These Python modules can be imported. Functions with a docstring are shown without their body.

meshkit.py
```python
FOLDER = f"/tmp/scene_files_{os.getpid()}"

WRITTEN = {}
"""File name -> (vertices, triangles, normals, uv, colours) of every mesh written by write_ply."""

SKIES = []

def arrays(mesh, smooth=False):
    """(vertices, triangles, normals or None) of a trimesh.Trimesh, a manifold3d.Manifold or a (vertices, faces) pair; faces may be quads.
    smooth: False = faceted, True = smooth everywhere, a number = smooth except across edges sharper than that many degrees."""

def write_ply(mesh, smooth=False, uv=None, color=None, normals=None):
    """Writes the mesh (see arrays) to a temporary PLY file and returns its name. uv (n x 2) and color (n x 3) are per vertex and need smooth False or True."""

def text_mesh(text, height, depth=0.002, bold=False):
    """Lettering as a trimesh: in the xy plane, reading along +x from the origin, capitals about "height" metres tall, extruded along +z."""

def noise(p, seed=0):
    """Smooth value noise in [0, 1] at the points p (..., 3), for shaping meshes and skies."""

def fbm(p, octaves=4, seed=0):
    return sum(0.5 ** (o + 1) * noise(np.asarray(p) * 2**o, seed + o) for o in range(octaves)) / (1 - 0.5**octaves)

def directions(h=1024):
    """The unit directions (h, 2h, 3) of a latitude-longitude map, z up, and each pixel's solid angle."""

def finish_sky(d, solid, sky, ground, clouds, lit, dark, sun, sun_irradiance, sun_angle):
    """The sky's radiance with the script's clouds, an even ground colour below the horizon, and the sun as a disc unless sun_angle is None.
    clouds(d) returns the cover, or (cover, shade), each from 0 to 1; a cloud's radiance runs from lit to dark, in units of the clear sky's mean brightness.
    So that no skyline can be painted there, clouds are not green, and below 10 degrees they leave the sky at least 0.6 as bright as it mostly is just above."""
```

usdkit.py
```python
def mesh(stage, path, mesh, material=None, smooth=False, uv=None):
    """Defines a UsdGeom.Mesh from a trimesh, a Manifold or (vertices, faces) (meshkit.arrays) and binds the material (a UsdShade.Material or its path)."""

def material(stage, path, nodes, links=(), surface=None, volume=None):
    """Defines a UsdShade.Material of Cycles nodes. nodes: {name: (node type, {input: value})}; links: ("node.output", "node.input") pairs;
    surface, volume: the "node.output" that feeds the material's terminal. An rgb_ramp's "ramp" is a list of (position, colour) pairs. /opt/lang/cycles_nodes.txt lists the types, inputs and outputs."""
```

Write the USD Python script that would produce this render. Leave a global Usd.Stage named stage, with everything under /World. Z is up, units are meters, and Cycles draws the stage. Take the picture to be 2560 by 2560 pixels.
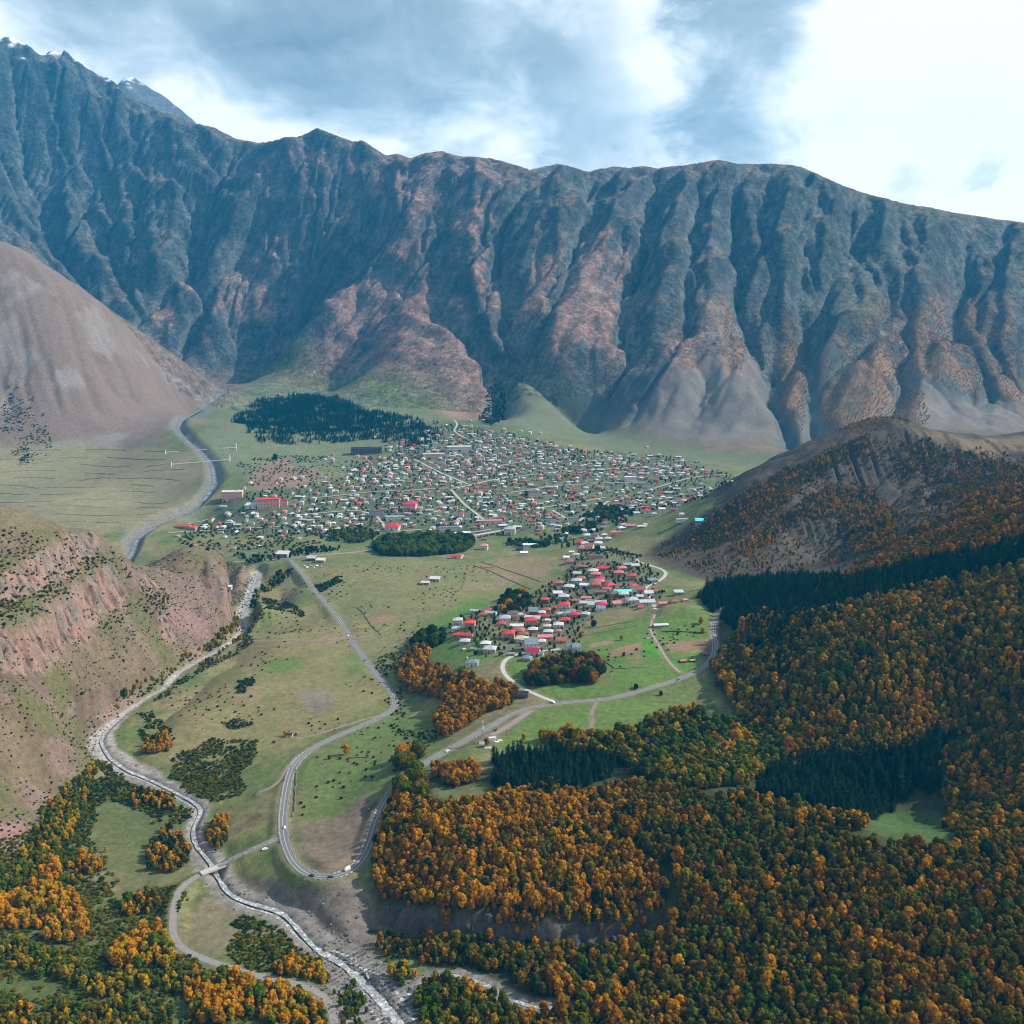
import math, random, time
import numpy as np
import trimesh, meshkit, usdkit
from pxr import Usd, UsdGeom, UsdLux, UsdShade, Gf, Sdf, Vt
from scipy import ndimage, sparse
from scipy.interpolate import RBFInterpolator
from scipy.sparse.linalg import splu

# ------------------------------------------------------------------ camera, sky, sun, exposure
stage = Usd.Stage.CreateInMemory()
UsdGeom.SetStageUpAxis(stage, 'Z')
UsdGeom.SetStageMetersPerUnit(stage, 1.0)
UsdGeom.Xform.Define(stage, '/World')
EYE = np.array([0.0, 0.0, 420.0])
PITCH = math.radians(11.27)
PH = 1932.0                       # the photograph's size in the working units below
FOC = PH / 2 / math.tan(math.radians(28.0))
cam = UsdGeom.Camera.Define(stage, '/World/camera')
cam.CreateHorizontalApertureAttr(36.0)
cam.CreateVerticalApertureAttr(36.0)
cam.CreateFocalLengthAttr(18.0 / math.tan(math.radians(28.0)))
cam.CreateClippingRangeAttr(Gf.Vec2f(1.0, 60000.0))
cam.AddTranslateOp().Set(Gf.Vec3d(*EYE.tolist()))
cam.AddRotateXOp().Set(90.0 - math.degrees(PITCH))
EXPOSURE = 0.65
cam.CreateExposureAttr(EXPOSURE)
SUN_AZ, SUN_EL = math.atan2(1.0, 0.12), math.radians(38.0)
SKY_STRENGTH, SUN_INT = 0.10, 1.25

# ------------------------------------------------------------------ from the photograph to the ground
FWD = np.array([0, math.cos(PITCH), -math.sin(PITCH)])
UPV = np.array([0, math.sin(PITCH), math.cos(PITCH)])
RGT = np.array([1.0, 0, 0])
def rays(u, v):
    a = (np.asarray(u, float) - PH / 2) / FOC
    b = (np.asarray(v, float) - PH / 2) / FOC
    return FWD + a[..., None] * RGT - b[..., None] * UPV
def at_y(u, v, d):
    r = rays(u, v); return EYE + r * (np.asarray(d) / r[..., 1])[..., None]
def at_z(u, v, z):
    r = rays(u, v); return EYE + r * ((np.asarray(z) - EYE[2]) / r[..., 2])[..., None]
def project(p):
    q = np.asarray(p, float) - EYE
    w = q @ FWD
    return PH / 2 + FOC * (q @ RGT) / w, PH / 2 - FOC * (q @ UPV) / w, w

SKYLINE = [(-400,70),(-150,90),(0,78),(20,77),(50,87),(75,105),(125,102),(150,122),(180,138),(215,160),(240,182),(270,196),(300,209),(345,224),(380,235),(405,240),(445,262),(490,270),(520,265),(540,258),(565,258),(598,240),(640,257),(665,266),(685,265),(700,275),(730,293),(750,289),(775,298),(800,288),(835,285),(870,295),(910,297),(945,303),(980,312),(1000,320),(1030,313),(1053,309),(1110,324),(1160,313),(1190,316),(1215,313),(1240,318),(1290,312),(1355,301),(1390,308),(1490,310),(1515,316),(1560,337),(1620,361),(1700,382),(1810,402),(1860,410),(1932,420),(2100,445),(2400,470)]
SKY_D = ([-400,0,300,490,600,800,1000,1400,1600,1932,2400],[6200,6000,5900,5600,5300,5050,4800,4700,4650,4700,5000])
MAIN_ROAD = [(548,1055,-12),(575,1090,-11),(600,1120,-9),(640,1170,-6),(675,1225,-4),(705,1265,-3),(735,1300,-2),(747,1320,-2),(744,1337,-2),(725,1350,-1),(690,1366,-1),(640,1387,0),(600,1405,0),(570,1425,1),(552,1448,1),(543,1475,2),(537,1510,3),(533,1545,4),(535,1580,5),(545,1610,6),(560,1635,7),(580,1650,8),(605,1658,9),(640,1655,10),(668,1640,11),(686,1615,13),(697,1585,15),(708,1550,17),(722,1515,20),(745,1483,23),(770,1460,25),(800,1440,26),(850,1412,28),(890,1390,30),(910,1380,31),(960,1350,32),(1000,1335,33),(1045,1327,34),(1100,1323,35),(1150,1319,36),(1200,1306,37),(1250,1292,38),(1290,1278,39),(1325,1262,41),(1348,1240,44),(1350,1215,46),(1345,1195,48),(1347,1172,51),(1358,1155,54),(1375,1140,57)]
RIVER = [(800,1990,-4),(750,1932,-6),(720,1890,-7),(680,1850,-7.5),(640,1815,-8),(600,1795,-8.5),(575,1770,-9),(555,1745,-9.5),(530,1720,-10),(490,1710,-10.5),(450,1700,-11),(425,1680,-11.5),(405,1645,-12),(395,1625,-12.5),(372,1600,-13),(362,1575,-13.5),(370,1550,-14),(383,1530,-14.5),(375,1520,-15),(340,1500,-15.5),(290,1475,-16),(240,1455,-17),(205,1430,-17.5),(190,1400,-18.5),(195,1385,-19),(215,1365,-19.5),(240,1345,-20),(275,1320,-21),(310,1300,-22),(340,1270,-23),(380,1245,-24.5),(425,1225,-26),(450,1205,-27),(465,1185,-28),(455,1160,-29),(470,1130,-30),(480,1100,-31),(485,1080,-32)]
TEREK = [(228,1065,-46),(250,1030,-38),(255,1005,-24),(290,985,-18),(330,968,-10),(370,952,-5),(392,925,12),(405,900,29),(400,870,51),(380,845,67),(350,822,84),(333,800,103),(345,785,112),(390,760,134),(430,735,160)]
# u, v, height
CZ = [(500,1200,-6),(600,1300,-3),(450,1350,-8),(560,1120,-11),(700,1150,-2),(850,1100,0),(350,1420,-12),(480,1500,-5),(480,1620,-4),(430,1560,-10),(400,1300,-13),(330,1350,-14),(300,1390,-14),(430,1270,-15),(490,1235,-14),(270,1430,-14),(300,1560,-13),(180,1520,-14),(250,1650,-11),(100,1700,-10),(150,1850,-3),(300,1800,-5),(450,1900,-3),(0,1932,4),(250,1932,1),(440,1765,-6),(560,1810,-5),(640,1900,-4),
 (630,1600,7),(640,1500,6),(650,1440,8),(680,1330,1),(720,1400,6),(640,1720,0),(600,1700,-2),(560,1680,0),
 (775,1310,0),(780,1200,2),(800,1350,2),(830,1300,14),(870,1280,27),(820,1210,12),(860,1190,24),(940,1125,10),(900,1100,0),(1000,1190,32),(1100,1130,36),(1200,1120,44),(1130,1070,28),(1050,1085,12),(1150,1040,16),(1250,1090,44),(1240,1170,52),(1300,1150,60),(1300,1230,47),(1090,1260,40),(1150,1220,46),(1200,1290,41),(930,1240,33),(880,1220,30),(990,1280,37),
 (1050,1380,34),(1150,1370,36),(1240,1350,37),(1000,1400,33),(900,1450,33),(860,1500,31),(1320,1330,34),(1300,1300,38),
 (800,1560,33),(1000,1560,37),(730,1620,18),(1050,1650,30),(900,1690,22),(1200,1690,24),(950,1800,-1),(1200,1790,6),(760,1750,-2),(700,1700,1),(1100,1470,36),(1200,1440,36),(1000,1480,34),
 (950,1875,-5),(850,1890,-3),(1000,1932,0),(1100,1880,3),(780,1830,-6),
 (1300,1932,10),(1600,1932,22),(1932,1932,34),(1300,1850,10),(1600,1800,32),(1932,1750,50),(1300,1700,30),(1450,1650,42),
 (1500,1470,31),(1440,1420,28),(1620,1480,26),(1740,1500,22),(1710,1550,9),(1850,1520,30),(1932,1500,62),
 (1400,1390,27),(1350,1290,44),(1500,1300,66),(1700,1300,82),(1932,1300,98),(1600,1420,36),(1750,1450,36),(1932,1420,66),(1780,1390,50),(1650,1370,54),
 (1400,1190,74),(1600,1145,112),(1800,1105,142),(1932,1075,165),(1360,1120,60),(1500,1112,84),(1700,1060,128),(1932,975,188),(1270,1120,52),(1320,1110,52),
 (1340,1100,40),(1500,1085,52),(1560,1095,62),(1280,1040,14),(1220,1020,8),(1250,985,22),(1200,1000,8),
 (1000,1000,-12),(700,1000,-16),(900,950,4),(1100,900,24),(900,850,50),(1300,900,20),(1400,870,20),(500,1000,-24),(450,950,2),(560,960,-6),(1000,1022,-22),(1100,1010,-14),(800,1045,-14),(700,1040,-18),(620,1040,-14),(430,1035,-30),(350,1010,-32),(500,1030,-22),(640,1065,-9),(950,1060,-2),(1050,1045,2),(1180,960,0),(1350,940,8),
 (950,790,100),(700,760,130),(600,770,120),(500,730,160),(620,850,42),(1200,810,70),(1480,850,44),(1100,780,105),(830,790,92),(520,800,80),(470,860,48),(440,800,105),
 (300,830,72),(330,880,40),(300,930,-8),(0,945,0),(150,930,4),(150,990,-12),(50,980,-4),(260,960,-20),(380,985,-34),(320,1040,-40)]
# u, v, forward distance
CD = [(340,1210,1219),(340,1150,1267),(340,1090,1320),(340,1038,1365),(250,1270,1089),(250,1200,1140),(250,1140,1183),(260,1078,1236),(150,1400,920),(150,1300,977),(150,1235,1018),(150,1150,1075),(150,1100,1113),(150,1030,1168),(50,1500,786),(50,1400,833),(50,1300,885),(50,1200,945),(50,1100,1009),(50,1000,1079),(0,1500,763),(0,1400,808),(0,1300,859),(0,1200,917),(0,1100,979),(0,990,1055),(100,1500,820),(205,1030,1200),(120,1008,1140),(430,1180,1304),(430,1135,1343),(430,1080,1395),(420,1057,1410),(466,1112,1400),(-60,1500,745),(-60,1250,870),(-60,1000,1020),
 (1380,1505,702),(1480,1530,680),(1600,1560,645),(1700,1590,620),(1800,1592,618),(1932,1572,630),
 (1690,800,1900),(1560,840,1880),(1440,895,1850),(1330,965,1800),(1210,1052,1690),(1830,825,2000),(1932,815,2100),(1650,1000,1465),(1500,950,1620),(1440,1000,1560),(1560,1050,1500),(1620,960,1680),(1850,930,1620),(1400,1040,1500),(1750,880,1800),(1932,880,1800),
 (0,480,3100),(100,530,3150),(200,590,3250),(300,655,3500),(360,692,3600),(420,730,3760),(345,775,3330),(100,700,2950),(250,760,3100),(0,700,2900),(0,850,2700),(200,870,2750),
 (1350,600,3600),(1700,600,3560),(1000,620,3720),(750,620,4000),(800,450,4520),(600,400,4950),(450,500,4900),(150,400,5300),(100,250,5750),(1350,450,4050),(1600,800,3020),(1850,800,3000),(640,730,3950),(860,787,3330),(1050,700,3450),(540,660,4350),(300,640,4500),(1800,500,3950),(1000,450,4250),(520,700,4380),(700,700,3800)]
CW = [(1000,2600,40),(1400,2700,50),(1800,2800,60),(900,2300,60),(1300,2400,90),(-1500,1900,-20),(-1200,1700,-30),(-800,1700,-40),(-700,1500,0),(-1100,1200,170),(-640,1210,140),(-690,1330,60),(-560,1360,50),(-760,1420,10),(-520,1500,-22),(-900,900,170),(-700,600,110),(-1500,3300,560),(-2600,3200,800),(-3000,2500,500),(-2400,2000,120),(800,600,110),(700,300,90),(1100,1000,260),(1500,1500,330),(2400,2000,360),(0,200,20),(-400,200,30),(400,200,40),(0,-300,120),(-600,-300,200),(700,-300,220),(2600,3000,80),(3000,4800,1050),(2000,3000,50),
 (-4500,6500,1900),(-2500,8000,1500),(0,7000,600),(0,8500,500),(2500,7000,500),(4500,6000,800),(-4800,4500,1100),(-4500,8500,1200),(4500,8500,400),(4500,4000,500)]
pts = [at_z(*np.array(a[:2], float), a[2]) for a in CZ + MAIN_ROAD[::2] + RIVER[::2] + TEREK] + [at_y(*np.array(a[:2], float), a[2]) for a in CD]
for u, v in SKYLINE[::2]:
    d = np.interp(u, *SKY_D)
    p = at_y(np.float64(u), np.float64(v), d)
    pts += [p, p + [0, 900, -430]]
pts = np.array(pts + [np.array(c, float) for c in CW])
_, keep = np.unique(np.round(pts[:, :2] / 8), axis=0, return_index=True)
pts = pts[np.sort(keep)]
rbf = RBFInterpolator(pts[:, :2] / 1000, pts[:, 2], kernel='thin_plate_spline', smoothing=2e-5)

class Grid:
    def __init__(s, x0, x1, y0, y1, step):
        s.x0, s.y0, s.step = x0, y0, step
        s.nx, s.ny = int(round((x1 - x0) / step)) + 1, int(round((y1 - y0) / step)) + 1
        s.x1, s.y1 = x0 + (s.nx - 1) * step, y0 + (s.ny - 1) * step
        s.X, s.Y = np.meshgrid(x0 + np.arange(s.nx) * step, y0 + np.arange(s.ny) * step)   # [iy, ix]
        s.Z = None
    def inside(s, x, y, m=0.0):
        return (x >= s.x0 + m) & (x <= s.x1 - m) & (y >= s.y0 + m) & (y <= s.y1 - m)
    def sample(s, x, y, order=1):
        return ndimage.map_coordinates(s.Z, [(np.asarray(y) - s.y0) / s.step, (np.asarray(x) - s.x0) / s.step], order=order, mode='nearest')
def upsampled(g, coarse):
    return coarse.sample(g.X, g.Y, order=3)

base_far = Grid(-5200, 5200, -400, 8800, 40)
base_far.Z = rbf(np.stack([base_far.X.ravel(), base_far.Y.ravel()], 1) / 1000).reshape(base_far.X.shape)
base_near = Grid(-900, 1100, 200, 2000, 12.5)
base_near.Z = rbf(np.stack([base_near.X.ravel(), base_near.Y.ravel()], 1) / 1000).reshape(base_near.X.shape)

# ------------------------------------------------------------------ the mountain range: gullies traced, then worn by running water
def lerp(a, b, t): return a + (b - a) * t
def sstep(x, a, b):
    t = np.clip((x - a) / (b - a), 0, 1); return t * t * (3 - 2 * t)
def fbm2(x, y, scale, octaves=4, seed=0):
    return meshkit.fbm(np.stack([np.asarray(x) / scale, np.asarray(y) / scale, np.zeros_like(np.asarray(x, float)) + 0.37 + seed], -1), octaves, seed) * 2 - 1
def raycast(u, v, H, t0=250.0, t1=9500.0):
    """the first point of the ground along the photograph's rays"""
    u, v = np.broadcast_arrays(np.asarray(u, float), np.asarray(v, float))
    shape = u.shape; r = rays(u.ravel(), v.ravel()); r = r / r[:, 1:2]
    ys = t0 * (t1 / t0) ** np.linspace(0, 1, 900)
    lo, hi = np.full(len(r), np.nan), np.full(len(r), np.nan); prev = t0; live = np.ones(len(r), bool)
    for y in ys:
        k = np.nonzero(live)[0]
        if not len(k): break
        p = EYE + r[k] * y
        hit = p[:, 2] < H(p[:, 0], p[:, 1])
        lo[k[hit]] = prev; hi[k[hit]] = y; live[k[hit]] = False; prev = y
    for _ in range(12):
        m = (lo + hi) / 2; p = EYE + r * np.nan_to_num(m, nan=1.0)[:, None]
        below = p[:, 2] < H(p[:, 0], p[:, 1])
        hi = np.where(below, m, hi); lo = np.where(below, lo, m)
    p = EYE + r * hi[:, None]
    return p.reshape(shape + (3,))
def dense(line, step):
    """a polyline (n, k) with points about every step"""
    l = np.asarray(line, float); s = np.r_[0, np.cumsum(np.linalg.norm(np.diff(l[:, :2], axis=0), axis=1))]
    n = max(2, int(s[-1] / step) + 1); q = np.linspace(0, s[-1], n)
    return np.stack([np.interp(q, s, l[:, k]) for k in range(l.shape[1])], 1)
from scipy.spatial import cKDTree

GULLIES = [  # (u, v) down the slope, depth, half width
 ([(440,270),(395,370),(368,440),(362,500),(320,545),(275,575),(262,585)],150,190),
 ([(110,140),(90,230),(130,330),(170,420),(230,510),(262,578),(300,630),(325,655)],130,190),
 ([(230,190),(240,300),(262,400),(275,480),(270,560)],90,130),
 ([(30,180),(40,330),(100,440),(160,520),(225,580)],90,150),
 ([(560,300),(500,400),(440,490),(410,540),(350,620),(330,655)],150,140),
 ([(640,420),(600,470),(565,504),(551,591),(545,645)],120,110),
 ([(740,320),(700,440),(640,510),(590,580),(555,640)],110,100),
 ([(840,300),(845,380),(829,437),(823,504),(829,551),(870,598),(910,649),(942,700),(955,760)],150,120),
 ([(985,320),(964,386),(944,453),(944,504),(954,551),(950,621),(985,672),(1050,735),(1120,780)],150,120),
 ([(1245,322),(1229,403),(1206,504),(1180,590),(1165,650)],130,110),
 ([(1110,330),(1100,430),(1075,520),(1050,600)],80,90),
 ([(1385,330),(1394,428),(1394,495),(1397,552),(1421,620),(1458,697)],120,90),
 ([(1450,330),(1444,462),(1451,546),(1458,630),(1464,663),(1448,724),(1491,828)],130,90),
 ([(1540,350),(1498,512),(1532,613),(1535,653),(1532,764),(1558,825)],130,90),
 ([(1700,420),(1686,549),(1639,630),(1572,697),(1532,730)],90,90),
 ([(1850,430),(1800,560),(1840,640),(1860,720)],90,110),
 ([(1620,400),(1580,480),(1545,560),(1535,630)],80,80),
 ([(1340,340),(1310,460),(1290,560),(1300,640)],80,80),
]
far = Grid(-4800, 4800, 2500, 7600, 20)
far.Z = upsampled(far, base_far)
Z0 = far.Z.copy()
# where the range begins to be steep: the foot, as a distance for every azimuth
FOOT = [(-500,4400),(120,4350),(330,4300),(450,4250),(520,4250),(640,3880),(740,3620),(860,3330),(950,3180),(1000,3300),(1080,3260),(1200,3020),(1330,2900),(1480,2840),(1640,2860),(1932,2880),(2300,2900)]
foot_az = np.array([at_y(np.float64(u), np.float64(760), 1.0)[0] for u, d in FOOT]); foot_d = np.array([float(d) for u, d in FOOT])
o = np.argsort(foot_az); foot_az, foot_d = foot_az[o], foot_d[o]
beyond = far.Y - np.interp(far.X / far.Y, foot_az, foot_d)
rock = sstep(beyond, 0, 420)
RIDGES = [
 ([(598,240),(511,309),(447,413),(403,521),(397,638)],110,130),
 ([(750,300),(740,380),(765,450),(700,520),(640,600),(530,690)],90,150),
 ([(900,300),(880,420),(895,540),(935,640)],70,90),
 ([(1000,330),(1010,450),(1010,540),(1070,660)],70,110),
 ([(1140,330),(1150,460),(1130,560),(1140,660)],60,100),
 ([(1290,320),(1265,480),(1240,620),(1250,720)],70,110),
 ([(125,110),(200,290),(280,420),(340,560)],110,140),
 ([(50,95),(90,300),(165,420),(225,550)],90,130),
 ([(330,215),(330,330),(330,430),(300,520)],80,110),
 ([(1640,370),(1700,520),(1620,600),(1570,660)],60,110),
]
gn = np.zeros_like(far.Z); gully_lines = []
for line, depth, hw in GULLIES + [(l, -d_, h_) for l, d_, h_ in RIDGES]:
    uv = dense(line, 12)
    w = raycast(uv[:, 0], uv[:, 1], lambda x, y: far.sample(x, y), 2600.0)
    w = w[np.isfinite(w[:, 0])]
    if len(w) < 2: continue
    w = dense(w, 15)
    w[:, 0] += 45 * fbm2(w[:, 0], w[:, 1], 260, 2, 3); w[:, 1] += 45 * fbm2(w[:, 0], w[:, 1], 260, 2, 4)
    d, k = cKDTree(w[:, :2]).query(np.stack([far.X.ravel(), far.Y.ravel()], 1), distance_upper_bound=hw * 3)
    d = d.reshape(far.X.shape)
    s = np.minimum(k / max(1, len(w) - 1), 1).reshape(d.shape)
    depth_s = (0.40 if depth > 0 else .7) * depth * np.clip(s * 3 + .25, 0, 1)
    if depth > 0: gully_lines.append(w[:, :2])
    cut = np.where(np.isfinite(d), depth_s * np.exp(-np.abs(d) / hw * 1.1), 0)
    gn = np.maximum(gn, cut) if depth > 0 else gn + cut
far.Z -= gn * np.clip(beyond / 150 + .5, 0, 1)
def rib(g, across, along, height, seed):
    """sharp ribs that run aslant down the slope, one way on the left of the range and the other way on the right"""
    w = 60 * fbm2(g.X, g.Y, 320, 3, seed), 60 * fbm2(g.X, g.Y, 320, 3, seed + 1)
    t = sstep(g.X / np.maximum(g.Y, 1) + .22 * fbm2(g.X, g.Y, 900, 2, seed + 2), -.16, .06)
    one = (lambda c, e: 0.26 - np.abs(meshkit.fbm(np.stack([c / across, e / along, 0 * c + seed], -1), 4, seed) * 2 - 1))
    x, y = g.X + w[0], g.Y + w[1]
    return height * lerp(one(.72 * x + .70 * y, .70 * x - .72 * y), one(.88 * x - .47 * y, .47 * x + .88 * y), t)
far.Z += rock * (60 * fbm2(far.X, far.Y, 560, 4, 11) + rib(far, 190, 600, 125, 13) + rib(far, 95, 300, 45, 16))
def wear(g, erod, n_steps, K, m=0.45, soft=0.16):
    """stream power wear on the grid, implicit in time; the water runs to the steepest of eight neighbours"""
    ny, nx = g.Z.shape; N = ny * nx; idx = np.arange(N).reshape(ny, nx)
    for it in range(n_steps):
        z = g.Z; best = np.zeros_like(z); rc = idx.copy(); dist = np.full(z.shape, g.step, float)
        for dy in (-1, 0, 1):
            for dx in (-1, 0, 1):
                if dx == 0 == dy: continue
                L = g.step * math.hypot(dx, dy)
                ys, xs = slice(max(0, -dy), ny - max(0, dy)), slice(max(0, -dx), nx - max(0, dx))
                yt, xt = slice(max(0, dy), ny + min(0, dy)), slice(max(0, dx), nx + min(0, dx))
                s = (z[ys, xs] - z[yt, xt]) / L
                b = best[ys, xs]; m_ = s > b
                b[m_] = s[m_]; rc[ys, xs][m_] = idx[yt, xt][m_]; dist[ys, xs][m_] = L
        order = np.argsort(z.ravel(), kind='stable'); rank = np.empty(N, int); rank[order] = np.arange(N)
        r = rank[rc.ravel()[order]]; own = np.arange(N); flow = r != own
        # area: A = 1 + sum of what flows in -> (I - D^T) A = 1, upper triangular in this order
        D = sparse.csc_matrix((np.ones(flow.sum()), (r[flow], own[flow])), shape=(N, N))
        A = splu((sparse.identity(N, format='csc') - D), permc_spec='NATURAL', diag_pivot_thresh=0.0, options=dict(SymmetricMode=True)).solve(np.ones(N)) * g.step ** 2
        F = np.where(flow, K * erod.ravel()[order] * A ** m / dist.ravel()[order], 0)
        M = sparse.diags(1 + F, format='csc') - sparse.csc_matrix((F[flow], (own[flow], r[flow])), shape=(N, N))
        h = splu(M, permc_spec='NATURAL', diag_pivot_thresh=0.0, options=dict(SymmetricMode=True)).solve(z.ravel()[order])
        zn = np.empty(N); zn[order] = h; zn = zn.reshape(ny, nx)
        lap = ndimage.uniform_filter(zn, 3) - zn
        g.Z = zn + lap * soft
    return g
wear(far, rock, 5, 0.025)

# the skyline keeps the photograph's outline: heights above the foot are scaled by azimuth
def skyline_fit(g):
    az = np.linspace(-0.62, 0.62, 500)
    ys = np.linspace(3300, 7300, 240)
    zz = g.sample(az[:, None] * ys, np.broadcast_to(ys, (len(az), len(ys))))
    tan = (zz - EYE[2]) / ys
    top = tan.max(1); at = ys[tan.argmax(1)]
    sk = np.array(SKYLINE, float); r = rays(sk[:, 0], sk[:, 1])
    want = np.interp(az, r[:, 0] / r[:, 1], r[:, 2] / r[:, 1]) + (.0016 + .0026 * sstep(-az, .30, .40)) * meshkit.fbm(np.stack([az * 70, az * 0, az * 0], -1), 4, 3) - .001
    add = (want - top) * at                                    # metres at the crest
    a = g.X / np.maximum(g.Y, 1)
    crest_d = np.interp(a, az, ndimage.gaussian_filter1d(at, 6)); foot = np.interp(a, foot_az, foot_d)
    t = np.clip((g.Y - foot) / np.maximum(crest_d - foot, 1), 0, 1.0) * np.exp(-np.maximum(g.Y - crest_d, 0) / 900)
    g.Z = g.Z + np.interp(a, az, ndimage.gaussian_filter1d(add, .8)) * t

far_fine = Grid(-4700, 4700, 2500, 7600, 12)
far_fine.Z = upsampled(far_fine, far)
fine_rock = upsampled(far_fine, type('G', (), dict(sample=lambda q, x, y, order: ndimage.map_coordinates(rock, [(y - far.y0) / far.step, (x - far.x0) / far.step], order=1, mode='nearest')))())
crag_w = fine_rock * (.3 + .7 * sstep(far_fine.Z, 400, 850))
far_fine.Z += crag_w * (rib(far_fine, 70, 190, 36, 31) + 20 * (0.3 - np.abs(fbm2(far_fine.X + .35 * far_fine.Y, far_fine.Y * 0.55 - .2 * far_fine.X, 80, 4, 21))) + 16 * fbm2(far_fine.X - .4 * far_fine.Y, far_fine.Y * .6, 110, 4, 24) + 6 * fbm2(far_fine.X, far_fine.Y, 26, 3, 22))
far_fine.Z += (1 - fine_rock) * 2.0 * fbm2(far_fine.X, far_fine.Y, 60, 3, 23)
left_slope = sstep(-far_fine.X / far_fine.Y, .27, .32) * sstep(far_fine.Z, 120, 190) * (1 - fine_rock)
far_fine.Z += left_slope * rib(far_fine, 60, 300, 16, 41)
wear(far_fine, np.maximum(crag_w, .5 * left_slope), 5, 0.085, 0.42, 0.02)
far_fine.Z += fine_rock * 3.5 * fbm2(far_fine.X, far_fine.Y, 24, 2, 25)
# the narrow beds of the gullies
def bed_distance(g):
    x, y = g.X.ravel(), g.Y.ravel()
    gd, _ = cKDTree(np.concatenate(gully_lines)).query(np.stack([x + 22 * fbm2(x, y, 130, 3, 26), y], 1), distance_upper_bound=150)
    return np.where(np.isfinite(gd), gd, 150).reshape(g.X.shape)
gully_d = bed_distance(far_fine)
far_fine.Z -= 34 * np.exp(-gully_d / 24) * np.clip((far_fine.Y - np.interp(far_fine.X / far_fine.Y, foot_az, foot_d)) / 160 + .6, 0, 1)
far_fine.Z += fine_rock * sstep(-far_fine.X / far_fine.Y, .3, .36) * sstep(far_fine.Z, 1500, 1800) * 38 * np.abs(fbm2(far_fine.X, far_fine.Y, 90, 3, 27))
for _ in range(4): skyline_fit(far_fine)
# pinnacles on the left crest
far_fine.Z += sstep(-far_fine.X / far_fine.Y, .36, .40) * sstep(far_fine.Z, 1750, 1900) * 34 * np.maximum(fbm2(far_fine.X, far_fine.Y, 55, 2, 28), 0)

# ------------------------------------------------------------------ near and middle ground
near = Grid(-700, 700, 380, 1120, 2.0)
middle = Grid(-980, 1100, 1120, 2000, 4.0)
town = Grid(-2000, 2100, 2000, 3400, 8.0)
for g in (near, middle, town):
    g.Z = np.where(base_near.inside(g.X, g.Y, 60), upsampled(g, base_near), upsampled(g, base_far))
# where the town's ground runs up onto the range's foot, both grids agree
wgt = np.maximum(sstep(town.Y - np.interp(town.X / town.Y, foot_az, foot_d), -500, -300), sstep(town.Y, 3250, 3380))
wgt = np.maximum(wgt, sstep(town.Y, 2520, 2600) * sstep(-town.X / town.Y, .24, .30) * sstep(town.Z, 70, 130))
town.Z = lerp(town.Z, upsampled(town, far_fine), wgt)
rough_far = base_far
def H(x, y):
    x, y = np.asarray(x, float), np.asarray(y, float)
    if x.ndim == 0: return float(H(x[None], y[None])[0])
    z = rough_far.sample(x, y)
    for g in (far_fine, town, middle, near):
        m = g.inside(x, y)
        if m.any(): z = np.where(m, g.sample(x, y), z)
    return z
def P(u, v): return raycast(u, v, H)
def path_world(uvz, step=6.0):
    a = np.array(uvz, float)
    return dense(at_z(a[:, 0], a[:, 1], a[:, 2]) if a.shape[1] == 3 else P(a[:, 0], a[:, 1]), step)
def smooth_path(w, sig):
    return np.stack([ndimage.gaussian_filter1d(w[:, k], sig, mode='nearest') for k in range(3)], 1)
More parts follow.
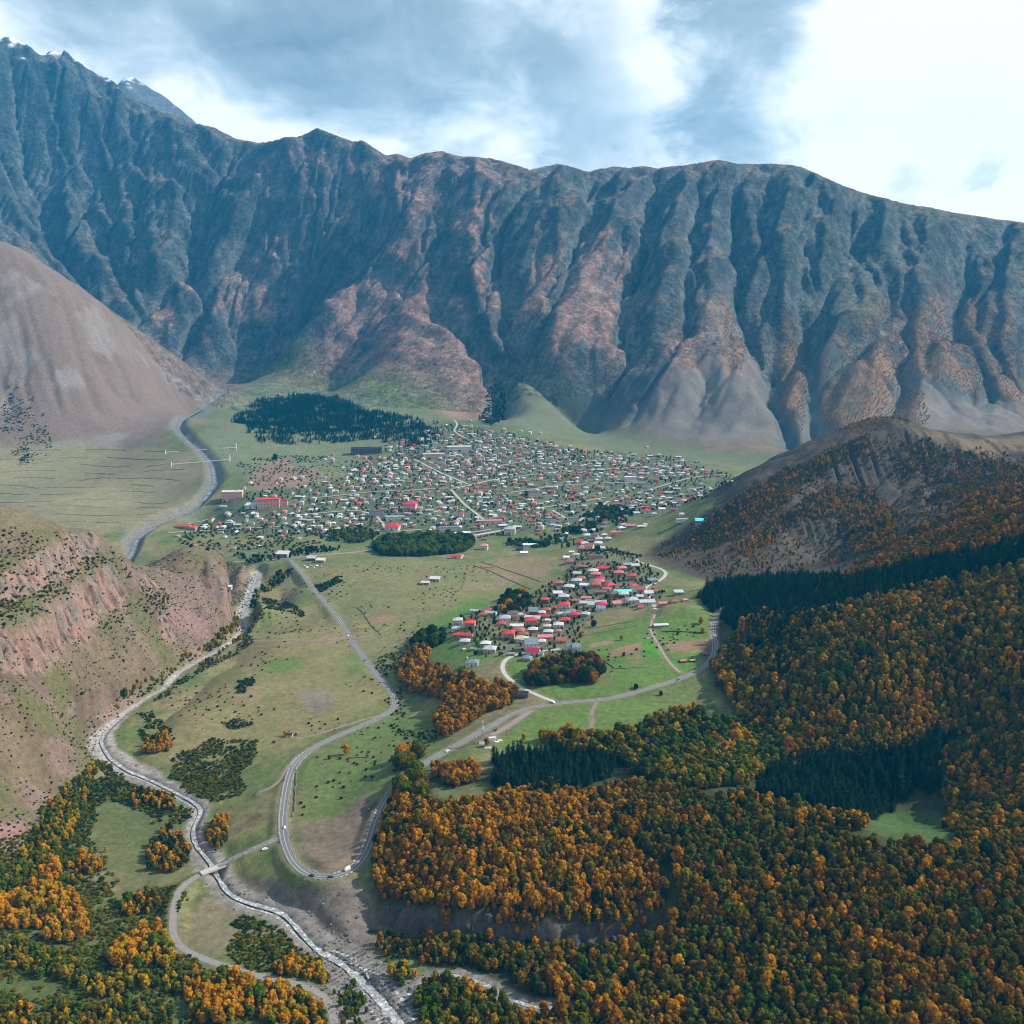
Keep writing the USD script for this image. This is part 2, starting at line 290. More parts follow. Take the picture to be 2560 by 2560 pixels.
def signed(g, w, reach):
    """distance of the grid's points to a path, the place along it (metres), the path's height there and the side"""
    d, k = cKDTree(w[:, :2]).query(np.stack([g.X.ravel(), g.Y.ravel()], 1), distance_upper_bound=reach)
    ok = np.isfinite(d); k = np.where(ok, k, 0)
    t = np.gradient(w[:, :2], axis=0); t /= np.linalg.norm(t, axis=1, keepdims=True) + 1e-9
    off = np.stack([g.X.ravel(), g.Y.ravel()], 1) - w[k, :2]
    side = t[k, 0] * off[:, 1] - t[k, 1] * off[:, 0]
    s = np.r_[0, np.cumsum(np.linalg.norm(np.diff(w[:, :2], axis=0), axis=1))]
    sh = g.X.shape
    return np.where(ok, d, 1e9).reshape(sh), s[k].reshape(sh), w[k, 2].reshape(sh), np.sign(side).reshape(sh), s[-1]

# relief that no control point gives
hill = np.clip(sstep(near.Z, 15, 60) * (near.X < -150), 0, 1)
def rough(g, h): return 0.8 * fbm2(g.X, g.Y, 45, 3, 31) + 0.35 * fbm2(g.X, g.Y, 12, 3, 32) + h * (7 * fbm2(g.X, g.Y, 70, 4, 33) + 3.0 * fbm2(g.X, g.Y, 16, 4, 34))
near.Z += rough(near, hill)
hill_m = np.clip(sstep(middle.Z, 15, 60) * (middle.X < -150), 0, 1)
hill_r = sstep(middle.Z, 30, 80) * (middle.X > 180)
middle.Z += rough(middle, hill_m) + hill_r * (24 * (0.35 - np.abs(fbm2(middle.X, middle.Y, 130, 4, 37))) + 5 * fbm2(middle.X, middle.Y, 34, 3, 38))
tl = sstep(town.Z, 60, 160) * (town.X < -500)
town.Z += 1.2 * fbm2(town.X, town.Y, 120, 3, 39) + (1 - wgt) * tl * (24 * (0.3 - np.abs(fbm2(town.X - town.Y * .5, town.Y * .5 + town.X * .3, 200, 4, 40))) + 4.5 * fbm2(town.X, town.Y, 40, 3, 41))
wear(middle, hill_r * sstep(middle.Y, 1380, 1480), 7, .075, .45, .03)
# terraces on the left fields
tf = sstep(-town.X, 620, 760) * sstep(-town.Z, -60, -15) * sstep(town.Z, -22, -12)
ph = town.Z / 5.5 + 0.5 * fbm2(town.X, town.Y, 300, 3, 42)
town.Z += tf * 2.6 * (sstep(ph - np.floor(ph), 0.0, 0.25) - (ph - np.floor(ph)))

# cliffs: a step across a traced line; the upper side is left or right of the line's run
CLIFFS = [ # grid, line in the photograph at half height, height, reach, upper side, jag
 (near, [(-60,1125),(0,1108),(40,1098),(75,1080),(110,1050),(140,1035),(175,1022),(205,1032)],20,22,1,8),
 (near, [(-60,1240),(0,1226),(45,1215),(80,1192),(110,1172),(140,1150),(160,1128),(195,1105),(236,1094)],27,24,1,10),
 (near, [(258,1100),(280,1098),(303,1104)],10,12,1,3),
 (near, [(290,1185),(306,1188),(322,1176),(327,1160)],20,15,1,3),
 (middle, [(372,1085),(392,1100),(425,1115),(448,1102),(466,1088),(476,1070)],34,24,1,9),
 (near, [(705,1700),(730,1722),(800,1742),(880,1752),(960,1762),(1040,1758),(1120,1752),(1200,1740),(1260,1722)],17,16,1,7),
 (near, [(690,1515),(698,1540),(700,1560)],7,8,1,2),
]
cliff_face = {id(near): np.zeros_like(near.Z), id(middle): np.zeros_like(middle.Z)}
for g_, line, hc, reach, up, jag in CLIFFS:
    uv = dense(line, 6)
    w = P(uv[:, 0], uv[:, 1]); w = w[np.isfinite(w[:, 0])]
    ok = np.r_[True, np.linalg.norm(np.diff(w[:, :2], axis=0), axis=1) < 60]; w = w[ok]
    w = dense(w, 3); w = smooth_path(w, 2)
    for g in (near, middle):
     d, s, _, side, L = signed(g, w, reach * 3.2)
     sd = np.where(d < 1e8, d, 1e4) * side * up
     wob = jag * fbm2(g.X, g.Y, 18, 3, 51) + jag * 0.55 * (0.4 - np.abs(fbm2(g.X, g.Y, 7, 2, 52))) * 2
     sd2 = sd + wob + 3.5 * fbm2(g.X, g.Y, 5, 2, 53)
     led = fbm2(g.X, g.Y, 30, 2, 54)
     ends = sstep(s, 0, 18) * sstep(L - s, 0, 18)
     fall = np.exp(-(np.clip(d, 0, 1e4) / reach) ** 2)
     step = np.tanh(sd2 / 1.8) * 0.24 + np.tanh((sd2 + 5 + 4 * led) / 1.5) * 0.14 + np.tanh((sd2 - 5 + 4 * led) / 1.5) * 0.12
     g.Z += hc * step * fall * ends
     cliff_face[id(g)] = np.maximum(cliff_face[id(g)], ends * np.exp(-np.clip(sd2 + 1, -1e3, 1e3) ** 2 / 42.0))

# the stream, its gravel bed and the big river's gorge
river_w = smooth_path(path_world(RIVER, 4), 2.0)
river_s = np.r_[0, np.cumsum(np.linalg.norm(np.diff(river_w[:, :2], axis=0), axis=1))]
bed_at = [((750,1932),30),((700,1870),24),((640,1815),15),((600,1795),13),((530,1720),13),((450,1700),11),((395,1625),12),((370,1550),8),((340,1500),10),((240,1455),15),((195,1400),12),((240,1345),4),((310,1300),3.5),((425,1225),4),((455,1160),10),((485,1090),11)]
bed_s = [river_s[np.argmin(np.abs(project(river_w)[0] - u) + np.abs(project(river_w)[1] - v))] for (u, v), _ in bed_at]
def BED(s): return np.interp(s, bed_s, [b for _, b in bed_at])
for g in (near, middle):
    d, s, z, side, L = signed(g, river_w, 90)
    bw = BED(s) * (1 + .5 * fbm2(g.X, g.Y, 26, 3, 61))
    bed = z + 0.9 + 0.5 * fbm2(g.X, g.Y, 5, 3, 62)
    g.Z = np.where(d < 90, lerp(bed, np.maximum(g.Z, z + 1.2 - 6 * sstep(d, 40, 85)), sstep(d, bw, bw + 9)), g.Z)
    g.Z = np.where(d < 20, np.minimum(g.Z, z + np.clip((d - 2.6) * 0.9, -1.5, 30)), g.Z)
side_w = smooth_path(path_world([(752,1905,-5.8),(775,1870,-5),(800,1845,-4.2),(850,1838,-3.6),(900,1850,-3),(935,1868,-2),(960,1885,-1),(1010,1905,0),(1080,1900,1)], 4), 2.0)
d, s, z, side, L = signed(near, side_w, 60)
near.Z = np.where(d < 60, lerp(z + 0.8 + 0.4 * fbm2(near.X, near.Y, 5, 3, 63), np.maximum(near.Z, z + 1 - 6 * sstep(d, 25, 55)), sstep(d, 5, 14)), near.Z)
near.Z = np.where(d < 10, np.minimum(near.Z, z + np.clip((d - 2.0) * 0.9, -1.2, 30)), near.Z)
d, s, z, side, L = signed(near, river_w, 60)
near.Z = np.where(d < 20, np.minimum(near.Z, z + np.clip((d - 3.4) * 0.7, -1.5, 30)), near.Z)
terek_w = smooth_path(path_world(TEREK, 10), 3.0); terek_w[:, 2] -= 13
for g in (middle, town, far_fine):
    d, s, z, side, L = signed(g, terek_w, 110)
    hw = 9 + 4 * fbm2(s, s * 0, 160, 2, 64)
    wall = z + np.clip(d - hw, 0, 1e9) * (1.15 + .5 * fbm2(g.X, g.Y, 60, 2, 66)) + 5 * fbm2(g.X, g.Y, 40, 3, 65) * sstep(d, hw, hw + 30)
    g.Z = np.where(d < 110, np.minimum(g.Z, np.maximum(lerp(wall, g.Z, sstep(d, 60, 108)), z - 1.5)), g.Z)

ROADS = {  # name: (points, half width, smoothing)
 'main_road': (MAIN_ROAD, 3.4),
 'village_road': ([(1048,1325),(1015,1312),(990,1301),(968,1288),(952,1273),(946,1257),(953,1244),(972,1236),(996,1230),(1030,1228),(1062,1222)], 2.6),
 'bridge_road': ([(536,1578,5),(518,1584,4),(500,1592,2.5),(470,1605,0),(440,1619,-3),(420,1630,-6.5),(405,1638,-7.4),(390,1646,-7.6),(372,1654,-7.6),(350,1663,-7),(337,1678,-6),(330,1700,-6),(326,1730,-6),(324,1755,-6),(330,1778,-5.5),(350,1796,-5),(390,1811,-4.5),(440,1829,-4),(500,1845,-3.5),(560,1855,-3),(595,1865,-3),(620,1885,-3),(631,1908,-3),(632,1935,-3),(628,1975,-3)], 2.7),
 'far_road': ([(440,1061),(480,1058),(548,1053),(620,1046),(680,1041),(705,1036)], 3.2),
 'farm_track': ([(1287,1274),(1268,1258),(1256,1240),(1245,1220),(1234,1203),(1226,1190),(1229,1172),(1237,1155)], 1.6),
 'upper_village_road': ([(1237,1150),(1228,1128),(1215,1110),(1232,1102),(1250,1092),(1258,1082),(1250,1074),(1232,1068),(1205,1060),(1196,1050)], 2.4),
 'dirt_track': ([(1128,1322),(1117,1338),(1114,1350),(1122,1362),(1118,1370),(1103,1378),(1112,1384),(1132,1392)], 1.3),
 'roadside_lay_by': ([(1005,1338),(985,1352),(960,1370),(938,1382),(922,1390)], 3.0),
 'meadow_path': ([(745,1180),(720,1192),(690,1202),(665,1206),(620,1204)], 1.0),
 'sandy_track': ([(470,1214),(505,1204),(520,1212),(560,1205),(590,1210),(645,1205)], 1.1),
 'shoulder_track': ([(562,1424),(543,1446),(528,1474),(505,1492),(480,1500)], .9),
 'hut_track': ([(735,1346),(690,1356),(640,1372),(590,1388),(552,1396)], 1.0),
 'field_path': ([(600,1120),(650,1110),(700,1108),(760,1112)], 1.0),
}
roads_w = {}
for name, (line, hw) in ROADS.items():
    w = smooth_path(path_world(line, 4), 2.5)
    if len(line[0]) == 2: w[:, 2] = ndimage.gaussian_filter1d(H(w[:, 0], w[:, 1]), 6, mode='nearest')
    roads_w[name] = w
    for g in (near, middle):
        d, s, z, side, L = signed(g, w, hw + 30)
        m = hw + 1.2
        g.Z = np.where(d < hw + 25, lerp(z - 0.12, g.Z, sstep(d, m, m + (9 if hw > 2 else 4))), g.Z)
# the stream runs on under the bridge
d, s, z, side, L = signed(near, river_w, 30)
near.Z = np.where(d < 8, np.minimum(near.Z, z + np.clip((d - 3.4) * 1.2, -1.5, 30)), near.Z)

# ------------------------------------------------------------------ materials
LOOKS = '/World/Looks'
UsdGeom.Scope.Define(stage, LOOKS)
def tinted(name, rough=0.95, grain=((0.9, 0.16), (0.17, 0.12)), bump=0.5, bump_scale=0.35, bump_dist=0.6):
    """a surface whose own colour comes with the mesh (attribute tint), broken up by grain of several sizes"""
    n = {'t': ('attribute', {'attribute': 'tint'}), 'g': ('geometry', {}), 'p': ('principled_bsdf', {'roughness': rough, 'specular_ior_level': 0.15})}
    l, last = [], 't.color'
    for i, (sc, amt) in enumerate(grain):
        n[f'n{i}'] = ('noise_texture', {'scale': sc, 'detail': 4.0, 'roughness': 0.65})
        n[f'r{i}'] = ('map_range', {'from_min': 0.3, 'from_max': 0.7, 'to_min': 1 - 2.2 * amt, 'to_max': 1 + 2.2 * amt, 'clamp': True})
        n[f'v{i}'] = ('vector_math', {'math_type': 'scale'})
        l += [('g.position', f'n{i}.vector'), (f'n{i}.fac', f'r{i}.value'), (last, f'v{i}.vector1'), (f'r{i}.result', f'v{i}.scale')]
        last = f'v{i}.vector'
    n['bn'] = ('noise_texture', {'scale': bump_scale, 'detail': 6.0, 'roughness': 0.7})
    n['b'] = ('bump', {'strength': bump, 'distance': bump_dist})
    l += [('g.position', 'bn.vector'), ('bn.fac', 'b.height'), ('b.normal', 'p.normal'), (last, 'p.base_color')]
    return usdkit.material(stage, f'{LOOKS}/{name}', n, l, surface='p.BSDF')
def plain(name, col, rough=0.7, spec=0.3, vary=0.15, scale=2.0, metal=0.0):
    n = {'g': ('texture_coordinate', {}), 'n': ('noise_texture', {'scale': scale, 'detail': 4.0}), 'r': ('map_range', {'from_min': 0.25, 'from_max': 0.75, 'to_min': 1 - vary, 'to_max': 1 + vary}),
         'c': ('color', {'value': col}), 'v': ('vector_math', {'math_type': 'scale'}), 'p': ('principled_bsdf', {'roughness': rough, 'specular_ior_level': spec, 'metallic': metal})}
    return usdkit.material(stage, f'{LOOKS}/{name}', n, [('g.object', 'n.vector'), ('n.fac', 'r.value'), ('c.color', 'v.vector1'), ('r.result', 'v.scale'), ('v.vector', 'p.base_color')], surface='p.BSDF')
def put_tag(prim, label=None, cat=None, group=None, kind=None):
    for k, v in (('label', label), ('category', cat), ('group', group), ('kind', kind)):
        if v: prim.SetCustomDataByKey(k, v)
    return prim
def tint_mesh(path, v, f, col, mat, smooth=True):
    m = usdkit.mesh(stage, path, (v, f), mat, smooth=smooth)
    UsdGeom.PrimvarsAPI(m).CreatePrimvar('tint', Sdf.ValueTypeNames.Color3fArray, 'vertex').Set(Vt.Vec3fArray.FromNumpy(np.ascontiguousarray(col, np.float32)))
    return m
MAT_GROUND = tinted('ground_cover')
MAT_RANGE = tinted('mountainside', grain=((0.16, 0.2), (0.05, 0.26), (0.012, 0.16)), bump=1.0, bump_scale=0.06, bump_dist=14.0)

# ------------------------------------------------------------------ what grows or lies where: colour of the ground itself
import shapely
def region(uv, step=14.0):
    a = np.array(list(uv) + [uv[0]], float)
    q = dense(a, step)
    w = P(q[:, 0], q[:, 1]); w = w[np.isfinite(w[:, 0])]
    return shapely.make_valid(shapely.Polygon(w[:, :2]))
_regions = {}
def reg(name, uv):
    _regions[name] = region(uv); return _regions[name]
def mask(poly, x, y, rag=6.0, seed=0):
    jx, jy = rag * fbm2(x, y, rag * 3, 3, seed + 70) * 1.8, rag * fbm2(x, y, rag * 3, 3, seed + 90) * 1.8
    shapely.prepare(poly)
    return shapely.contains_xy(poly, x + jx, y + jy).astype(float)
def soft(g, m, cells): return ndimage.gaussian_filter(m, cells)

LEFT_HILL = reg('left_hill', [(-80,1000),(0,992),(120,1006),(200,1026),(258,1070),(340,1037),(420,1056),(470,1066),(478,1110),(460,1150),(430,1190),(410,1222),(340,1255),(300,1290),(240,1335),(195,1375),(178,1440),(95,1520),(58,1590),(-80,1690)])
RANGE_BROWN = [reg('rb%d' % i, p) for i, p in enumerate([
 [(500,285),(560,290),(640,310),(720,330),(660,420),(575,500),(553,600),(541,660),(402,640),(403,520),(447,413)],
 [(562,650),(640,570),(700,500),(760,430),(800,450),(822,545),(870,600),(905,655),(945,720),(948,770),(860,783),(700,745),(520,695)],
 [(372,430),(412,355),(402,430),(374,470)], [(165,470),(190,510),(252,570),(235,572),(195,520)],
 [(850,470),(880,440),(935,560),(950,640),(910,640),(860,580)],[(962,640),(985,540),(1070,430),(1160,430),(1205,520),(1190,640),(1185,745),(1100,748),(1010,690)],
 [(740,320),(840,310),(940,390),(905,470),(830,410),(740,430)],[(280,590),(330,520),(380,470),(400,560),(390,640),(330,650)],[(1230,760),(1260,640),(1330,560),(1380,600),(1400,700),(1340,780)]])]
RANGE_FAN = [reg('rf%d' % i, p) for i, p in enumerate([[(1190,808),(1250,720),(1310,650),(1360,560),(1400,560),(1440,690),(1490,832),(1340,838)],[(1500,828),(1512,760),(1530,770),(1560,826)],[(1700,700),(1800,760),(1932,770),(1932,812),(1720,805)],[(440,480),(490,455),(520,500),(505,520),(450,510)]])]
RANGE_SCRUB = [reg('rs%d' % i, p) for i, p in enumerate([[(1540,790),(1545,700),(1620,640),(1680,560),(1720,570),(1800,560),(1932,610),(1932,760),(1800,740),(1720,690),(1760,800),(1580,818)],[(1450,680),(1470,600),(1480,560),(1520,590),(1532,650),(1530,740),(1515,820),(1490,810),(1455,730)],[(1370,700),(1365,580),(1345,540),(1380,580),(1410,660),(1400,700)],[(1280,700),(1270,640),(1300,600),(1330,690)]])]
def range_tint(g):
    x, y, z = g.X, g.Y, g.Z
    gy, gx = np.gradient(z, g.step); slope = np.hypot(gx, gy)
    n1, n2, n3 = fbm2(x, y, 420, 4, 101), fbm2(x, y, 110, 4, 102), fbm2(x, y, 40, 3, 103)
    lap = ndimage.gaussian_filter(z, 4) - z
    rockc = np.array([0.064, 0.078, 0.08]); heath = np.array([0.115, 0.085, 0.06]); green = np.array([0.065, 0.08, 0.04]); brown = np.array([0.235, 0.145, 0.115]); fan = np.array([0.135, 0.12, 0.108])
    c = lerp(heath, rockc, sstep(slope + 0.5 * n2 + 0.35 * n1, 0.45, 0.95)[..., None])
    az_ = x / np.maximum(y, 1)
    c = lerp(c, brown * 0.85, (0.8 * sstep(n1 + 0.7 * n2 + .4 * n3 - 0.5 * (slope - 0.7) + .22 * np.exp(-((az_ + .06) / .17) ** 2) - .25 * sstep(-az_, .3, .36), 0.05, 0.4))[..., None])
    c = lerp(c, green, (0.7 * sstep(x / np.maximum(y, 1), 0.16, 0.3) * sstep(n2 + n1, -0.2, 0.3))[..., None])
    soft_brown = 0 * x
    for i, p in enumerate(RANGE_BROWN):
        soft_brown = np.maximum(soft_brown, mask(p, x, y, 70, i * 7)) if i in (0, 1, 5, 6) else soft_brown
        m = soft(g, mask(p, x, y, 70, i * 7), 2) * sstep((1.5 if i in (0, 1) else 1.4) - slope - 0.5 * n2 - 0.6 * n3, -0.15, 0.35)
        c = lerp(c, brown * (1 + 0.25 * n2[..., None] + 0.2 * n3[..., None]), (m * 0.9)[..., None])
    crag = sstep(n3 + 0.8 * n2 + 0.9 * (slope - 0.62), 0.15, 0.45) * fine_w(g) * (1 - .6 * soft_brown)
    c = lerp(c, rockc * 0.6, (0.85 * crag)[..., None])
    for i, p in enumerate(RANGE_FAN): c = lerp(c, fan * (1 + 0.3 * n3[..., None] + .25 * n2[..., None]), (soft(g, mask(p, x, y, 40, i * 5 + 50), 3) * .9)[..., None])
    for i, p in enumerate(RANGE_SCRUB): c = lerp(c, np.array([0.19, 0.11, 0.055]) * (1 + 0.4 * n3[..., None]), (soft(g, mask(p, x, y, 50, i * 5 + 80), 2) * .7 * sstep(n2 + n3, -0.5, 0.1))[..., None])
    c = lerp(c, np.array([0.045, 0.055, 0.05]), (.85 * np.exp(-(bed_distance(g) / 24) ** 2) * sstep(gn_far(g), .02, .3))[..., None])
    streak = sstep(lap, 2.0, 6.0)
    c = lerp(c, np.array([0.15, 0.15, 0.145]), (0.35 * streak * fine_w(g))[..., None])
    c = lerp(c, np.array([0.10, 0.115, 0.062]) * (1 + .2 * n3)[..., None], (.9 * soft(g, mask(VALLEY_FAN, x, y, 50, 77), 4))[..., None])
    snow = 0.9 * sstep(z + 330 * n2 + 520 * fbm2(x * 1.0 + y * .4, y * .35, 45, 3, 105) - 200 * slope, 1840, 2040) * (x / np.maximum(y, 1) < -0.33)
    c = lerp(c, np.array([0.75, 0.77, 0.8]), snow[..., None])
    return c, 1 - fine_w(g)
def gn_far(g): return sstep(g.Y - np.interp(g.X / np.maximum(g.Y, 1), foot_az, foot_d), -250, 100)
def fine_w(g): return sstep(g.Y - np.interp(g.X / np.maximum(g.Y, 1), foot_az, foot_d) - 120 * fbm2(g.X, g.Y, 200, 3, 130), -90, 300)
TOWN_REG = reg('town', [(330,1000),(420,945),(500,925),(640,900),(680,870),(760,830),(840,800),(960,815),(1100,850),(1260,860),(1400,905),(1350,940),(1250,960),(1150,985),(1060,1005),(960,1005),(880,1010),(760,1000),(640,1010),(500,1010)])
FAR_SLOPE = reg('far_slope', [(-60,480),(0,485),(100,535),(200,595),(300,660),(418,735),(340,795),(330,830),(240,860),(120,850),(0,870),(-60,870)])
VALLEY_FAN = reg('fan', [(480,720),(640,735),(860,795),(945,800),(962,722),(985,682),(1020,702),(1085,766),(1200,815),(1330,845),(1480,855),(1540,850),(1440,890),(1300,870),(1100,840),(960,805),(840,790),(700,880),(420,900),(380,820)])
def floor_tint(g):
    x, y, z = g.X, g.Y, g.Z
    n1, n2, n3 = fbm2(x, y, 160, 4, 111), fbm2(x, y, 45, 4, 112), fbm2(x, y, 14, 3, 113)
    gy, gx = np.gradient(z, g.step); slope = np.hypot(gx, gy)
    green, tan, dark = np.array([0.085, 0.115, 0.036]), np.array([0.165, 0.14, 0.07]), np.array([0.07, 0.075, 0.035])
    c = lerp(green, tan, sstep(n1 + 0.8 * n2 + .5 * n3, -0.3, 0.4)[..., None])
    c = lerp(c, dark, (0.5 * sstep(n2 + 0.6 * n3, 0.15, 0.5))[..., None])
    c = c * (1 + .35 * fbm2(x, y, 7, 3, 114) * (g is near) + .3 * fbm2(x, y, 24, 3, 116))[..., None]
    def zone(name, uv, col, w=1.0, rag=8, cells=1.0, var=0.18):
        nonlocal c
        p = _regions.get(name) or reg(name, uv)
        b = p.bounds
        if b[2] < g.x0 or b[0] > g.x1 or b[3] < g.y0 or b[1] > g.y1: return
        m = soft(g, mask(p, x, y, rag, len(name) * 3), cells) * w
        c = lerp(c, np.array(col) * (1 + var * (n2 + n3))[..., None], m[..., None])
    zone('far_slope', None, (0.135, 0.102, 0.084), rag=50, cells=3)
    if g is not near and g is not middle:
        c = lerp(c, np.array([0.135, 0.102, 0.084]) * (1 + .2 * n2)[..., None], (sstep(z, 90, 160) * sstep(-x / y, .24, .30))[..., None])
    if 'far_slope' in _regions:
        m = mask(FAR_SLOPE, x, y, 50, 3); st = fbm2(x * 0.5 + y * .5, x - y, 90, 4, 115)
        c = lerp(c, np.array([0.18, 0.16, 0.148]), (0.75 * m * sstep(st, 0.1, 0.3))[..., None])
        c = lerp(c, np.array([0.085, 0.085, 0.045]), (0.8 * m * sstep(n1 + n2, 0.35, 0.6))[..., None])
    zone('fan', None, (0.115, 0.13, 0.07), rag=40, cells=3)
    zone('town', None, (0.085, 0.10, 0.05), rag=20, cells=2, var=0.5)
    zone('left fields', [(-60,850),(200,840),(330,850),(380,900),(360,950),(250,985),(200,1010),(-60,990)], (0.165, 0.15, 0.085), rag=25, cells=2)
    zone('brown plots', [(470,900),(500,870),(540,862),(560,890),(590,880),(620,900),(560,920),(480,930)], (0.18, 0.125, 0.085), rag=14)
    zone('tan pasture', [(500,1180),(620,1120),(700,1240),(735,1310),(640,1370),(540,1420),(300,1420),(262,1370),(330,1300),(430,1240)], (0.165, 0.145, 0.068), 0.75, rag=25, cells=4)
    zone('far pasture', [(560,1070),(700,1055),(900,1060),(1050,1075),(950,1120),(850,1180),(760,1200),(720,1260),(620,1110)], (0.145, 0.145, 0.06), 0.7, rag=20, cells=4)
    zone('brown pasture', [(690,1165),(740,1155),(750,1170),(700,1178)], (0.2, 0.135, 0.08), .9, rag=6)
    zone('ochre plots', [(870,1070),(960,1060),(1010,1050),(1040,1060),(1000,1085),(920,1080)], (0.185, 0.14, 0.07), .8, rag=5)
    zone('bright plots', [(790,1180),(830,1160),(880,1130),(930,1125),(905,1160),(850,1190),(800,1200)], (0.075, 0.145, 0.03), .9, rag=8, cells=2)
    zone('terrace green', [(810,1215),(850,1180),(900,1230),(960,1240),(1050,1230),(1150,1180),(1330,1140),(1340,1230),(1300,1270),(1200,1300),(1040,1320),(960,1290),(940,1240),(880,1260),(830,1245)], (0.075, 0.135, 0.028), .9, rag=8, cells=2)
    zone('village ground', [(845,1195),(860,1165),(930,1150),(960,1140),(1040,1110),(1080,1060),(1100,1030),(1180,1035),(1250,1090),(1240,1140),(1180,1150),(1120,1160),(1080,1200),(1080,1230),(1000,1240),(900,1230)], (0.105, 0.105, 0.065), .8, rag=10, cells=2, var=.5)
    zone('ploughed a', [(1106,1216),(1160,1207),(1161,1214),(1108,1223)], (0.2, 0.125, 0.08), rag=2)
    zone('ploughed b', [(1142,1232),(1180,1218),(1212,1211),(1212,1226),(1165,1240)], (0.19, 0.125, 0.08), rag=2)
    zone('bright field', [(1213,1206),(1236,1206),(1250,1243),(1213,1238)], (0.055, 0.16, 0.018), rag=1.5)
    zone('brown slope', [(1252,1213),(1300,1208),(1340,1204),(1345,1222),(1290,1233),(1262,1230)], (0.17, 0.115, 0.07), rag=4)
    zone('plot 0', [(760, 1090), (800, 1075), (830, 1085), (790, 1102)], (0.17, 0.13, 0.07), .75, rag=3)
    zone('plot 1', [(830, 1085), (870, 1075), (880, 1090), (845, 1100)], (0.11, 0.14, 0.05), .75, rag=3)
    zone('plot 2', [(870, 1100), (930, 1095), (935, 1112), (880, 1115)], (0.19, 0.15, 0.08), .75, rag=3)
    zone('plot 3', [(935, 1085), (980, 1080), (985, 1100), (940, 1105)], (0.2, 0.15, 0.09), .75, rag=3)
    zone('plot 4', [(990, 1075), (1040, 1070), (1040, 1085), (1000, 1092)], (0.19, 0.125, 0.09), .75, rag=3)
    zone('plot 5', [(640, 1240), (690, 1225), (700, 1260), (660, 1280)], (0.1, 0.14, 0.045), .75, rag=3)
    zone('plot 6', [(500, 1250), (560, 1235), (570, 1260), (510, 1275)], (0.08, 0.145, 0.03), .75, rag=3)
    zone('plot 7', [(600, 1200), (640, 1190), (645, 1215), (605, 1222)], (0.18, 0.14, 0.08), .75, rag=3)
    zone('plot 8', [(560, 1310), (610, 1295), (640, 1330), (590, 1350)], (0.15, 0.13, 0.11), .75, rag=3)
    zone('plot 9', [(430, 1300), (490, 1290), (500, 1320), (440, 1330)], (0.19, 0.15, 0.085), .75, rag=3)
    zone('plot 10', [(300, 1360), (380, 1345), (400, 1375), (310, 1400)], (0.17, 0.14, 0.07), .75, rag=3)
    zone('plot 11', [(1110, 1260), (1150, 1255), (1160, 1290), (1120, 1295)], (0.12, 0.12, 0.05), .75, rag=3)
    zone('plot 12', [(1180, 1235), (1210, 1230), (1215, 1250), (1190, 1258)], (0.15, 0.13, 0.07), .75, rag=3)
    zone('plot 13', [(1260, 1250), (1320, 1240), (1325, 1258), (1280, 1268)], (0.06, 0.14, 0.025), .75, rag=3)
    zone('plot 14', [(890, 1205), (930, 1200), (940, 1225), (900, 1232)], (0.065, 0.15, 0.025), .75, rag=3)
    zone('plot 15', [(1160, 1330), (1230, 1325), (1225, 1345), (1170, 1350)], (0.1, 0.15, 0.04), .75, rag=3)
    zone('plot 16', [(1185, 1345), (1225, 1338), (1225, 1344), (1190, 1352)], (0.1, 0.065, 0.05), .75, rag=3)
    zone('plot 17', [(1020, 1345), (1090, 1340), (1085, 1365), (1030, 1370)], (0.14, 0.145, 0.05), .75, rag=3)
    zone('plot 18', [(580, 1450), (640, 1440), (640, 1480), (590, 1490)], (0.13, 0.13, 0.055), .75, rag=3)
    zone('plot 19', [(650, 1460), (700, 1440), (705, 1480), (660, 1495)], (0.065, 0.14, 0.03), .75, rag=3)
    zone('lower meadow', [(560,1440),(640,1400),(730,1345),(770,1360),(740,1440),(710,1490),(690,1500),(640,1530),(560,1550)], (0.085, 0.12, 0.036), .85, rag=14, cells=3)
    zone('road meadow', [(960,1380),(1000,1345),(1050,1332),(1200,1315),(1260,1330),(1230,1360),(1150,1395),(1000,1410),(930,1420)], (0.085, 0.135, 0.033), .9, rag=6, cells=2)
    zone('hairpin waste', [(560,1560),(640,1540),(705,1490),(705,1560),(670,1640),(600,1645)], (0.14, 0.105, 0.082), .9, rag=10, cells=2, var=.35)
    zone('stony bank', [(420,1650),(560,1660),(640,1670),(690,1670),(720,1720),(720,1810),(640,1810),(580,1755),(540,1720),(455,1695)], (0.135, 0.115, 0.1), .95, rag=6, var=.45)
    zone('wet meadow', [(180,1530),(240,1480),(330,1520),(350,1570),(360,1620),(300,1660),(230,1700),(180,1640)], (0.075, 0.09, 0.035), .8, rag=12, cells=3)
    zone('thicket ground', [(-60,1560),(80,1520),(140,1640),(200,1690),(320,1660),(330,1790),(430,1830),(620,1890),(630,1990),(-60,1990)], (0.065, 0.085, 0.028), .9, rag=12, cells=3, var=.4)
    zone('stone field', [(340,1740),(390,1690),(480,1720),(520,1760),(470,1790),(400,1800)], (0.14, 0.12, 0.075), .8, rag=6)
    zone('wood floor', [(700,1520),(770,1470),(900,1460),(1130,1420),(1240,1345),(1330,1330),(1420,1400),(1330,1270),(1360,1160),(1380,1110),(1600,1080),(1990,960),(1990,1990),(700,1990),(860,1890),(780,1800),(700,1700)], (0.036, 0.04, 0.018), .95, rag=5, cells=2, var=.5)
    zone('clearing a', [(815,1475),(850,1490),(890,1470),(925,1480),(920,1500),(860,1515),(810,1500)], (0.09, 0.105, 0.04), rag=3)
    zone('dip', [(1600,1535),(1700,1530),(1780,1530),(1820,1570),(1800,1590),(1700,1588),(1600,1558)], (0.05, 0.08, 0.025), rag=3)
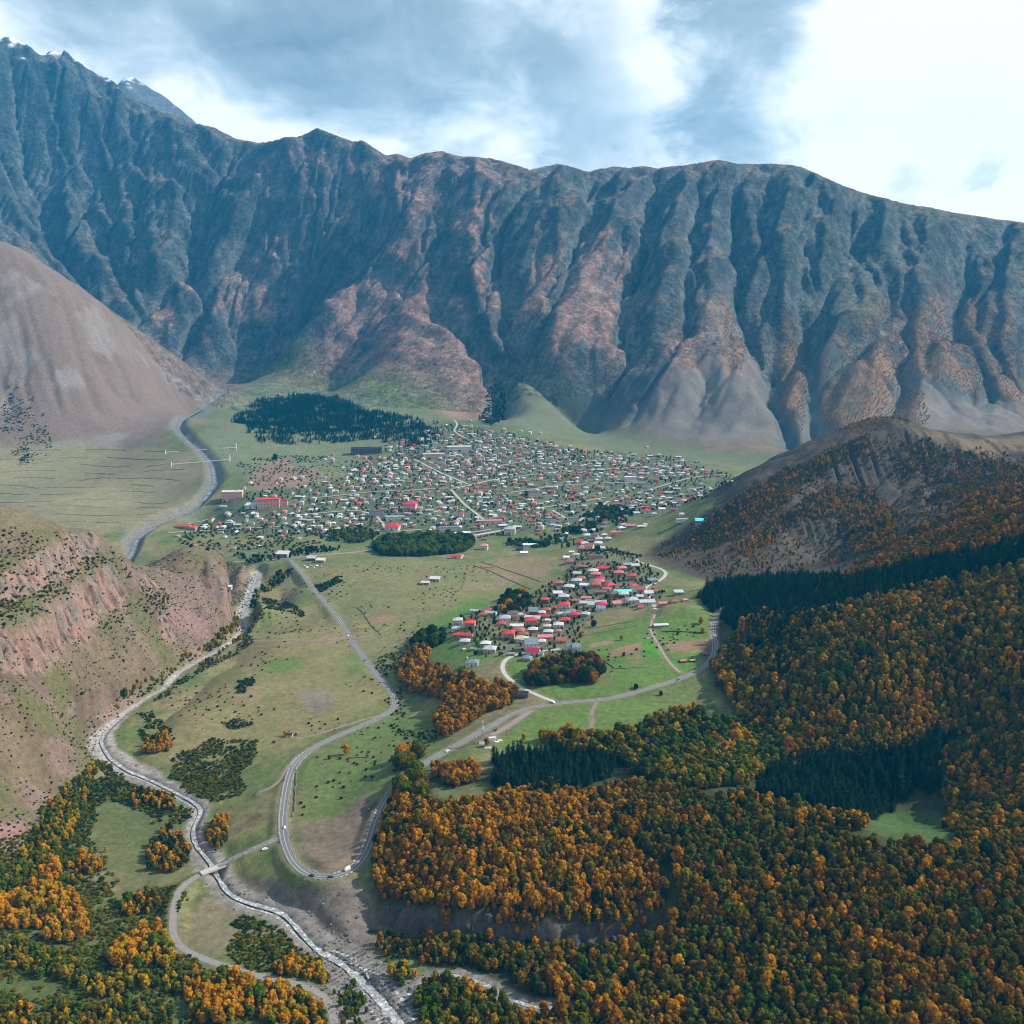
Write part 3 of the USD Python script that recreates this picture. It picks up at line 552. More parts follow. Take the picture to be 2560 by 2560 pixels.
    zone('clearing b', [(1640,1530),(1720,1540),(1790,1570),(1790,1585),(1700,1582),(1640,1550)], (0.045, 0.085, 0.022), rag=3)
    zone('slope stream', [(1320,1320),(1350,1330),(1420,1390),(1390,1390),(1340,1350)], (0.075, 0.1, 0.035), rag=3)
    zone('bare hill', [(1205,1050),(1330,968),(1440,897),(1560,842),(1690,803),(1830,828),(1990,815),(1990,950),(1800,1000),(1640,1060),(1560,1100),(1340,1100)], (0.055, 0.043, 0.03), .97, rag=8, cells=2, var=.4)
    c = lerp(c, np.array([0.055, 0.043, 0.03]) * (1 + .3 * n2)[..., None], (sstep(z, 62, 95) * (x > 330) * sstep(y, 1480, 1560) * (g is not near))[..., None])
    zone('hill crown', [(1700,806),(1760,815),(1830,830),(1990,818),(1990,850),(1880,860),(1830,850)], (0.13, 0.095, 0.055), .9, rag=14, cells=2)
    c = lerp(c, np.array([0.115, 0.095, 0.055]) * (1 + .3 * n2)[..., None], (sstep(z, 25, 60) * (x < -230) * (y < 1560))[..., None])
    zone('left_hill', None, (0.105, 0.08, 0.05), .97, rag=8, cells=2, var=.4)
    if g is near or g is middle:
        m = mask(LEFT_HILL, x, y, 6, 9)
        c = lerp(c, np.array([0.145, 0.1, 0.084]) * (1 + 0.25 * n3)[..., None], (m * .8 * sstep(fbm2(x + y * .6, y, 55, 4, 117) + .3 * n3, 0.06, 0.3))[..., None])
        c = lerp(c, np.array([0.085, 0.085, 0.035]), (m * .85 * sstep(fbm2(x, y, 38, 4, 118) + .3 * n3, 0.0, 0.25))[..., None])
        zone('red scree a', [(-60,1540),(0,1548),(60,1556),(52,1600),(-60,1680)], (0.19, 0.11, 0.1), rag=6)
        zone('red scree b', [(100,1335),(170,1320),(290,1310),(240,1345),(190,1360)], (0.17, 0.115, 0.1), .9, rag=6)
        zone('red scree c', [(310,1160),(350,1145),(400,1170),(385,1200),(340,1195)], (0.2, 0.125, 0.115), .9, rag=5)
        cf = cliff_face[id(g)] * 1.3
        vein = fbm2(x, y, 8, 3, 119)
        rockc = lerp(np.array([0.215, 0.135, 0.105]), np.array([0.15, 0.125, 0.11]), sstep(vein, -.2, .3)[..., None]) * (1 - .6 * sstep(fbm2(x, y, 4, 2, 122), .1, .4))[..., None]
        knoll = (y < 760) & (x > -170)
        rockc = np.where(knoll[..., None], np.array([0.07, 0.06, 0.055]) * (1 + .4 * vein[..., None]), rockc)
        c = lerp(c, rockc, (np.clip(cf * 1.6, 0, 1) * sstep(slope, 0.75, 1.15))[..., None])
        d, s, zz, side, L = signed(g, river_w, 60)
        bw = BED(s) * (1 + .5 * fbm2(x, y, 26, 3, 61))
        gravel = np.array([0.165, 0.15, 0.14]) * (1 + .5 * fbm2(x, y, 4, 2, 121) + .45 * fbm2(x, y, 16, 3, 123))[..., None]
        pale_ = np.array([0.27, 0.245, 0.23]) * (1 + .35 * fbm2(x, y, 4, 2, 121) + .3 * fbm2(x, y, 14, 3, 123))[..., None]
        gravel = lerp(gravel, pale_, sstep(y, 840, 930)[..., None])
        c = lerp(c, gravel, (1 - sstep(d + 2.5 * n3, bw - 2, bw + 2.5))[..., None])
        if g is near:
            d, s, zz, side, L = signed(g, side_w, 40)
            c = lerp(c, gravel * .9, (1 - sstep(d, 5, 9))[..., None])
    if g is not near:
        d, s, zz, side, L = signed(g, terek_w, 110)
        c = lerp(c, np.array([0.125, 0.125, 0.12]) * (1 + .35 * n3)[..., None], (.85 * (1 - sstep(d + 16 * n2 + 8 * n3, 12, 34)))[..., None])
    for name, w in roads_w.items():
        if g is town: break
        d, s, zz, side, L = signed(g, w, 20)
        hw = ROADS[name][1]
        c = lerp(c, np.array([0.16, 0.13, 0.1]), (.8 * (1 - sstep(d + 2 * n3, hw + .5, hw + 3.2)))[..., None])
    return c
def grid_mesh(g, cut, keep=None):
    """the grid as triangles, without the cells that a finer grid covers; the outer rim hangs down a little behind its neighbour"""
    z = g.Z
    idx = np.arange(g.nx * g.ny).reshape(g.ny, g.nx)
    a, b, c_, d = idx[:-1, :-1].ravel(), idx[:-1, 1:].ravel(), idx[1:, 1:].ravel(), idx[1:, :-1].ravel()
    cx, cy = (g.X[:-1, :-1] + g.step / 2).ravel(), (g.Y[:-1, :-1] + g.step / 2).ravel()
    ok = np.ones(len(a), bool)
    for f in cut: ok &= ~f.inside(cx, cy, g.step * 1.2)
    if keep is not None: ok &= keep(cx, cy)
    zz = z.copy()
    for f in cut:
        m = f.inside(g.X, g.Y, g.step * 0.35)
        zz = np.where(m, zz - 0.35 * g.step, zz)
    v = np.stack([g.X.ravel(), g.Y.ravel(), zz.ravel()], 1)
    f = np.concatenate([np.stack([a, b, c_], 1)[ok], np.stack([a, c_, d], 1)[ok]])
    used = np.unique(f); re = np.full(len(v), -1); re[used] = np.arange(len(used))
    e = np.concatenate([f[:, [0, 1]], f[:, [1, 2]], f[:, [2, 0]]]); key = np.sort(e, 1)
    _, first, n = np.unique(key[:, 0] * len(v) + key[:, 1], return_index=True, return_counts=True)
    rim = e[first[n == 1]]                                     # the rim hangs down like a skirt, so that no gap shows between the sheets
    ends = np.unique(rim); low = np.full(len(v), -1); low[ends] = len(used) + np.arange(len(ends))
    hi = low + len(ends)
    sk = np.concatenate([np.stack([hi[rim[:, 1]], hi[rim[:, 0]], low[rim[:, 0]]], 1), np.stack([hi[rim[:, 1]], low[rim[:, 0]], low[rim[:, 1]]], 1)])
    vv = np.concatenate([v[used], v[ends] - [0, 0, 2.0 * g.step + 6], v[ends] - [0, 0, .02]])
    return vv, np.concatenate([re[f], sk]), np.concatenate([used, ends, ends])
# ------------------------------------------------------------------ the ground as meshes
_parts, _base = [], 0
for g, cut in ((near, []), (middle, [near]), (town, [near, middle])):
    wide = (lambda x, y: np.abs(x) < 0.68 * y + 160)
    v, f, used = grid_mesh(g, cut, wide)
    c = floor_tint(g)
    if g is town:
        rc, _ = range_tint(g); c = lerp(c, rc, sstep(g.Y - np.interp(g.X / g.Y, foot_az, foot_d), -160, 40)[..., None])
    _parts.append((v, f + _base, c.reshape(-1, 3)[used])); _base += len(v)
g_v, g_f, g_c = (np.concatenate([p[k] for p in _parts]) for k in range(3))
put_tag(tint_mesh('/World/valley_ground', g_v, g_f, g_c, MAT_GROUND).GetPrim(), kind='structure', label='valley floor and lower slopes of pasture, scree and fields')
v, f, used = grid_mesh(far_fine, [town, middle, near], lambda x, y: np.abs(x) < 0.7 * y + 160)
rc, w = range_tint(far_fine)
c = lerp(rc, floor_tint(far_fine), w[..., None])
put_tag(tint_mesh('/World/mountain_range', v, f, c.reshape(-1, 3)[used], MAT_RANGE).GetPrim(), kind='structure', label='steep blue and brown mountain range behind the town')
outer = Grid(-5200, 5200, -400, 8800, 80)
outer.Z = upsampled(outer, base_far)
class _Keep:      # the area that the finer ground covers, for leaving it out of the coarse sheet
    def inside(s, x, y, m=0):
        ok = np.zeros(np.shape(x), bool)
        for g in (near, middle, town, far_fine): ok |= (x > g.x0 + m) & (x < g.x1 - m) & (y >= g.y0) & (y <= g.y1)
        return ok & (np.abs(x) < 0.68 * y + 160 - 2.2 * m) & (y > near.y0 + m) & (y < far_fine.y1 - m)
oc = np.where((outer.Z > 500)[..., None], np.array([0.1, 0.09, 0.075]), np.array([0.12, 0.12, 0.055])) * (1 + 0.3 * fbm2(outer.X, outer.Y, 300, 3, 7)[..., None])
# a snowier summit farther back, over the saddle
rear = Grid(-4100, -2300, 7700, 9000, 25)
q = np.array([at_y(np.float64(u), np.float64(v), 8200.) for u, v in [(170,215),(215,160),(232,140),(250,133),(275,147),(300,163),(330,190),(365,222),(420,270)]])
prof = np.interp(rear.X, q[:, 0], q[:, 2])
rear.Z = prof - np.abs(rear.Y - 8200) * .62 + 60 * fbm2(rear.X, rear.Y, 240, 4, 301) - 40 + 26 * (0.3 - np.abs(fbm2(rear.X, rear.Y * .6, 90, 4, 302)))
rear.Z = np.maximum(rear.Z, 300)
n2, n3 = fbm2(rear.X, rear.Y, 160, 4, 303), fbm2(rear.X + .5 * rear.Y, rear.Y * .4, 60, 3, 304)
rcol = lerp(np.array([0.09, 0.095, 0.1]), np.array([0.7, 0.72, 0.75]), (.9 * sstep(n3 + .5 * n2 + (rear.Z - 2250) / 500, 0.12, 0.3))[..., None])
v, f, used = grid_mesh(rear, [])
put_tag(tint_mesh('/World/snowy_summit', v, f, rcol.reshape(-1, 3)[used], MAT_RANGE).GetPrim(), kind='structure', label='snow-streaked summit showing behind the saddle at the left')
v, f, used = grid_mesh(outer, [_Keep()])
put_tag(tint_mesh('/World/surrounding_hills', v, f, oc.reshape(-1, 3)[used], MAT_RANGE).GetPrim(), kind='structure', label='hills that close the valley outside the view')
# ------------------------------------------------------------------ naming, parts and copies
_count = {}
def numbered(name, parent='/World'):
    k = (parent, name); n = _count.get(k, 0); _count[k] = n + 1
    return f'{parent}/{name}' + (f'_{n:03d}' if n else '')
def thing(name, label, cat, loc, rz=0.0, scale=(1, 1, 1), group=None):
    x = UsdGeom.Xform.Define(stage, numbered(name))
    x.AddTranslateOp().Set(Gf.Vec3d(*map(float, loc)))
    x.AddRotateZOp().Set(float(math.degrees(rz)))
    if tuple(scale) != (1, 1, 1): x.AddScaleOp().Set(Gf.Vec3f(*map(float, scale)))
    put_tag(x.GetPrim(), label, cat, group)
    return x.GetPrim()
def part(owner, name, mesh, mat, smooth=False, label=None):
    p = owner.GetPath() if hasattr(owner, 'GetPath') else owner
    m = usdkit.mesh(stage, numbered(name, str(p)), mesh, mat, smooth=smooth)
    if label: m.GetPrim().SetCustomDataByKey('label', label)
    return m
_first = {}
def copy_of(key, build, name, label, cat, loc, rz=0.0, scale=(1, 1, 1), group=None):
    """the first of a kind is built in full; every other one refers to a class prim with the same parts"""
    if key not in _first:
        c = stage.CreateClassPrim('/World/Looks/kind_' + key)
        c.SetTypeName('Xform'); build(c); _first[key] = c.GetPath()
    t = thing(name, label, cat, loc, rz, scale, group)
    t.GetReferences().AddInternalReference(_first[key]); t.SetInstanceable(True)
    return t
def scatter(path, protos, pos, rz, sc, which, label, kind='stuff', tilt=None):
    """one point instancer; protos: builders of one mesh each under the instancer"""
    pi = UsdGeom.PointInstancer.Define(stage, path)
    targets = []
    for k, b in enumerate(protos):
        x = UsdGeom.Xform.Define(stage, f'{path}/form_{k:03d}' if k else f'{path}/form'); b(x.GetPrim()); targets.append(x.GetPath())
    pi.CreatePrototypesRel().SetTargets(targets)
    n = len(pos)
    pi.CreatePositionsAttr(Vt.Vec3fArray.FromNumpy(np.asarray(pos, np.float32)))
    q = np.zeros((n, 4)); q[:, 2] = np.sin(rz / 2); q[:, 3] = np.cos(rz / 2)       # x y z w
    pi.CreateOrientationsAttr(Vt.QuathArray([Gf.Quath(float(w), float(x), float(y), float(z)) for x, y, z, w in q]))
    sc = np.asarray(sc, np.float32); sc = sc if sc.ndim == 2 else np.repeat(sc[:, None], 3, 1)
    pi.CreateScalesAttr(Vt.Vec3fArray.FromNumpy(np.ascontiguousarray(sc)))
    pi.CreateProtoIndicesAttr(Vt.IntArray.FromNumpy(np.asarray(which, np.int32)))
    put_tag(pi.GetPrim(), label, kind=kind)
    return pi

# ------------------------------------------------------------------ trees
def leafy(name, a, b, dark=0.55):
    """foliage of one kind of colour: differs from tree to tree and from clump to clump"""
    n = {'o': ('object_info', {}), 'tc': ('geometry', {}), 'n': ('noise_texture', {'scale': 0.55, 'detail': 3.0}), 'm': ('mix', {'color1': a, 'color2': b}),
         'k': ('math', {'math_type': 'multiply_add', 'value2': 0.9, 'value3': -0.45}), 'f': ('math', {'math_type': 'add', 'use_clamp': True}),
         'r': ('map_range', {'from_min': 0.3, 'from_max': 0.7, 'to_min': dark * .6, 'to_max': 1.35}), 'v': ('vector_math', {'math_type': 'scale'}),
         'd': ('diffuse_bsdf', {'roughness': 0.6}), 't': ('translucent_bsdf', {}), 's': ('mix_closure', {'fac': 0.22})}
    l = [('tc.position', 'n.vector'), ('o.random', 'k.value1'), ('k.value', 'f.value1'), ('n.fac', 'f.value2'), ('f.value', 'm.fac'), ('n.fac', 'r.value'), ('m.color', 'v.vector1'), ('r.result', 'v.scale'),
         ('v.vector', 'd.color'), ('v.vector', 't.color'), ('d.BSDF', 's.closure1'), ('t.BSDF', 's.closure2')]
    return usdkit.material(stage, f'{LOOKS}/{name}', n, l, surface='s.closure')
LEAF = {'orange': leafy('orange_leaves', (0.54, 0.235, 0.005), (0.35, 0.158, 0.005)),
        'rust': leafy('rust_leaves', (0.32, 0.135, 0.005), (0.165, 0.086, 0.005)),
        'yellow': leafy('yellow_leaves', (0.38, 0.235, 0.008), (0.25, 0.175, 0.008)),
        'olive': leafy('olive_leaves', (0.175, 0.135, 0.007), (0.08, 0.076, 0.006)),
        'green': leafy('green_leaves', (0.095, 0.135, 0.008), (0.05, 0.08, 0.007)),
        'dark': leafy('dark_green_leaves', (0.034, 0.056, 0.012), (0.018, 0.034, 0.009)),
        'pine': leafy('pine_needles', (0.022, 0.055, 0.026), (0.012, 0.034, 0.019)),
        'red': leafy('red_leaves', (0.14, 0.03, 0.015), (0.08, 0.03, 0.012))}
BARK = plain('bark', (0.16, 0.14, 0.12), 0.9, 0.1, 0.4, 3.0)
TWIG = plain('dark_bark', (0.06, 0.045, 0.035), 0.9, 0.1, 0.4, 3.0)
_ico0, _ico1 = trimesh.creation.icosphere(0), trimesh.creation.icosphere(1)
def _cone(r0, r1, z0, z1, n=5):
    a = np.arange(n) * 2 * np.pi / n
    v = np.concatenate([np.stack([r0 * np.cos(a), r0 * np.sin(a), np.full(n, z0)], 1), np.stack([r1 * np.cos(a), r1 * np.sin(a), np.full(n, z1)], 1)])
    i = np.arange(n); j = (i + 1) % n
    return v, np.concatenate([np.stack([i, j, j + n], 1), np.stack([i, j + n, i + n], 1)])
def _join(ms):
    vs, fs, b = [], [], 0
    for v, f in ms: vs.append(v); fs.append(np.asarray(f) + b); b += len(v)
    return np.concatenate(vs), np.concatenate(fs)
def crown_round(seed, h=8.0, w=4.6, lo=0.26, leaves=150, clumps=15, pointy=0.0):
    """a crown of lit and shaded clumps in an uneven egg, with loose leaf sprays round it"""
    rg = np.random.default_rng(seed); ms = []
    for k in range(clumps):
        t = (k + rg.random()) / clumps; z = h * (lo + (0.97 - lo) * t)
        prof = np.sin(np.pi * np.clip(0.12 + 0.84 * t, 0, 1)) ** 0.75 * (1 - pointy * t)
        a, r = k * 2.4 + rg.normal() * .5, w / 2 * prof * (0.42 + 0.35 * rg.random())
        s = w * (0.19 + 0.1 * rg.random()) * (1 - 0.35 * t * pointy)
        b = _ico1
        v = np.array(b.vertices) * s * rg.uniform(0.75, 1.2, 3); v *= 1 + rg.normal(0, 0.13, (len(v), 1))
        ms.append((v + [r * math.cos(a), r * math.sin(a), min(z, h - s * .8)], b.faces))
    n = leaves; t = rg.random(n); prof = np.sin(np.pi * np.clip(0.10 + 0.86 * t, 0, 1)) ** 0.7 * (1 - pointy * t)
    a = rg.random(n) * 6.283; r = w / 2 * prof * (0.72 + 0.42 * rg.random(n))
    c = np.stack([r * np.cos(a), r * np.sin(a), h * (lo - .03 + (1.02 - lo) * t)], 1)
    e = rg.normal(0, 1, (n, 3, 3)) * (0.085 * w); v = (c[:, None] + e).reshape(-1, 3)
    ms.append((v, np.arange(3 * n).reshape(-1, 3)))
    return _join(ms)
def crown_fir(seed, h=12.0, w=5.0, tiers=9, lo=0.10):
    """drooping, uneven whorls of boughs that narrow to the top, with sprays of needles round them"""
    rg = np.random.default_rng(seed); ms = []
    for k in range(tiers):
        t = k / (tiers - 1); z = h * (lo + (0.9 - lo) * t); r = w / 2 * (1 - 0.86 * t ** 1.6) + .1
        m = 8; a = np.arange(m) * 6.283 / m + rg.random() * 6; rr = r * rg.uniform(0.5, 1.2, m)
        top = np.array([[rg.normal(0, .12), rg.normal(0, .12), z + 0.13 * h * (1 - .3 * t)]])
        rim = np.stack([rr * np.cos(a), rr * np.sin(a), z - 0.3 * rr + rg.normal(0, .2, m)], 1)
        mid = np.stack([.5 * rr * np.cos(a + .35), .5 * rr * np.sin(a + .35), np.full(m, z + .02 * h)], 1)
        v = np.concatenate([top, rim, mid]); i = np.arange(m); j = (i + 1) % m
        ms.append((v, np.concatenate([np.stack([0 * i, 1 + i, 1 + m + i], 1), np.stack([0 * i, 1 + m + i, 1 + j], 1), np.stack([1 + i, 1 + m + i, 1 + m + (i - 1) % m], 1)])))
    n = 110; t = rg.random(n); a = rg.random(n) * 6.283; r = w / 2 * (1 - .86 * t ** 1.6) * rg.uniform(.6, 1.1, n)
    c = np.stack([r * np.cos(a), r * np.sin(a), h * (lo + (.9 - lo) * t)], 1)
    ms.append(((c[:, None] + rg.normal(0, .07 * w, (n, 3, 3)) * [1, 1, .6]).reshape(-1, 3), np.arange(3 * n).reshape(-1, 3)))
    return _join(ms)
def trunk_of(seed, h, r, top=0.75, limbs=4):
    rg = np.random.default_rng(seed + 77); ms = [_cone(r, r * .35, -0.8, h * top)]
    for k in range(limbs):
        v, f = _cone(r * .4, r * .12, 0, h * .3, 3)
        tilt, az = rg.uniform(.5, .9), k * 1.7 + rg.random()
        R = trimesh.transformations.rotation_matrix(az, [0, 0, 1])[:3, :3] @ trimesh.transformations.rotation_matrix(tilt, [0, 1, 0])[:3, :3]
        ms.append((v @ R.T + [0, 0, h * rg.uniform(.25, .5)], f))
    return _join(ms)
CROWNS = {}
for k in range(4): CROWNS['birch', k] = (crown_round(10 + k, 8.2, [4.6, 4.2, 5.0, 4.0][k], .22, 150, 15, [0, .25, 0, .4][k]), trunk_of(k, 8.2, .16))
for k in range(3): CROWNS['pine', k] = (crown_fir(30 + k, 12.5, [6.6, 5.6, 7.4][k], [8, 9, 7][k]), trunk_of(9, 12.5, .2, .9, 0))
for k in range(2): CROWNS['broad', k] = (crown_round(40 + k, 10.5, 8.0, .2, 260, 24, 0), trunk_of(20 + k, 10.5, .3))
for k in range(3): CROWNS['shrub', k] = (crown_round(50 + k, 2.2, 3.6, .05, 90, 8, 0), trunk_of(30 + k, 2.2, .07, .5, 3))
for k in range(2): CROWNS['poplar', k] = (crown_round(60 + k, 13.0, 3.6, .12, 200, 20, .3), trunk_of(40 + k, 13, .22))
FORM_H = {'birch': 8.2, 'pine': 12.5, 'broad': 10.5, 'shrub': 2.2, 'poplar': 13.0}
def tree_builder(form, k, leaf):
    def b(owner):
        cr, tr = CROWNS[form, k]
        part(owner, 'crown', cr, LEAF[leaf]); part(owner, 'trunk', tr, TWIG if form in ('pine', 'shrub') else BARK)
    return b
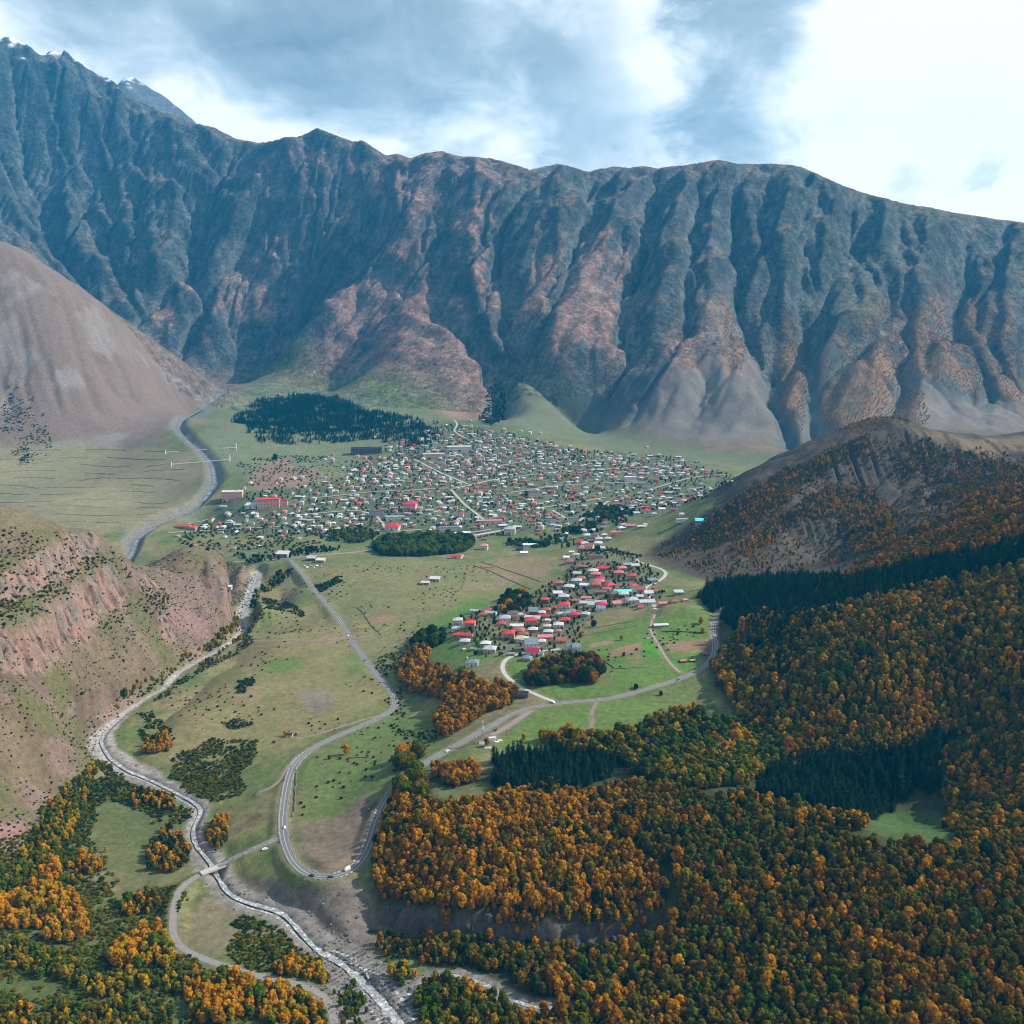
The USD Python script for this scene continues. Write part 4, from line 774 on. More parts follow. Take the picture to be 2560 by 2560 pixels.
# zones: name, form, outline in the photograph, spacing (m), height (low, high), colours, how patchy, what people would call the place
WOODS = [
 ('knoll', 'birch', [(712,1550),(735,1515),(762,1492),(790,1490),(806,1505),(815,1522),(880,1524),(925,1508),(960,1502),(1040,1485),(1120,1502),(1150,1560),(1240,1640),(1262,1700),(1240,1720),(1120,1742),(1000,1748),(860,1744),(740,1720),(700,1650)], 3.7, (6.5, 9.5), dict(rust=.34, orange=.32, olive=.26, yellow=.03, dark=.05), 0, 'on the knoll above the dark cliff'),
 ('near_slope', 'birch', [(1130,1495),(1250,1484),(1380,1525),(1480,1545),(1600,1578),(1700,1606),(1800,1606),(1990,1590),(1990,2010),(1150,2010),(900,1990),(985,1925),(1100,1900),(985,1862),(900,1822),(800,1808),(835,1775),(900,1785),(1000,1800),(1130,1790),(1260,1760),(1285,1700),(1245,1632),(1160,1560)], 3.75, (6.0, 9.5), dict(orange=.2, rust=.2, olive=.38, dark=.12, green=.1), 0, 'on the wooded slope at the lower right'),
 ('upper_slope', 'birch', [(1338,1268),(1365,1225),(1400,1185),(1440,1165),(1500,1168),(1600,1146),(1700,1118),(1800,1102),(1990,1065),(1990,1335),(1900,1360),(1780,1400),(1700,1425),(1600,1440),(1490,1425),(1420,1390),(1360,1320)], 4.1, (6.5, 10), dict(orange=.24, yellow=.14, olive=.45, rust=.08, green=.05, dark=.04), 0, 'on the wooded slope right of the village road'),
 ('right_slope', 'birch', [(1775,1420),(1880,1375),(1990,1340),(1990,1575),(1920,1570),(1880,1572),(1830,1560),(1790,1520),(1770,1470)], 4.0, (6.5, 10), dict(olive=.5, orange=.2, green=.18, yellow=.06, rust=.06), 0, 'on the slope at the right edge beyond the dark pines'),
 ('far_band', 'birch', [(1540,1108),(1600,1085),(1650,1052),(1750,1012),(1880,970),(1990,930),(1990,1000),(1860,1035),(1760,1058),(1660,1085)], 5, (6, 9), dict(orange=.3, rust=.35, olive=.35), .2, 'below the bare brown hill'),
 ('pine_band', 'pine', [(1308,1128),(1345,1106),(1420,1098),(1500,1090),(1600,1100),(1720,1066),(1860,1042),(1990,1012),(1990,1062),(1880,1080),(1800,1102),(1700,1122),(1600,1150),(1540,1190),(1470,1230),(1430,1240),(1400,1195),(1362,1170)], 4.6, (9, 14), dict(pine=.93, olive=.04, dark=.03), .08, 'in the dark belt below the bare brown hill'),
 ('pine_middle', 'pine', [(930,1440),(975,1420),(1080,1432),(1170,1445),(1130,1480),(1080,1500),(1020,1497),(950,1500),(925,1475)], 4.4, (11, 15), dict(pine=.9, dark=.1), 0, 'in the dark stand at the head of the knoll'),
 ('pine_right', 'pine', [(1448,1475),(1500,1450),(1560,1432),(1640,1420),(1700,1405),(1785,1400),(1775,1480),(1700,1528),(1640,1545),(1560,1532),(1490,1515),(1430,1502)], 4.6, (11, 16), dict(pine=.95, dark=.05), .04, 'in the dark stand beside the hidden meadow'),
 ('mound', 'birch', [(1020,1412),(1080,1398),(1160,1398),(1215,1380),(1250,1358),(1330,1362),(1420,1384),(1480,1398),(1475,1440),(1420,1480),(1330,1492),(1240,1484),(1180,1446),(1080,1425)], 4.4, (8, 12), dict(green=.5, yellow=.2, olive=.22, dark=.08), 0, 'on the green mound below the village road'),
 ('mound_top', 'birch', [(1010,1400),(1060,1388),(1120,1390),(1172,1398),(1160,1410),(1090,1412)], 4.2, (8, 11), dict(yellow=.8, orange=.2), 0, 'on the sunny rim of the green mound'),
 ('mound_gold', 'birch', [(1330,1402),(1380,1385),(1430,1392),(1448,1420),(1400,1436),(1340,1432)], 4.4, (8, 11), dict(yellow=.55, orange=.4, olive=.05), 0, 'in the golden patch of the green mound'),
 ('mound_orange', 'birch', [(1262,1345),(1310,1338),(1330,1352),(1280,1358)], 4.4, (7, 9), dict(orange=.7, yellow=.3), 0, 'by the field at the top of the green mound'),
 ('scarp', 'birch', [(752,1268),(775,1225),(800,1245),(850,1285),(885,1282),(912,1296),(968,1302),(966,1330),(900,1362),(852,1390),(832,1398),(822,1365),(838,1335),(800,1318),(765,1300)], 4.4, (8, 12), dict(rust=.45, orange=.4, olive=.15), .06, 'on the scarp below the village'),
 ('scarp_head', 'broad', [(765,1222),(790,1200),(822,1195),(830,1212),(795,1232),(772,1240)], 6, (8, 11), dict(dark=.7, green=.3), 0, 'at the upper end of the orange scarp'),
 ('copse', 'broad', [(992,1285),(1010,1262),(1050,1250),(1085,1238),(1122,1250),(1135,1270),(1115,1290),(1050,1288),(1020,1298)], 5.2, (8, 11), dict(dark=.45, red=.1, rust=.17, olive=.28), 0, 'in the dark copse inside the loop of the village road'),
 ('lane_copse', 'birch', [(812,1462),(850,1448),(905,1455),(908,1474),(862,1488),(815,1475)], 4.2, (8, 11), dict(rust=.5, orange=.4, olive=.1), 0, 'in the small copse by the meadow above the hairpin'),
 ('bank_trees', 'broad', [(738,1492),(765,1440),(790,1415),(808,1408),(800,1432),(775,1462),(752,1500)], 6, (8, 11), dict(green=.6, olive=.3, orange=.1), .1, 'along the bank below the village road'),
 ('village_row', 'broad', [(938,1148),(955,1132),(985,1122),(1004,1134),(985,1150),(955,1160)], 5.5, (8, 11), dict(dark=.7, orange=.3), 0, 'at the edge of the village above the plain'),
 ('far_pines', 'pine', [(436,790),(480,758),(560,745),(640,752),(700,775),(780,788),(835,802),(830,845),(760,842),(690,830),(640,838),(560,838),(500,842),(470,815)], 7.5, (9, 14), dict(pine=.85, dark=.15), .42, 'in the dark wood across the valley'),
 ('far_pines_dense', 'pine', [(470,790),(500,758),(600,748),(690,775),(760,795),(690,815),(560,815)], 8.0, (10, 14), dict(pine=.9, green=.1), .36, 'in the dark wood across the valley'),
 ('plain_grove', 'broad', [(702,1030),(730,1018),(800,1012),(870,1014),(897,1026),(880,1042),(800,1050),(720,1048)], 6.0, (10, 13), dict(green=.8, dark=.2), 0, 'in the green grove before the town'),
 ('riverside', 'broad', [(620,1005),(700,995),(720,1010),(690,1025),(620,1022)], 10, (7, 10), dict(dark=.4, green=.4, olive=.2), .35, 'along the river before the town'),
 ('riverside_right', 'broad', [(960,1020),(1040,1010),(1100,985),(1180,975),(1190,985),(1110,1008),(1050,1030),(970,1035)], 10, (6, 10), dict(dark=.5, green=.5), .4, 'along the river behind the village'),
 ('town_wood', 'broad', [(1100,975),(1140,955),(1180,960),(1200,972),(1140,982)], 9, (7, 10), dict(dark=.5, green=.5), .3, 'in the wood at the right end of the town'),
 ('gorge_brush', 'broad', [(440,1045),(500,1050),(560,1040),(640,1030),(640,1040),(560,1050),(480,1062)], 9, (4, 7), dict(dark=.8, olive=.2), .3, 'in the brush by the far road'),
 ('pasture_copse', 'broad', [(470,1130),(500,1095),(540,1080),(545,1090),(500,1120),(480,1160)], 8, (4, 7), dict(dark=.7, olive=.2, yellow=.1), .2, 'beside the upper stream'),
 ('stream_left_bank', 'birch', [(410,1190),(450,1160),(450,1190),(420,1215),(350,1250),(260,1315),(222,1345),(212,1335),(300,1280),(360,1235)], 4.6, (4, 7.5), dict(green=.4, yellow=.25, olive=.25, orange=.1), .25, 'on the far bank of the stream'),
 ('stream_right_bank', 'birch', [(470,1185),(500,1150),(520,1160),(480,1195),(440,1225),(385,1262),(375,1255),(430,1225)], 5, (4, 7), dict(green=.4, olive=.4, yellow=.2), .3, 'on the near bank of the upper stream'),
 ('hill_foot_belt', 'birch', [(178,1445),(200,1440),(170,1500),(150,1540),(135,1590),(110,1630),(40,1670),(-40,1700),(-40,1680),(60,1600),(95,1525)], 3.8, (4.5, 7.5), dict(green=.42, yellow=.25, olive=.28, orange=.05), .08, 'in the green belt at the foot of the stony hill'),
 ('orange_a', 'birch', [(-20,1700),(40,1680),(150,1684),(156,1765),(130,1782),(110,1775),(60,1755),(0,1760),(-20,1750)], 3.9, (6.5, 9.5), dict(orange=.6, yellow=.2, olive=.2), .25, 'in the orange clump at the left edge'),
 ('orange_b', 'birch', [(76,1650),(90,1625),(118,1628),(122,1655),(95,1672)], 3.7, (6.5, 9.5), dict(orange=.9, yellow=.1), 0, 'in the small orange clump left of the stream'),
 ('orange_c', 'birch', [(205,1815),(215,1790),(250,1770),(270,1752),(320,1765),(330,1800),(320,1822),(260,1818),(215,1832)], 3.8, (6.5, 9.5), dict(orange=.58, yellow=.24, green=.18), .1, 'in the orange clump beside the bend of the gravel road'),
 ('orange_d', 'birch', [(345,1880),(362,1845),(420,1838),(450,1848),(495,1872),(500,1905),(470,1935),(400,1932),(360,1915)], 3.7, (6.5, 9.5), dict(orange=.52, green=.25, yellow=.23), .08, 'in the large orange clump below the gravel road'),
 ('orange_e', 'birch', [(500,1868),(560,1868),(600,1890),(615,1930),(600,1960),(520,1960),(490,1920)], 3.8, (6, 9), dict(orange=.42, yellow=.2, green=.38), .08, 'in the mixed clump inside the last bend of the gravel road'),
 ('orange_f', 'birch', [(232,1715),(245,1690),(290,1682),(305,1700),(290,1730),(250,1735)], 3.9, (5.5, 8), dict(orange=.55, olive=.3, green=.15), .1, 'beside the straight of the gravel road'),
 ('orange_g', 'birch', [(512,1828),(540,1812),(590,1820),(622,1848),(610,1858),(540,1848)], 3.9, (5, 8), dict(orange=.4, yellow=.25, olive=.35), .1, 'between the gravel road and the stream'),
 ('green_h', 'birch', [(0,1790),(60,1775),(140,1830),(210,1850),(215,1885),(140,1872),(60,1835),(0,1830)], 4.0, (4.5, 7.5), dict(green=.45, yellow=.2, olive=.25, orange=.1), .3, 'in the thicket at the lower left'),
 ('green_i', 'birch', [(-20,1900),(120,1900),(330,1900),(350,1960),(-20,1990)], 4.2, (4.5, 7), dict(green=.5, olive=.3, yellow=.15, orange=.05), .35, 'in the thicket at the lower left'),
 ('green_j', 'birch', [(170,1850),(230,1840),(340,1845),(340,1880),(260,1890),(190,1880)], 4.0, (4.5, 7), dict(green=.45, yellow=.25, olive=.2, orange=.1), .3, 'in the thicket at the lower left'),
 ('orange_k', 'birch', [(0,1650),(70,1610),(110,1610),(75,1650),(60,1680),(0,1690)], 4.0, (5, 8), dict(green=.45, olive=.3, orange=.25), .25, 'in the thicket at the lower left'),
 ('orange_l', 'birch', [(122,1640),(150,1615),(200,1608),(210,1630),(170,1650),(130,1665)], 4.2, (5, 7), dict(orange=.4, olive=.35, green=.25), .3, 'in the thicket left of the stream'),
 ('stream_m', 'birch', [(268,1420),(300,1385),(325,1395),(330,1415),(290,1425)], 4.0, (5, 7.5), dict(orange=.65, yellow=.15, olive=.2), .1, 'in the orange clump right of the stream'),
 ('stream_n', 'birch', [(255,1490),(300,1500),(335,1515),(340,1535),(300,1530),(262,1515)], 4.2, (4, 7), dict(dark=.4, orange=.4, olive=.2), .25, 'on the inside of the stream\'s bend'),
 ('stream_o', 'birch', [(392,1560),(415,1535),(430,1560),(425,1600),(405,1612),(390,1590)], 4.0, (5, 7.5), dict(orange=.45, olive=.3, green=.25), .1, 'between the stream and the bridge road'),
 ('stream_p', 'birch', [(280,1600),(310,1565),(345,1575),(360,1610),(350,1640),(310,1648),(285,1630)], 4.0, (5, 7.5), dict(orange=.4, dark=.3, olive=.3), .12, 'left of the stream above the bridge'),
 ('bottom_q', 'birch', [(735,1838),(770,1828),(800,1848),(860,1850),(930,1875),(985,1915),(965,1945),(900,1970),(800,1980),(790,1900),(760,1862)], 3.9, (5.5, 8.5), dict(green=.42, olive=.2, yellow=.18, orange=.2), .04, 'on the wooded tongue between the two streams'),
 ('bottom_r', 'birch', [(620,1870),(655,1862),(690,1910),(700,1990),(650,1990),(640,1920)], 4.2, (4, 6.5), dict(green=.6, olive=.4), .15, 'between the gravel road and the lower stream'),
 ('cliff_foot', 'birch', [(700,1790),(760,1770),(830,1790),(900,1808),(860,1830),(760,1815)], 4.6, (5, 7.5), dict(olive=.4, rust=.3, dark=.3), .25, 'at the foot of the dark cliff'),
 ('pines_lost', 'pine', [(1420,1240),(1470,1235),(1500,1255),(1470,1290),(1420,1275)], 5, (9, 12), dict(pine=.6, dark=.4), .2, 'among the orange trees of the upper slope'),
 ('green_patch', 'broad', [(1545,1235),(1590,1225),(1605,1265),(1590,1300),(1550,1290)], 6, (8, 10), dict(green=.8, dark=.2), .1, 'in the green patch on the upper slope'),
 ('bare_hill_left', 'birch', [(1300,1010),(1400,930),(1470,895),(1560,850),(1640,820),(1640,850),(1540,900),(1480,950),(1420,1000),(1340,1040)], 5.5, (4, 7), dict(olive=.6, orange=.25, rust=.15), .12, 'on the left flank of the bare brown hill'),
 ('bare_hill_spur', 'birch', [(1380,1040),(1440,995),(1510,945),(1580,920),(1650,930),(1700,980),(1690,1030),(1620,1050),(1590,980),(1520,980),(1470,1010),(1420,1050)], 5.5, (5, 8), dict(olive=.5, orange=.35, yellow=.15), .2, 'on the spur of the bare brown hill'),
 ('bare_hill_right', 'birch', [(1690,830),(1760,840),(1830,860),(1932,880),(1990,900),(1990,930),(1880,950),(1800,940),(1730,950),(1690,880)], 6, (4, 7), dict(olive=.5, rust=.3, orange=.2), .3, 'on the right flank of the bare brown hill'),
 ('bare_hill_foot', 'birch', [(1640,1060),(1720,1000),(1830,940),(1990,910),(1990,935),(1880,975),(1750,1015),(1650,1055)], 6, (5, 8), dict(olive=.45, orange=.4, rust=.15), .35, 'below the bare brown hill'),
 ('dip_edge', 'birch', [(1370,1500),(1440,1512),(1520,1530),(1610,1548),(1640,1560),(1600,1575),(1480,1545),(1375,1518)], 3.9, (6, 9), dict(olive=.5, orange=.3, dark=.2), 0, 'along the rim behind the wooded slope at the lower right'),
 ('dip_right', 'birch', [(1790,1535),(1850,1545),(1990,1570),(1990,1605),(1850,1602),(1805,1595),(1785,1560)], 3.9, (6, 9), dict(olive=.5, orange=.3, green=.2), 0, 'at the right end of the hidden meadow'),
 ('bare_hill_all', 'birch', [(1230,1045),(1330,975),(1440,905),(1560,850),(1690,815),(1830,850),(1960,870),(1960,950),(1800,1000),(1640,1065),(1540,1085),(1360,1090)], 9.5, (3.5, 6.5), dict(olive=.55, orange=.2, rust=.25), .34, 'scattered over the bare brown hill'),
 ('slope_brush', 'shrub', [(0,750),(40,720),(90,790),(100,860),(40,880),(0,830)], 7, (1.8, 3.4), dict(dark=.4, olive=.6), .42, 'on the far left slope'),
 ('gully_wood', 'broad', [(905,790),(925,740),(940,700),(955,745),(955,790),(930,805)], 10, (5, 8), dict(dark=.6, olive=.4), .2, 'in the gully behind the town'),
 ('knoll_edge', 'broad', [(745,1480),(800,1478),(815,1500),(790,1512),(745,1512)], 5.5, (9, 12), dict(green=.55, olive=.45), 0, 'at the back edge of the knoll wood'),
 ('thicket_pine', 'dark', [], 1, (1, 1), {}, 0, ''),
]
WOODS = [w for w in WOODS if w[2]]
RND = np.random.default_rng(5)
def fill(poly, spacing, patchy, rg, seed=0, rag=None):
    """points about `spacing` apart inside the outline, with gaps where patchy"""
    b = poly.bounds
    if (b[2] - b[0]) * (b[3] - b[1]) > 4e6: pass
    xs, ys = np.meshgrid(np.arange(b[0], b[2] + spacing, spacing), np.arange(b[1], b[3] + spacing, spacing * .88))
    xs = xs + (np.arange(xs.shape[0]) % 2)[:, None] * spacing / 2
    x, y = xs.ravel() + rg.normal(0, spacing * .26, xs.size), ys.ravel() + rg.normal(0, spacing * .26, xs.size)
    rag = rag or min(2.2 * spacing, 30); shapely.prepare(poly); ok = shapely.contains_xy(poly, x + rag * fbm2(x, y, rag * 2.2, 3, seed + 7) * 1.5, y + rag * fbm2(x, y, rag * 2.2, 3, seed + 19) * 1.5)
    if patchy: ok &= (fbm2(x, y, max(14, spacing * 4), 3, seed) * .5 + .5 + rg.normal(0, .06, x.size)) > patchy * .9 + .12
    return x[ok], y[ok]
road_trees = {k: cKDTree(w[:, :2]) for k, w in roads_w.items()}
water_tree = cKDTree(np.concatenate([river_w[:, :2], side_w[:, :2]]))
def clear_of_roads(x, y, extra=1.5):
    ok = np.ones(len(x), bool); q = np.stack([x, y], 1)
    for k, t in road_trees.items(): ok &= t.query(q)[0] > ROADS[k][1] + extra
    return ok & (water_tree.query(q)[0] > 6.5)
trees = []          # x, y, z, form, shape, colour, scale, turn, zone
NSHAPE = {'birch': 4, 'pine': 3, 'broad': 2, 'shrub': 3, 'poplar': 2}
for zi, (nm, form, uv, sp, (h0, h1), cols, patchy, place) in enumerate(WOODS):
    x, y = fill(region(uv), sp, patchy, RND, zi)
    ok = clear_of_roads(x, y); x, y = x[ok], y[ok]
    z = H(x, y); names = list(cols); pr = np.array(list(cols.values())); pr = pr / pr.sum()
    drift = .75 * fbm2(x, y, 20, 3, 200 + zi) + .5 * fbm2(x, y, 75, 2, 260 + zi)                      # like stands with like
    u = np.clip(.5 + .62 * drift + RND.normal(0, .24, len(x)), 0, .999); ci = np.searchsorted(np.cumsum(pr), u).clip(0, len(pr) - 1)
    hh = RND.uniform(h0, h1, len(x)) * (1 + .2 * RND.normal(size=len(x)).clip(-1.6, 2.2)); hh = hh * RND.choice([.68, 1, 1.32], len(x), p=[.16, .76, .08]); tn = RND.uniform(0, 6.283, len(x)); sh = RND.integers(0, NSHAPE[form], len(x))
    for i in range(len(x)): trees.append((x[i], y[i], z[i], form, int(sh[i]), names[ci[i]], hh[i] / FORM_H[form], tn[i], zi))
WORD = {'birch': ('autumn_tree', 'tree'), 'pine': ('pine_tree', 'pine tree'), 'broad': ('broadleaf_tree', 'tree'), 'shrub': ('shrub', 'shrub'), 'poplar': ('poplar_tree', 'tree')}
COLWORD = {'orange': 'bright orange', 'rust': 'rust brown', 'yellow': 'golden yellow', 'olive': 'olive green', 'green': 'fresh green', 'dark': 'dark green', 'pine': 'dark blue-green', 'red': 'dark red'}
LIMIT = {'birch': 300, 'pine': 170, 'broad': 130, 'shrub': 0, 'poplar': 0}
arr = np.array([[t[0], t[1], t[2]] for t in trees])
pu, pv, pw = project(arr + [0, 0, 4.0])
size = np.array([t[6] * FORM_H[t[3]] for t in trees]) / pw
size = np.where((pu > 8) & (pu < PH - 8) & (pv < PH - 10), size, 0)
single = np.zeros(len(trees), bool)
for form, lim in LIMIT.items():
    k = np.array([i for i, t in enumerate(trees) if t[3] == form], int); k = k[np.argsort(-size[k])][:lim]; single[k] = True
crowd, box_of = {}, {}
for zi in {trees[i][8] for i in np.nonzero(single)[0]}:
    k = [i for i in np.nonzero(single)[0] if trees[i][8] == zi]; crowd[zi] = len(k); box_of[zi] = (np.array([pu[k].min(), pv[k].min()]), np.array([pu[k].max(), pv[k].max()]))
for i in np.nonzero(single)[0]:
    x, y, z, form, sh, col, sc, tn, zi = trees[i]
    place = WOODS[zi][7]; nm, cat = WORD[form]
    lab = f"{COLWORD[col]} {'conifer' if form == 'pine' else 'crown' if form == 'birch' else 'leafy tree'} {place}"
    if crowd[zi] > 6:
        lo, hi = box_of[zi]; fu, fv = (pu[i] - lo[0]) / max(hi[0] - lo[0], 1), (pv[i] - lo[1]) / max(hi[1] - lo[1], 1)
        part_ = ('upper', 'middle', 'lower')[min(2, int(fv * 3))] + ' ' + ('left', 'centre', 'right')[min(2, int(fu * 3))]
        word = 'small' if sc < .78 else 'large' if sc > 1.08 else 'middling'
        head, tail = place.split(' ', 1)
        plain_lab = lab
        lab = f"{word} " + (f"{lab[:-len(place)]}in the {part_} of {tail}" if head in ('on', 'in') else lab + f', {part_}')
        if len(lab.split()) > 16: lab = lab.split(' ', 1)[1]
        if len(lab.split()) > 16: lab = f"{word} {plain_lab}"
    if len(lab.split()) > 16: lab = lab.split(' ', 1)[1]
    copy_of(f'{form}_{"abcd"[sh]}_{col}', tree_builder(form, sh, col), nm, lab, cat, (x, y, z), tn, (sc, sc, sc), f"{COLWORD[col]} trees {place}")
def rest(path, forms, label):
    k = [i for i, t in enumerate(trees) if t[3] in forms and not single[i]]
    keys = sorted({(trees[i][3], trees[i][4], trees[i][5]) for i in k}); at = {q: n for n, q in enumerate(keys)}
    scatter(path, [tree_builder(*q) for q in keys], arr[k], np.array([trees[i][7] for i in k]), np.array([trees[i][6] for i in k]), [at[trees[i][3], trees[i][4], trees[i][5]] for i in k], label)
rest('/World/autumn_forest', ('birch',), 'autumn birch forest in orange, rust and olive on the slopes')
rest('/World/pine_forest', ('pine',), 'dark pine stands and belts on the slopes and across the valley')
rest('/World/broadleaf_trees', ('broad', 'shrub'), 'green groves and brush along the river and in the town')

# scrub on the range, bushes and thickets on the valley floor
bx, by, bs, bk = [], [], [], []
for i, p in enumerate(RANGE_SCRUB):
    x, y = fill(p, 8.5, .24, RND, 300 + i); bx.append(x); by.append(y); bs.append(RND.uniform(.55, 1.0, len(x)) * .95); bk.append(RND.choice(6, len(x), p=[.3, .2, .1, .14, .16, .1]))
x, y = np.concatenate(bx), np.concatenate(by)
keys = [('birch', 0, 'orange'), ('birch', 1, 'orange'), ('birch', 2, 'rust'), ('birch', 0, 'olive'), ('birch', 2, 'yellow'), ('birch', 1, 'rust')]
scatter('/World/mountain_scrub', [tree_builder(*q) for q in keys], np.stack([x, y, H(x, y) - .3], 1), RND.uniform(0, 6.28, len(x)), np.concatenate(bs) * .66, np.concatenate(bk), 'orange and olive birch scrub low on the mountainside')
THICKETS = [ # outline, spacing, patchy, scale, weights over (dark, olive, green, red)
 ([(-40,1600),(60,1560),(150,1560),(190,1640),(240,1690),(300,1660),(330,1690),(322,1790),(420,1835),(560,1868),(620,1900),(625,1990),(-40,1990)], 2.9, .26, .85, (.16, .42, .40, .02)),
 ([(190,1440),(215,1425),(250,1470),(300,1490),(345,1520),(350,1560),(280,1540),(200,1500)], 2.9, .25, .9, (.6, .3, .1, 0)),
 ([(320,1440),(360,1410),(430,1395),(480,1400),(465,1470),(420,1500),(370,1490),(330,1470)], 2.8, .2, .8, (.4, .5, .1, 0)),
 ([(380,1455),(460,1470),(455,1500),(395,1515),(350,1490)], 2.8, .25, .75, (.4, .5, .1, 0)),
 ([(250,1345),(280,1340),(330,1395),(310,1420),(265,1395)], 3, .3, .9, (.7, .2, .1, 0)),
 ([(405,1370),(440,1352),(478,1365),(440,1378)], 2.6, .15, .7, (.9, .1, 0, 0)),
 ([(420,1770),(470,1730),(520,1740),(570,1790),(620,1830),(640,1850),(560,1850),(470,1820),(430,1800)], 2.8, .12, .85, (.45, .4, .15, 0)),
 ([(70,1520),(130,1500),(180,1450),(200,1480),(170,1560),(120,1640),(60,1650)], 3, .2, .95, (.5, .25, .25, 0)),
 ([(440,1290),(470,1280),(480,1300),(450,1310)], 2.8, .2, .8, (.9, .1, 0, 0)),
 ([(700,1760),(780,1765),(900,1790),(1000,1805),(950,1830),(850,1825),(740,1812)], 3.4, .35, .9, (.5, .4, .1, 0)),
 ([(590,1110),(640,1085),(645,1100),(600,1120)], 4, .2, 1.1, (.9, .1, 0, 0)),
 ([(495,1125),(580,1150),(585,1160),(500,1150)], 3.6, .3, 1.0, (.7, .2, .1, 0)),
 ([(1080,1235),(1180,1200),(1300,1180),(1330,1200),(1240,1240),(1120,1290)], 9, .5, .8, (.3, .2, .1, .4)),
 ([(1060,1350),(1200,1330),(1250,1340),(1200,1390),(1080,1390)], 9, .55, .7, (.2, .2, 0, .6)),
 ([(700,1250),(760,1200),(770,1290),(760,1380),(820,1380),(810,1420),(760,1440),(730,1470),(745,1400),(735,1320)], 5.5, .4, .9, (.4, .3, .2, .1)),
 ([(480,1110),(700,1060),(1000,1075),(900,1120),(740,1220),(740,1310),(640,1370),(540,1420),(260,1400),(330,1300)], 14, .5, .75, (.45, .15, .05, .35)),
 ([(560,1430),(640,1400),(730,1350),(740,1440),(700,1500),(560,1560)], 12, .45, .75, (.45, .15, .05, .35)),
 ([(440,870),(520,860),(640,860),(700,880),(600,905),(480,920)], 14, .4, 1.4, (.6, .3, .1, 0)),
 ([(350,1000),(450,985),(640,1000),(640,1035),(500,1045),(430,1040),(330,1030)], 13, .4, 1.6, (.7, .2, .1, 0)),
]
sx, sy, ss, sk = [], [], [], []
for i, (uv, sp, pt, sc, wt) in enumerate(THICKETS):
    x, y = fill(region(uv), sp, pt + (.08 if pt < .36 else 0), RND, 400 + i, 13); ok = clear_of_roads(x, y, 1.0); x, y = x[ok], y[ok]
    sx.append(x); sy.append(y); ss.append(RND.uniform(.55, 1.15, len(x)) * sc); sk.append(RND.choice(4, len(x), p=np.array(wt) / sum(wt)))
for uv, sp, pt, sc in [([(-30,1115),(0,1100),(60,1085),(140,1048),(230,1052),(240,1078),(190,1072),(140,1108),(100,1138),(50,1178),(-30,1200)],4.6,.3,1.0),([(262,1112),(310,1108),(328,1150),(300,1178),(255,1150)],4.2,.2,1.0),([(-20,995),(110,1008),(200,1028),(170,1030),(110,1045),(40,1090),(-20,1105)],6,.35,.9),([(150,1170),(210,1130),(250,1110),(260,1150),(200,1190),(160,1200)],6,.4,.9),([(215,1215),(250,1190),(275,1240),(240,1270),(205,1250)],5,.35,.9),([(120,1320),(180,1330),(200,1375),(150,1400),(110,1370)],5,.4,.8),([(240,1330),(330,1262),(395,1222),(430,1195),(450,1175),(440,1190),(400,1235),(330,1275),(250,1340)],3.2,.15,.9),([(470,1190),(480,1210),(440,1240),(390,1262),(330,1300),(300,1325),(290,1322),(340,1280),(430,1235)],3.4,.3,.8)]:
    x, y = fill(region(uv), sp, pt, RND, 440 + len(uv)); ok = clear_of_roads(x, y, 1.0); x, y = x[ok], y[ok]
    sx.append(x); sy.append(y); ss.append(RND.uniform(.5, 1.2, len(x)) * sc); sk.append(RND.choice(4, len(x), p=[.55, .3, .15, 0]))
# tufts on the stony left hill
x, y = fill(LEFT_HILL, 5.2, .36, RND, 450); sx.append(x); sy.append(y); ss.append(RND.uniform(.25, .8, len(x)) ** 1.3); sk.append(RND.choice(4, len(x), p=[.62, .28, .1, 0]))
x, y, s_, k_ = (np.concatenate(q) for q in (sx, sy, ss, sk))
# bushes one can pick out on their own: the largest of the pastures' lone ones
lone = np.zeros(len(x), bool)
dn = cKDTree(np.stack([x, y], 1)).query(np.stack([x, y], 1), k=2)[0][:, 1]
q = np.stack([x, y, H(x, y)], 1); bu, bv, bw = project(q)
cand = np.nonzero((dn > 4.5) & (bu > 5) & (bu < PH - 5) & (bv < PH - 5) & (bw < 1500))[0]
lone[cand[np.argsort(-(s_[cand] / bw[cand]))][:220]] = True
BUSHCOL = ['dark', 'olive', 'green', 'red']
for i in np.nonzero(lone)[0]:
    onhill = shapely.contains_xy(LEFT_HILL, x[i], y[i])
    place = 'on the stony hillside left of the stream' if onhill else 'in the lower-left thicket' if bv[i] > 1600 else 'on the pasture between stream and main road' if bu[i] < 735 else 'on the fields round the village'
    c = BUSHCOL[k_[i]]
    side_ = ('near', 'far')[int(bw[i] > 1000)] + ' ' + ('left', 'middle', 'right')[min(2, int(bu[i] / PH * 3))]; size_ = 'small' if s_[i] < .6 else 'large' if s_[i] > .85 else 'middling'
    copy_of(f'shrub_{"abc"[i % 3]}_{c}', tree_builder('shrub', i % 3, c), 'shrub', f'{size_} {COLWORD[c]} bush {place}, {side_}', 'bush', q[i], float(RND.uniform(0, 6.28)), (s_[i],) * 3, f'{COLWORD[c]} bushes {place}')
k = ~lone
keys = [('shrub', a, c) for c in BUSHCOL for a in range(3)]
scatter('/World/undergrowth', [tree_builder(*e) for e in keys], q[k], RND.uniform(0, 6.28, k.sum()), np.stack([s_[k] * 1.05, s_[k], s_[k] * RND.uniform(.6, 1.1, k.sum())], 1), k_[k] * 3 + RND.integers(0, 3, k.sum()), 'low thickets and scattered bushes on the valley floor and hillsides')
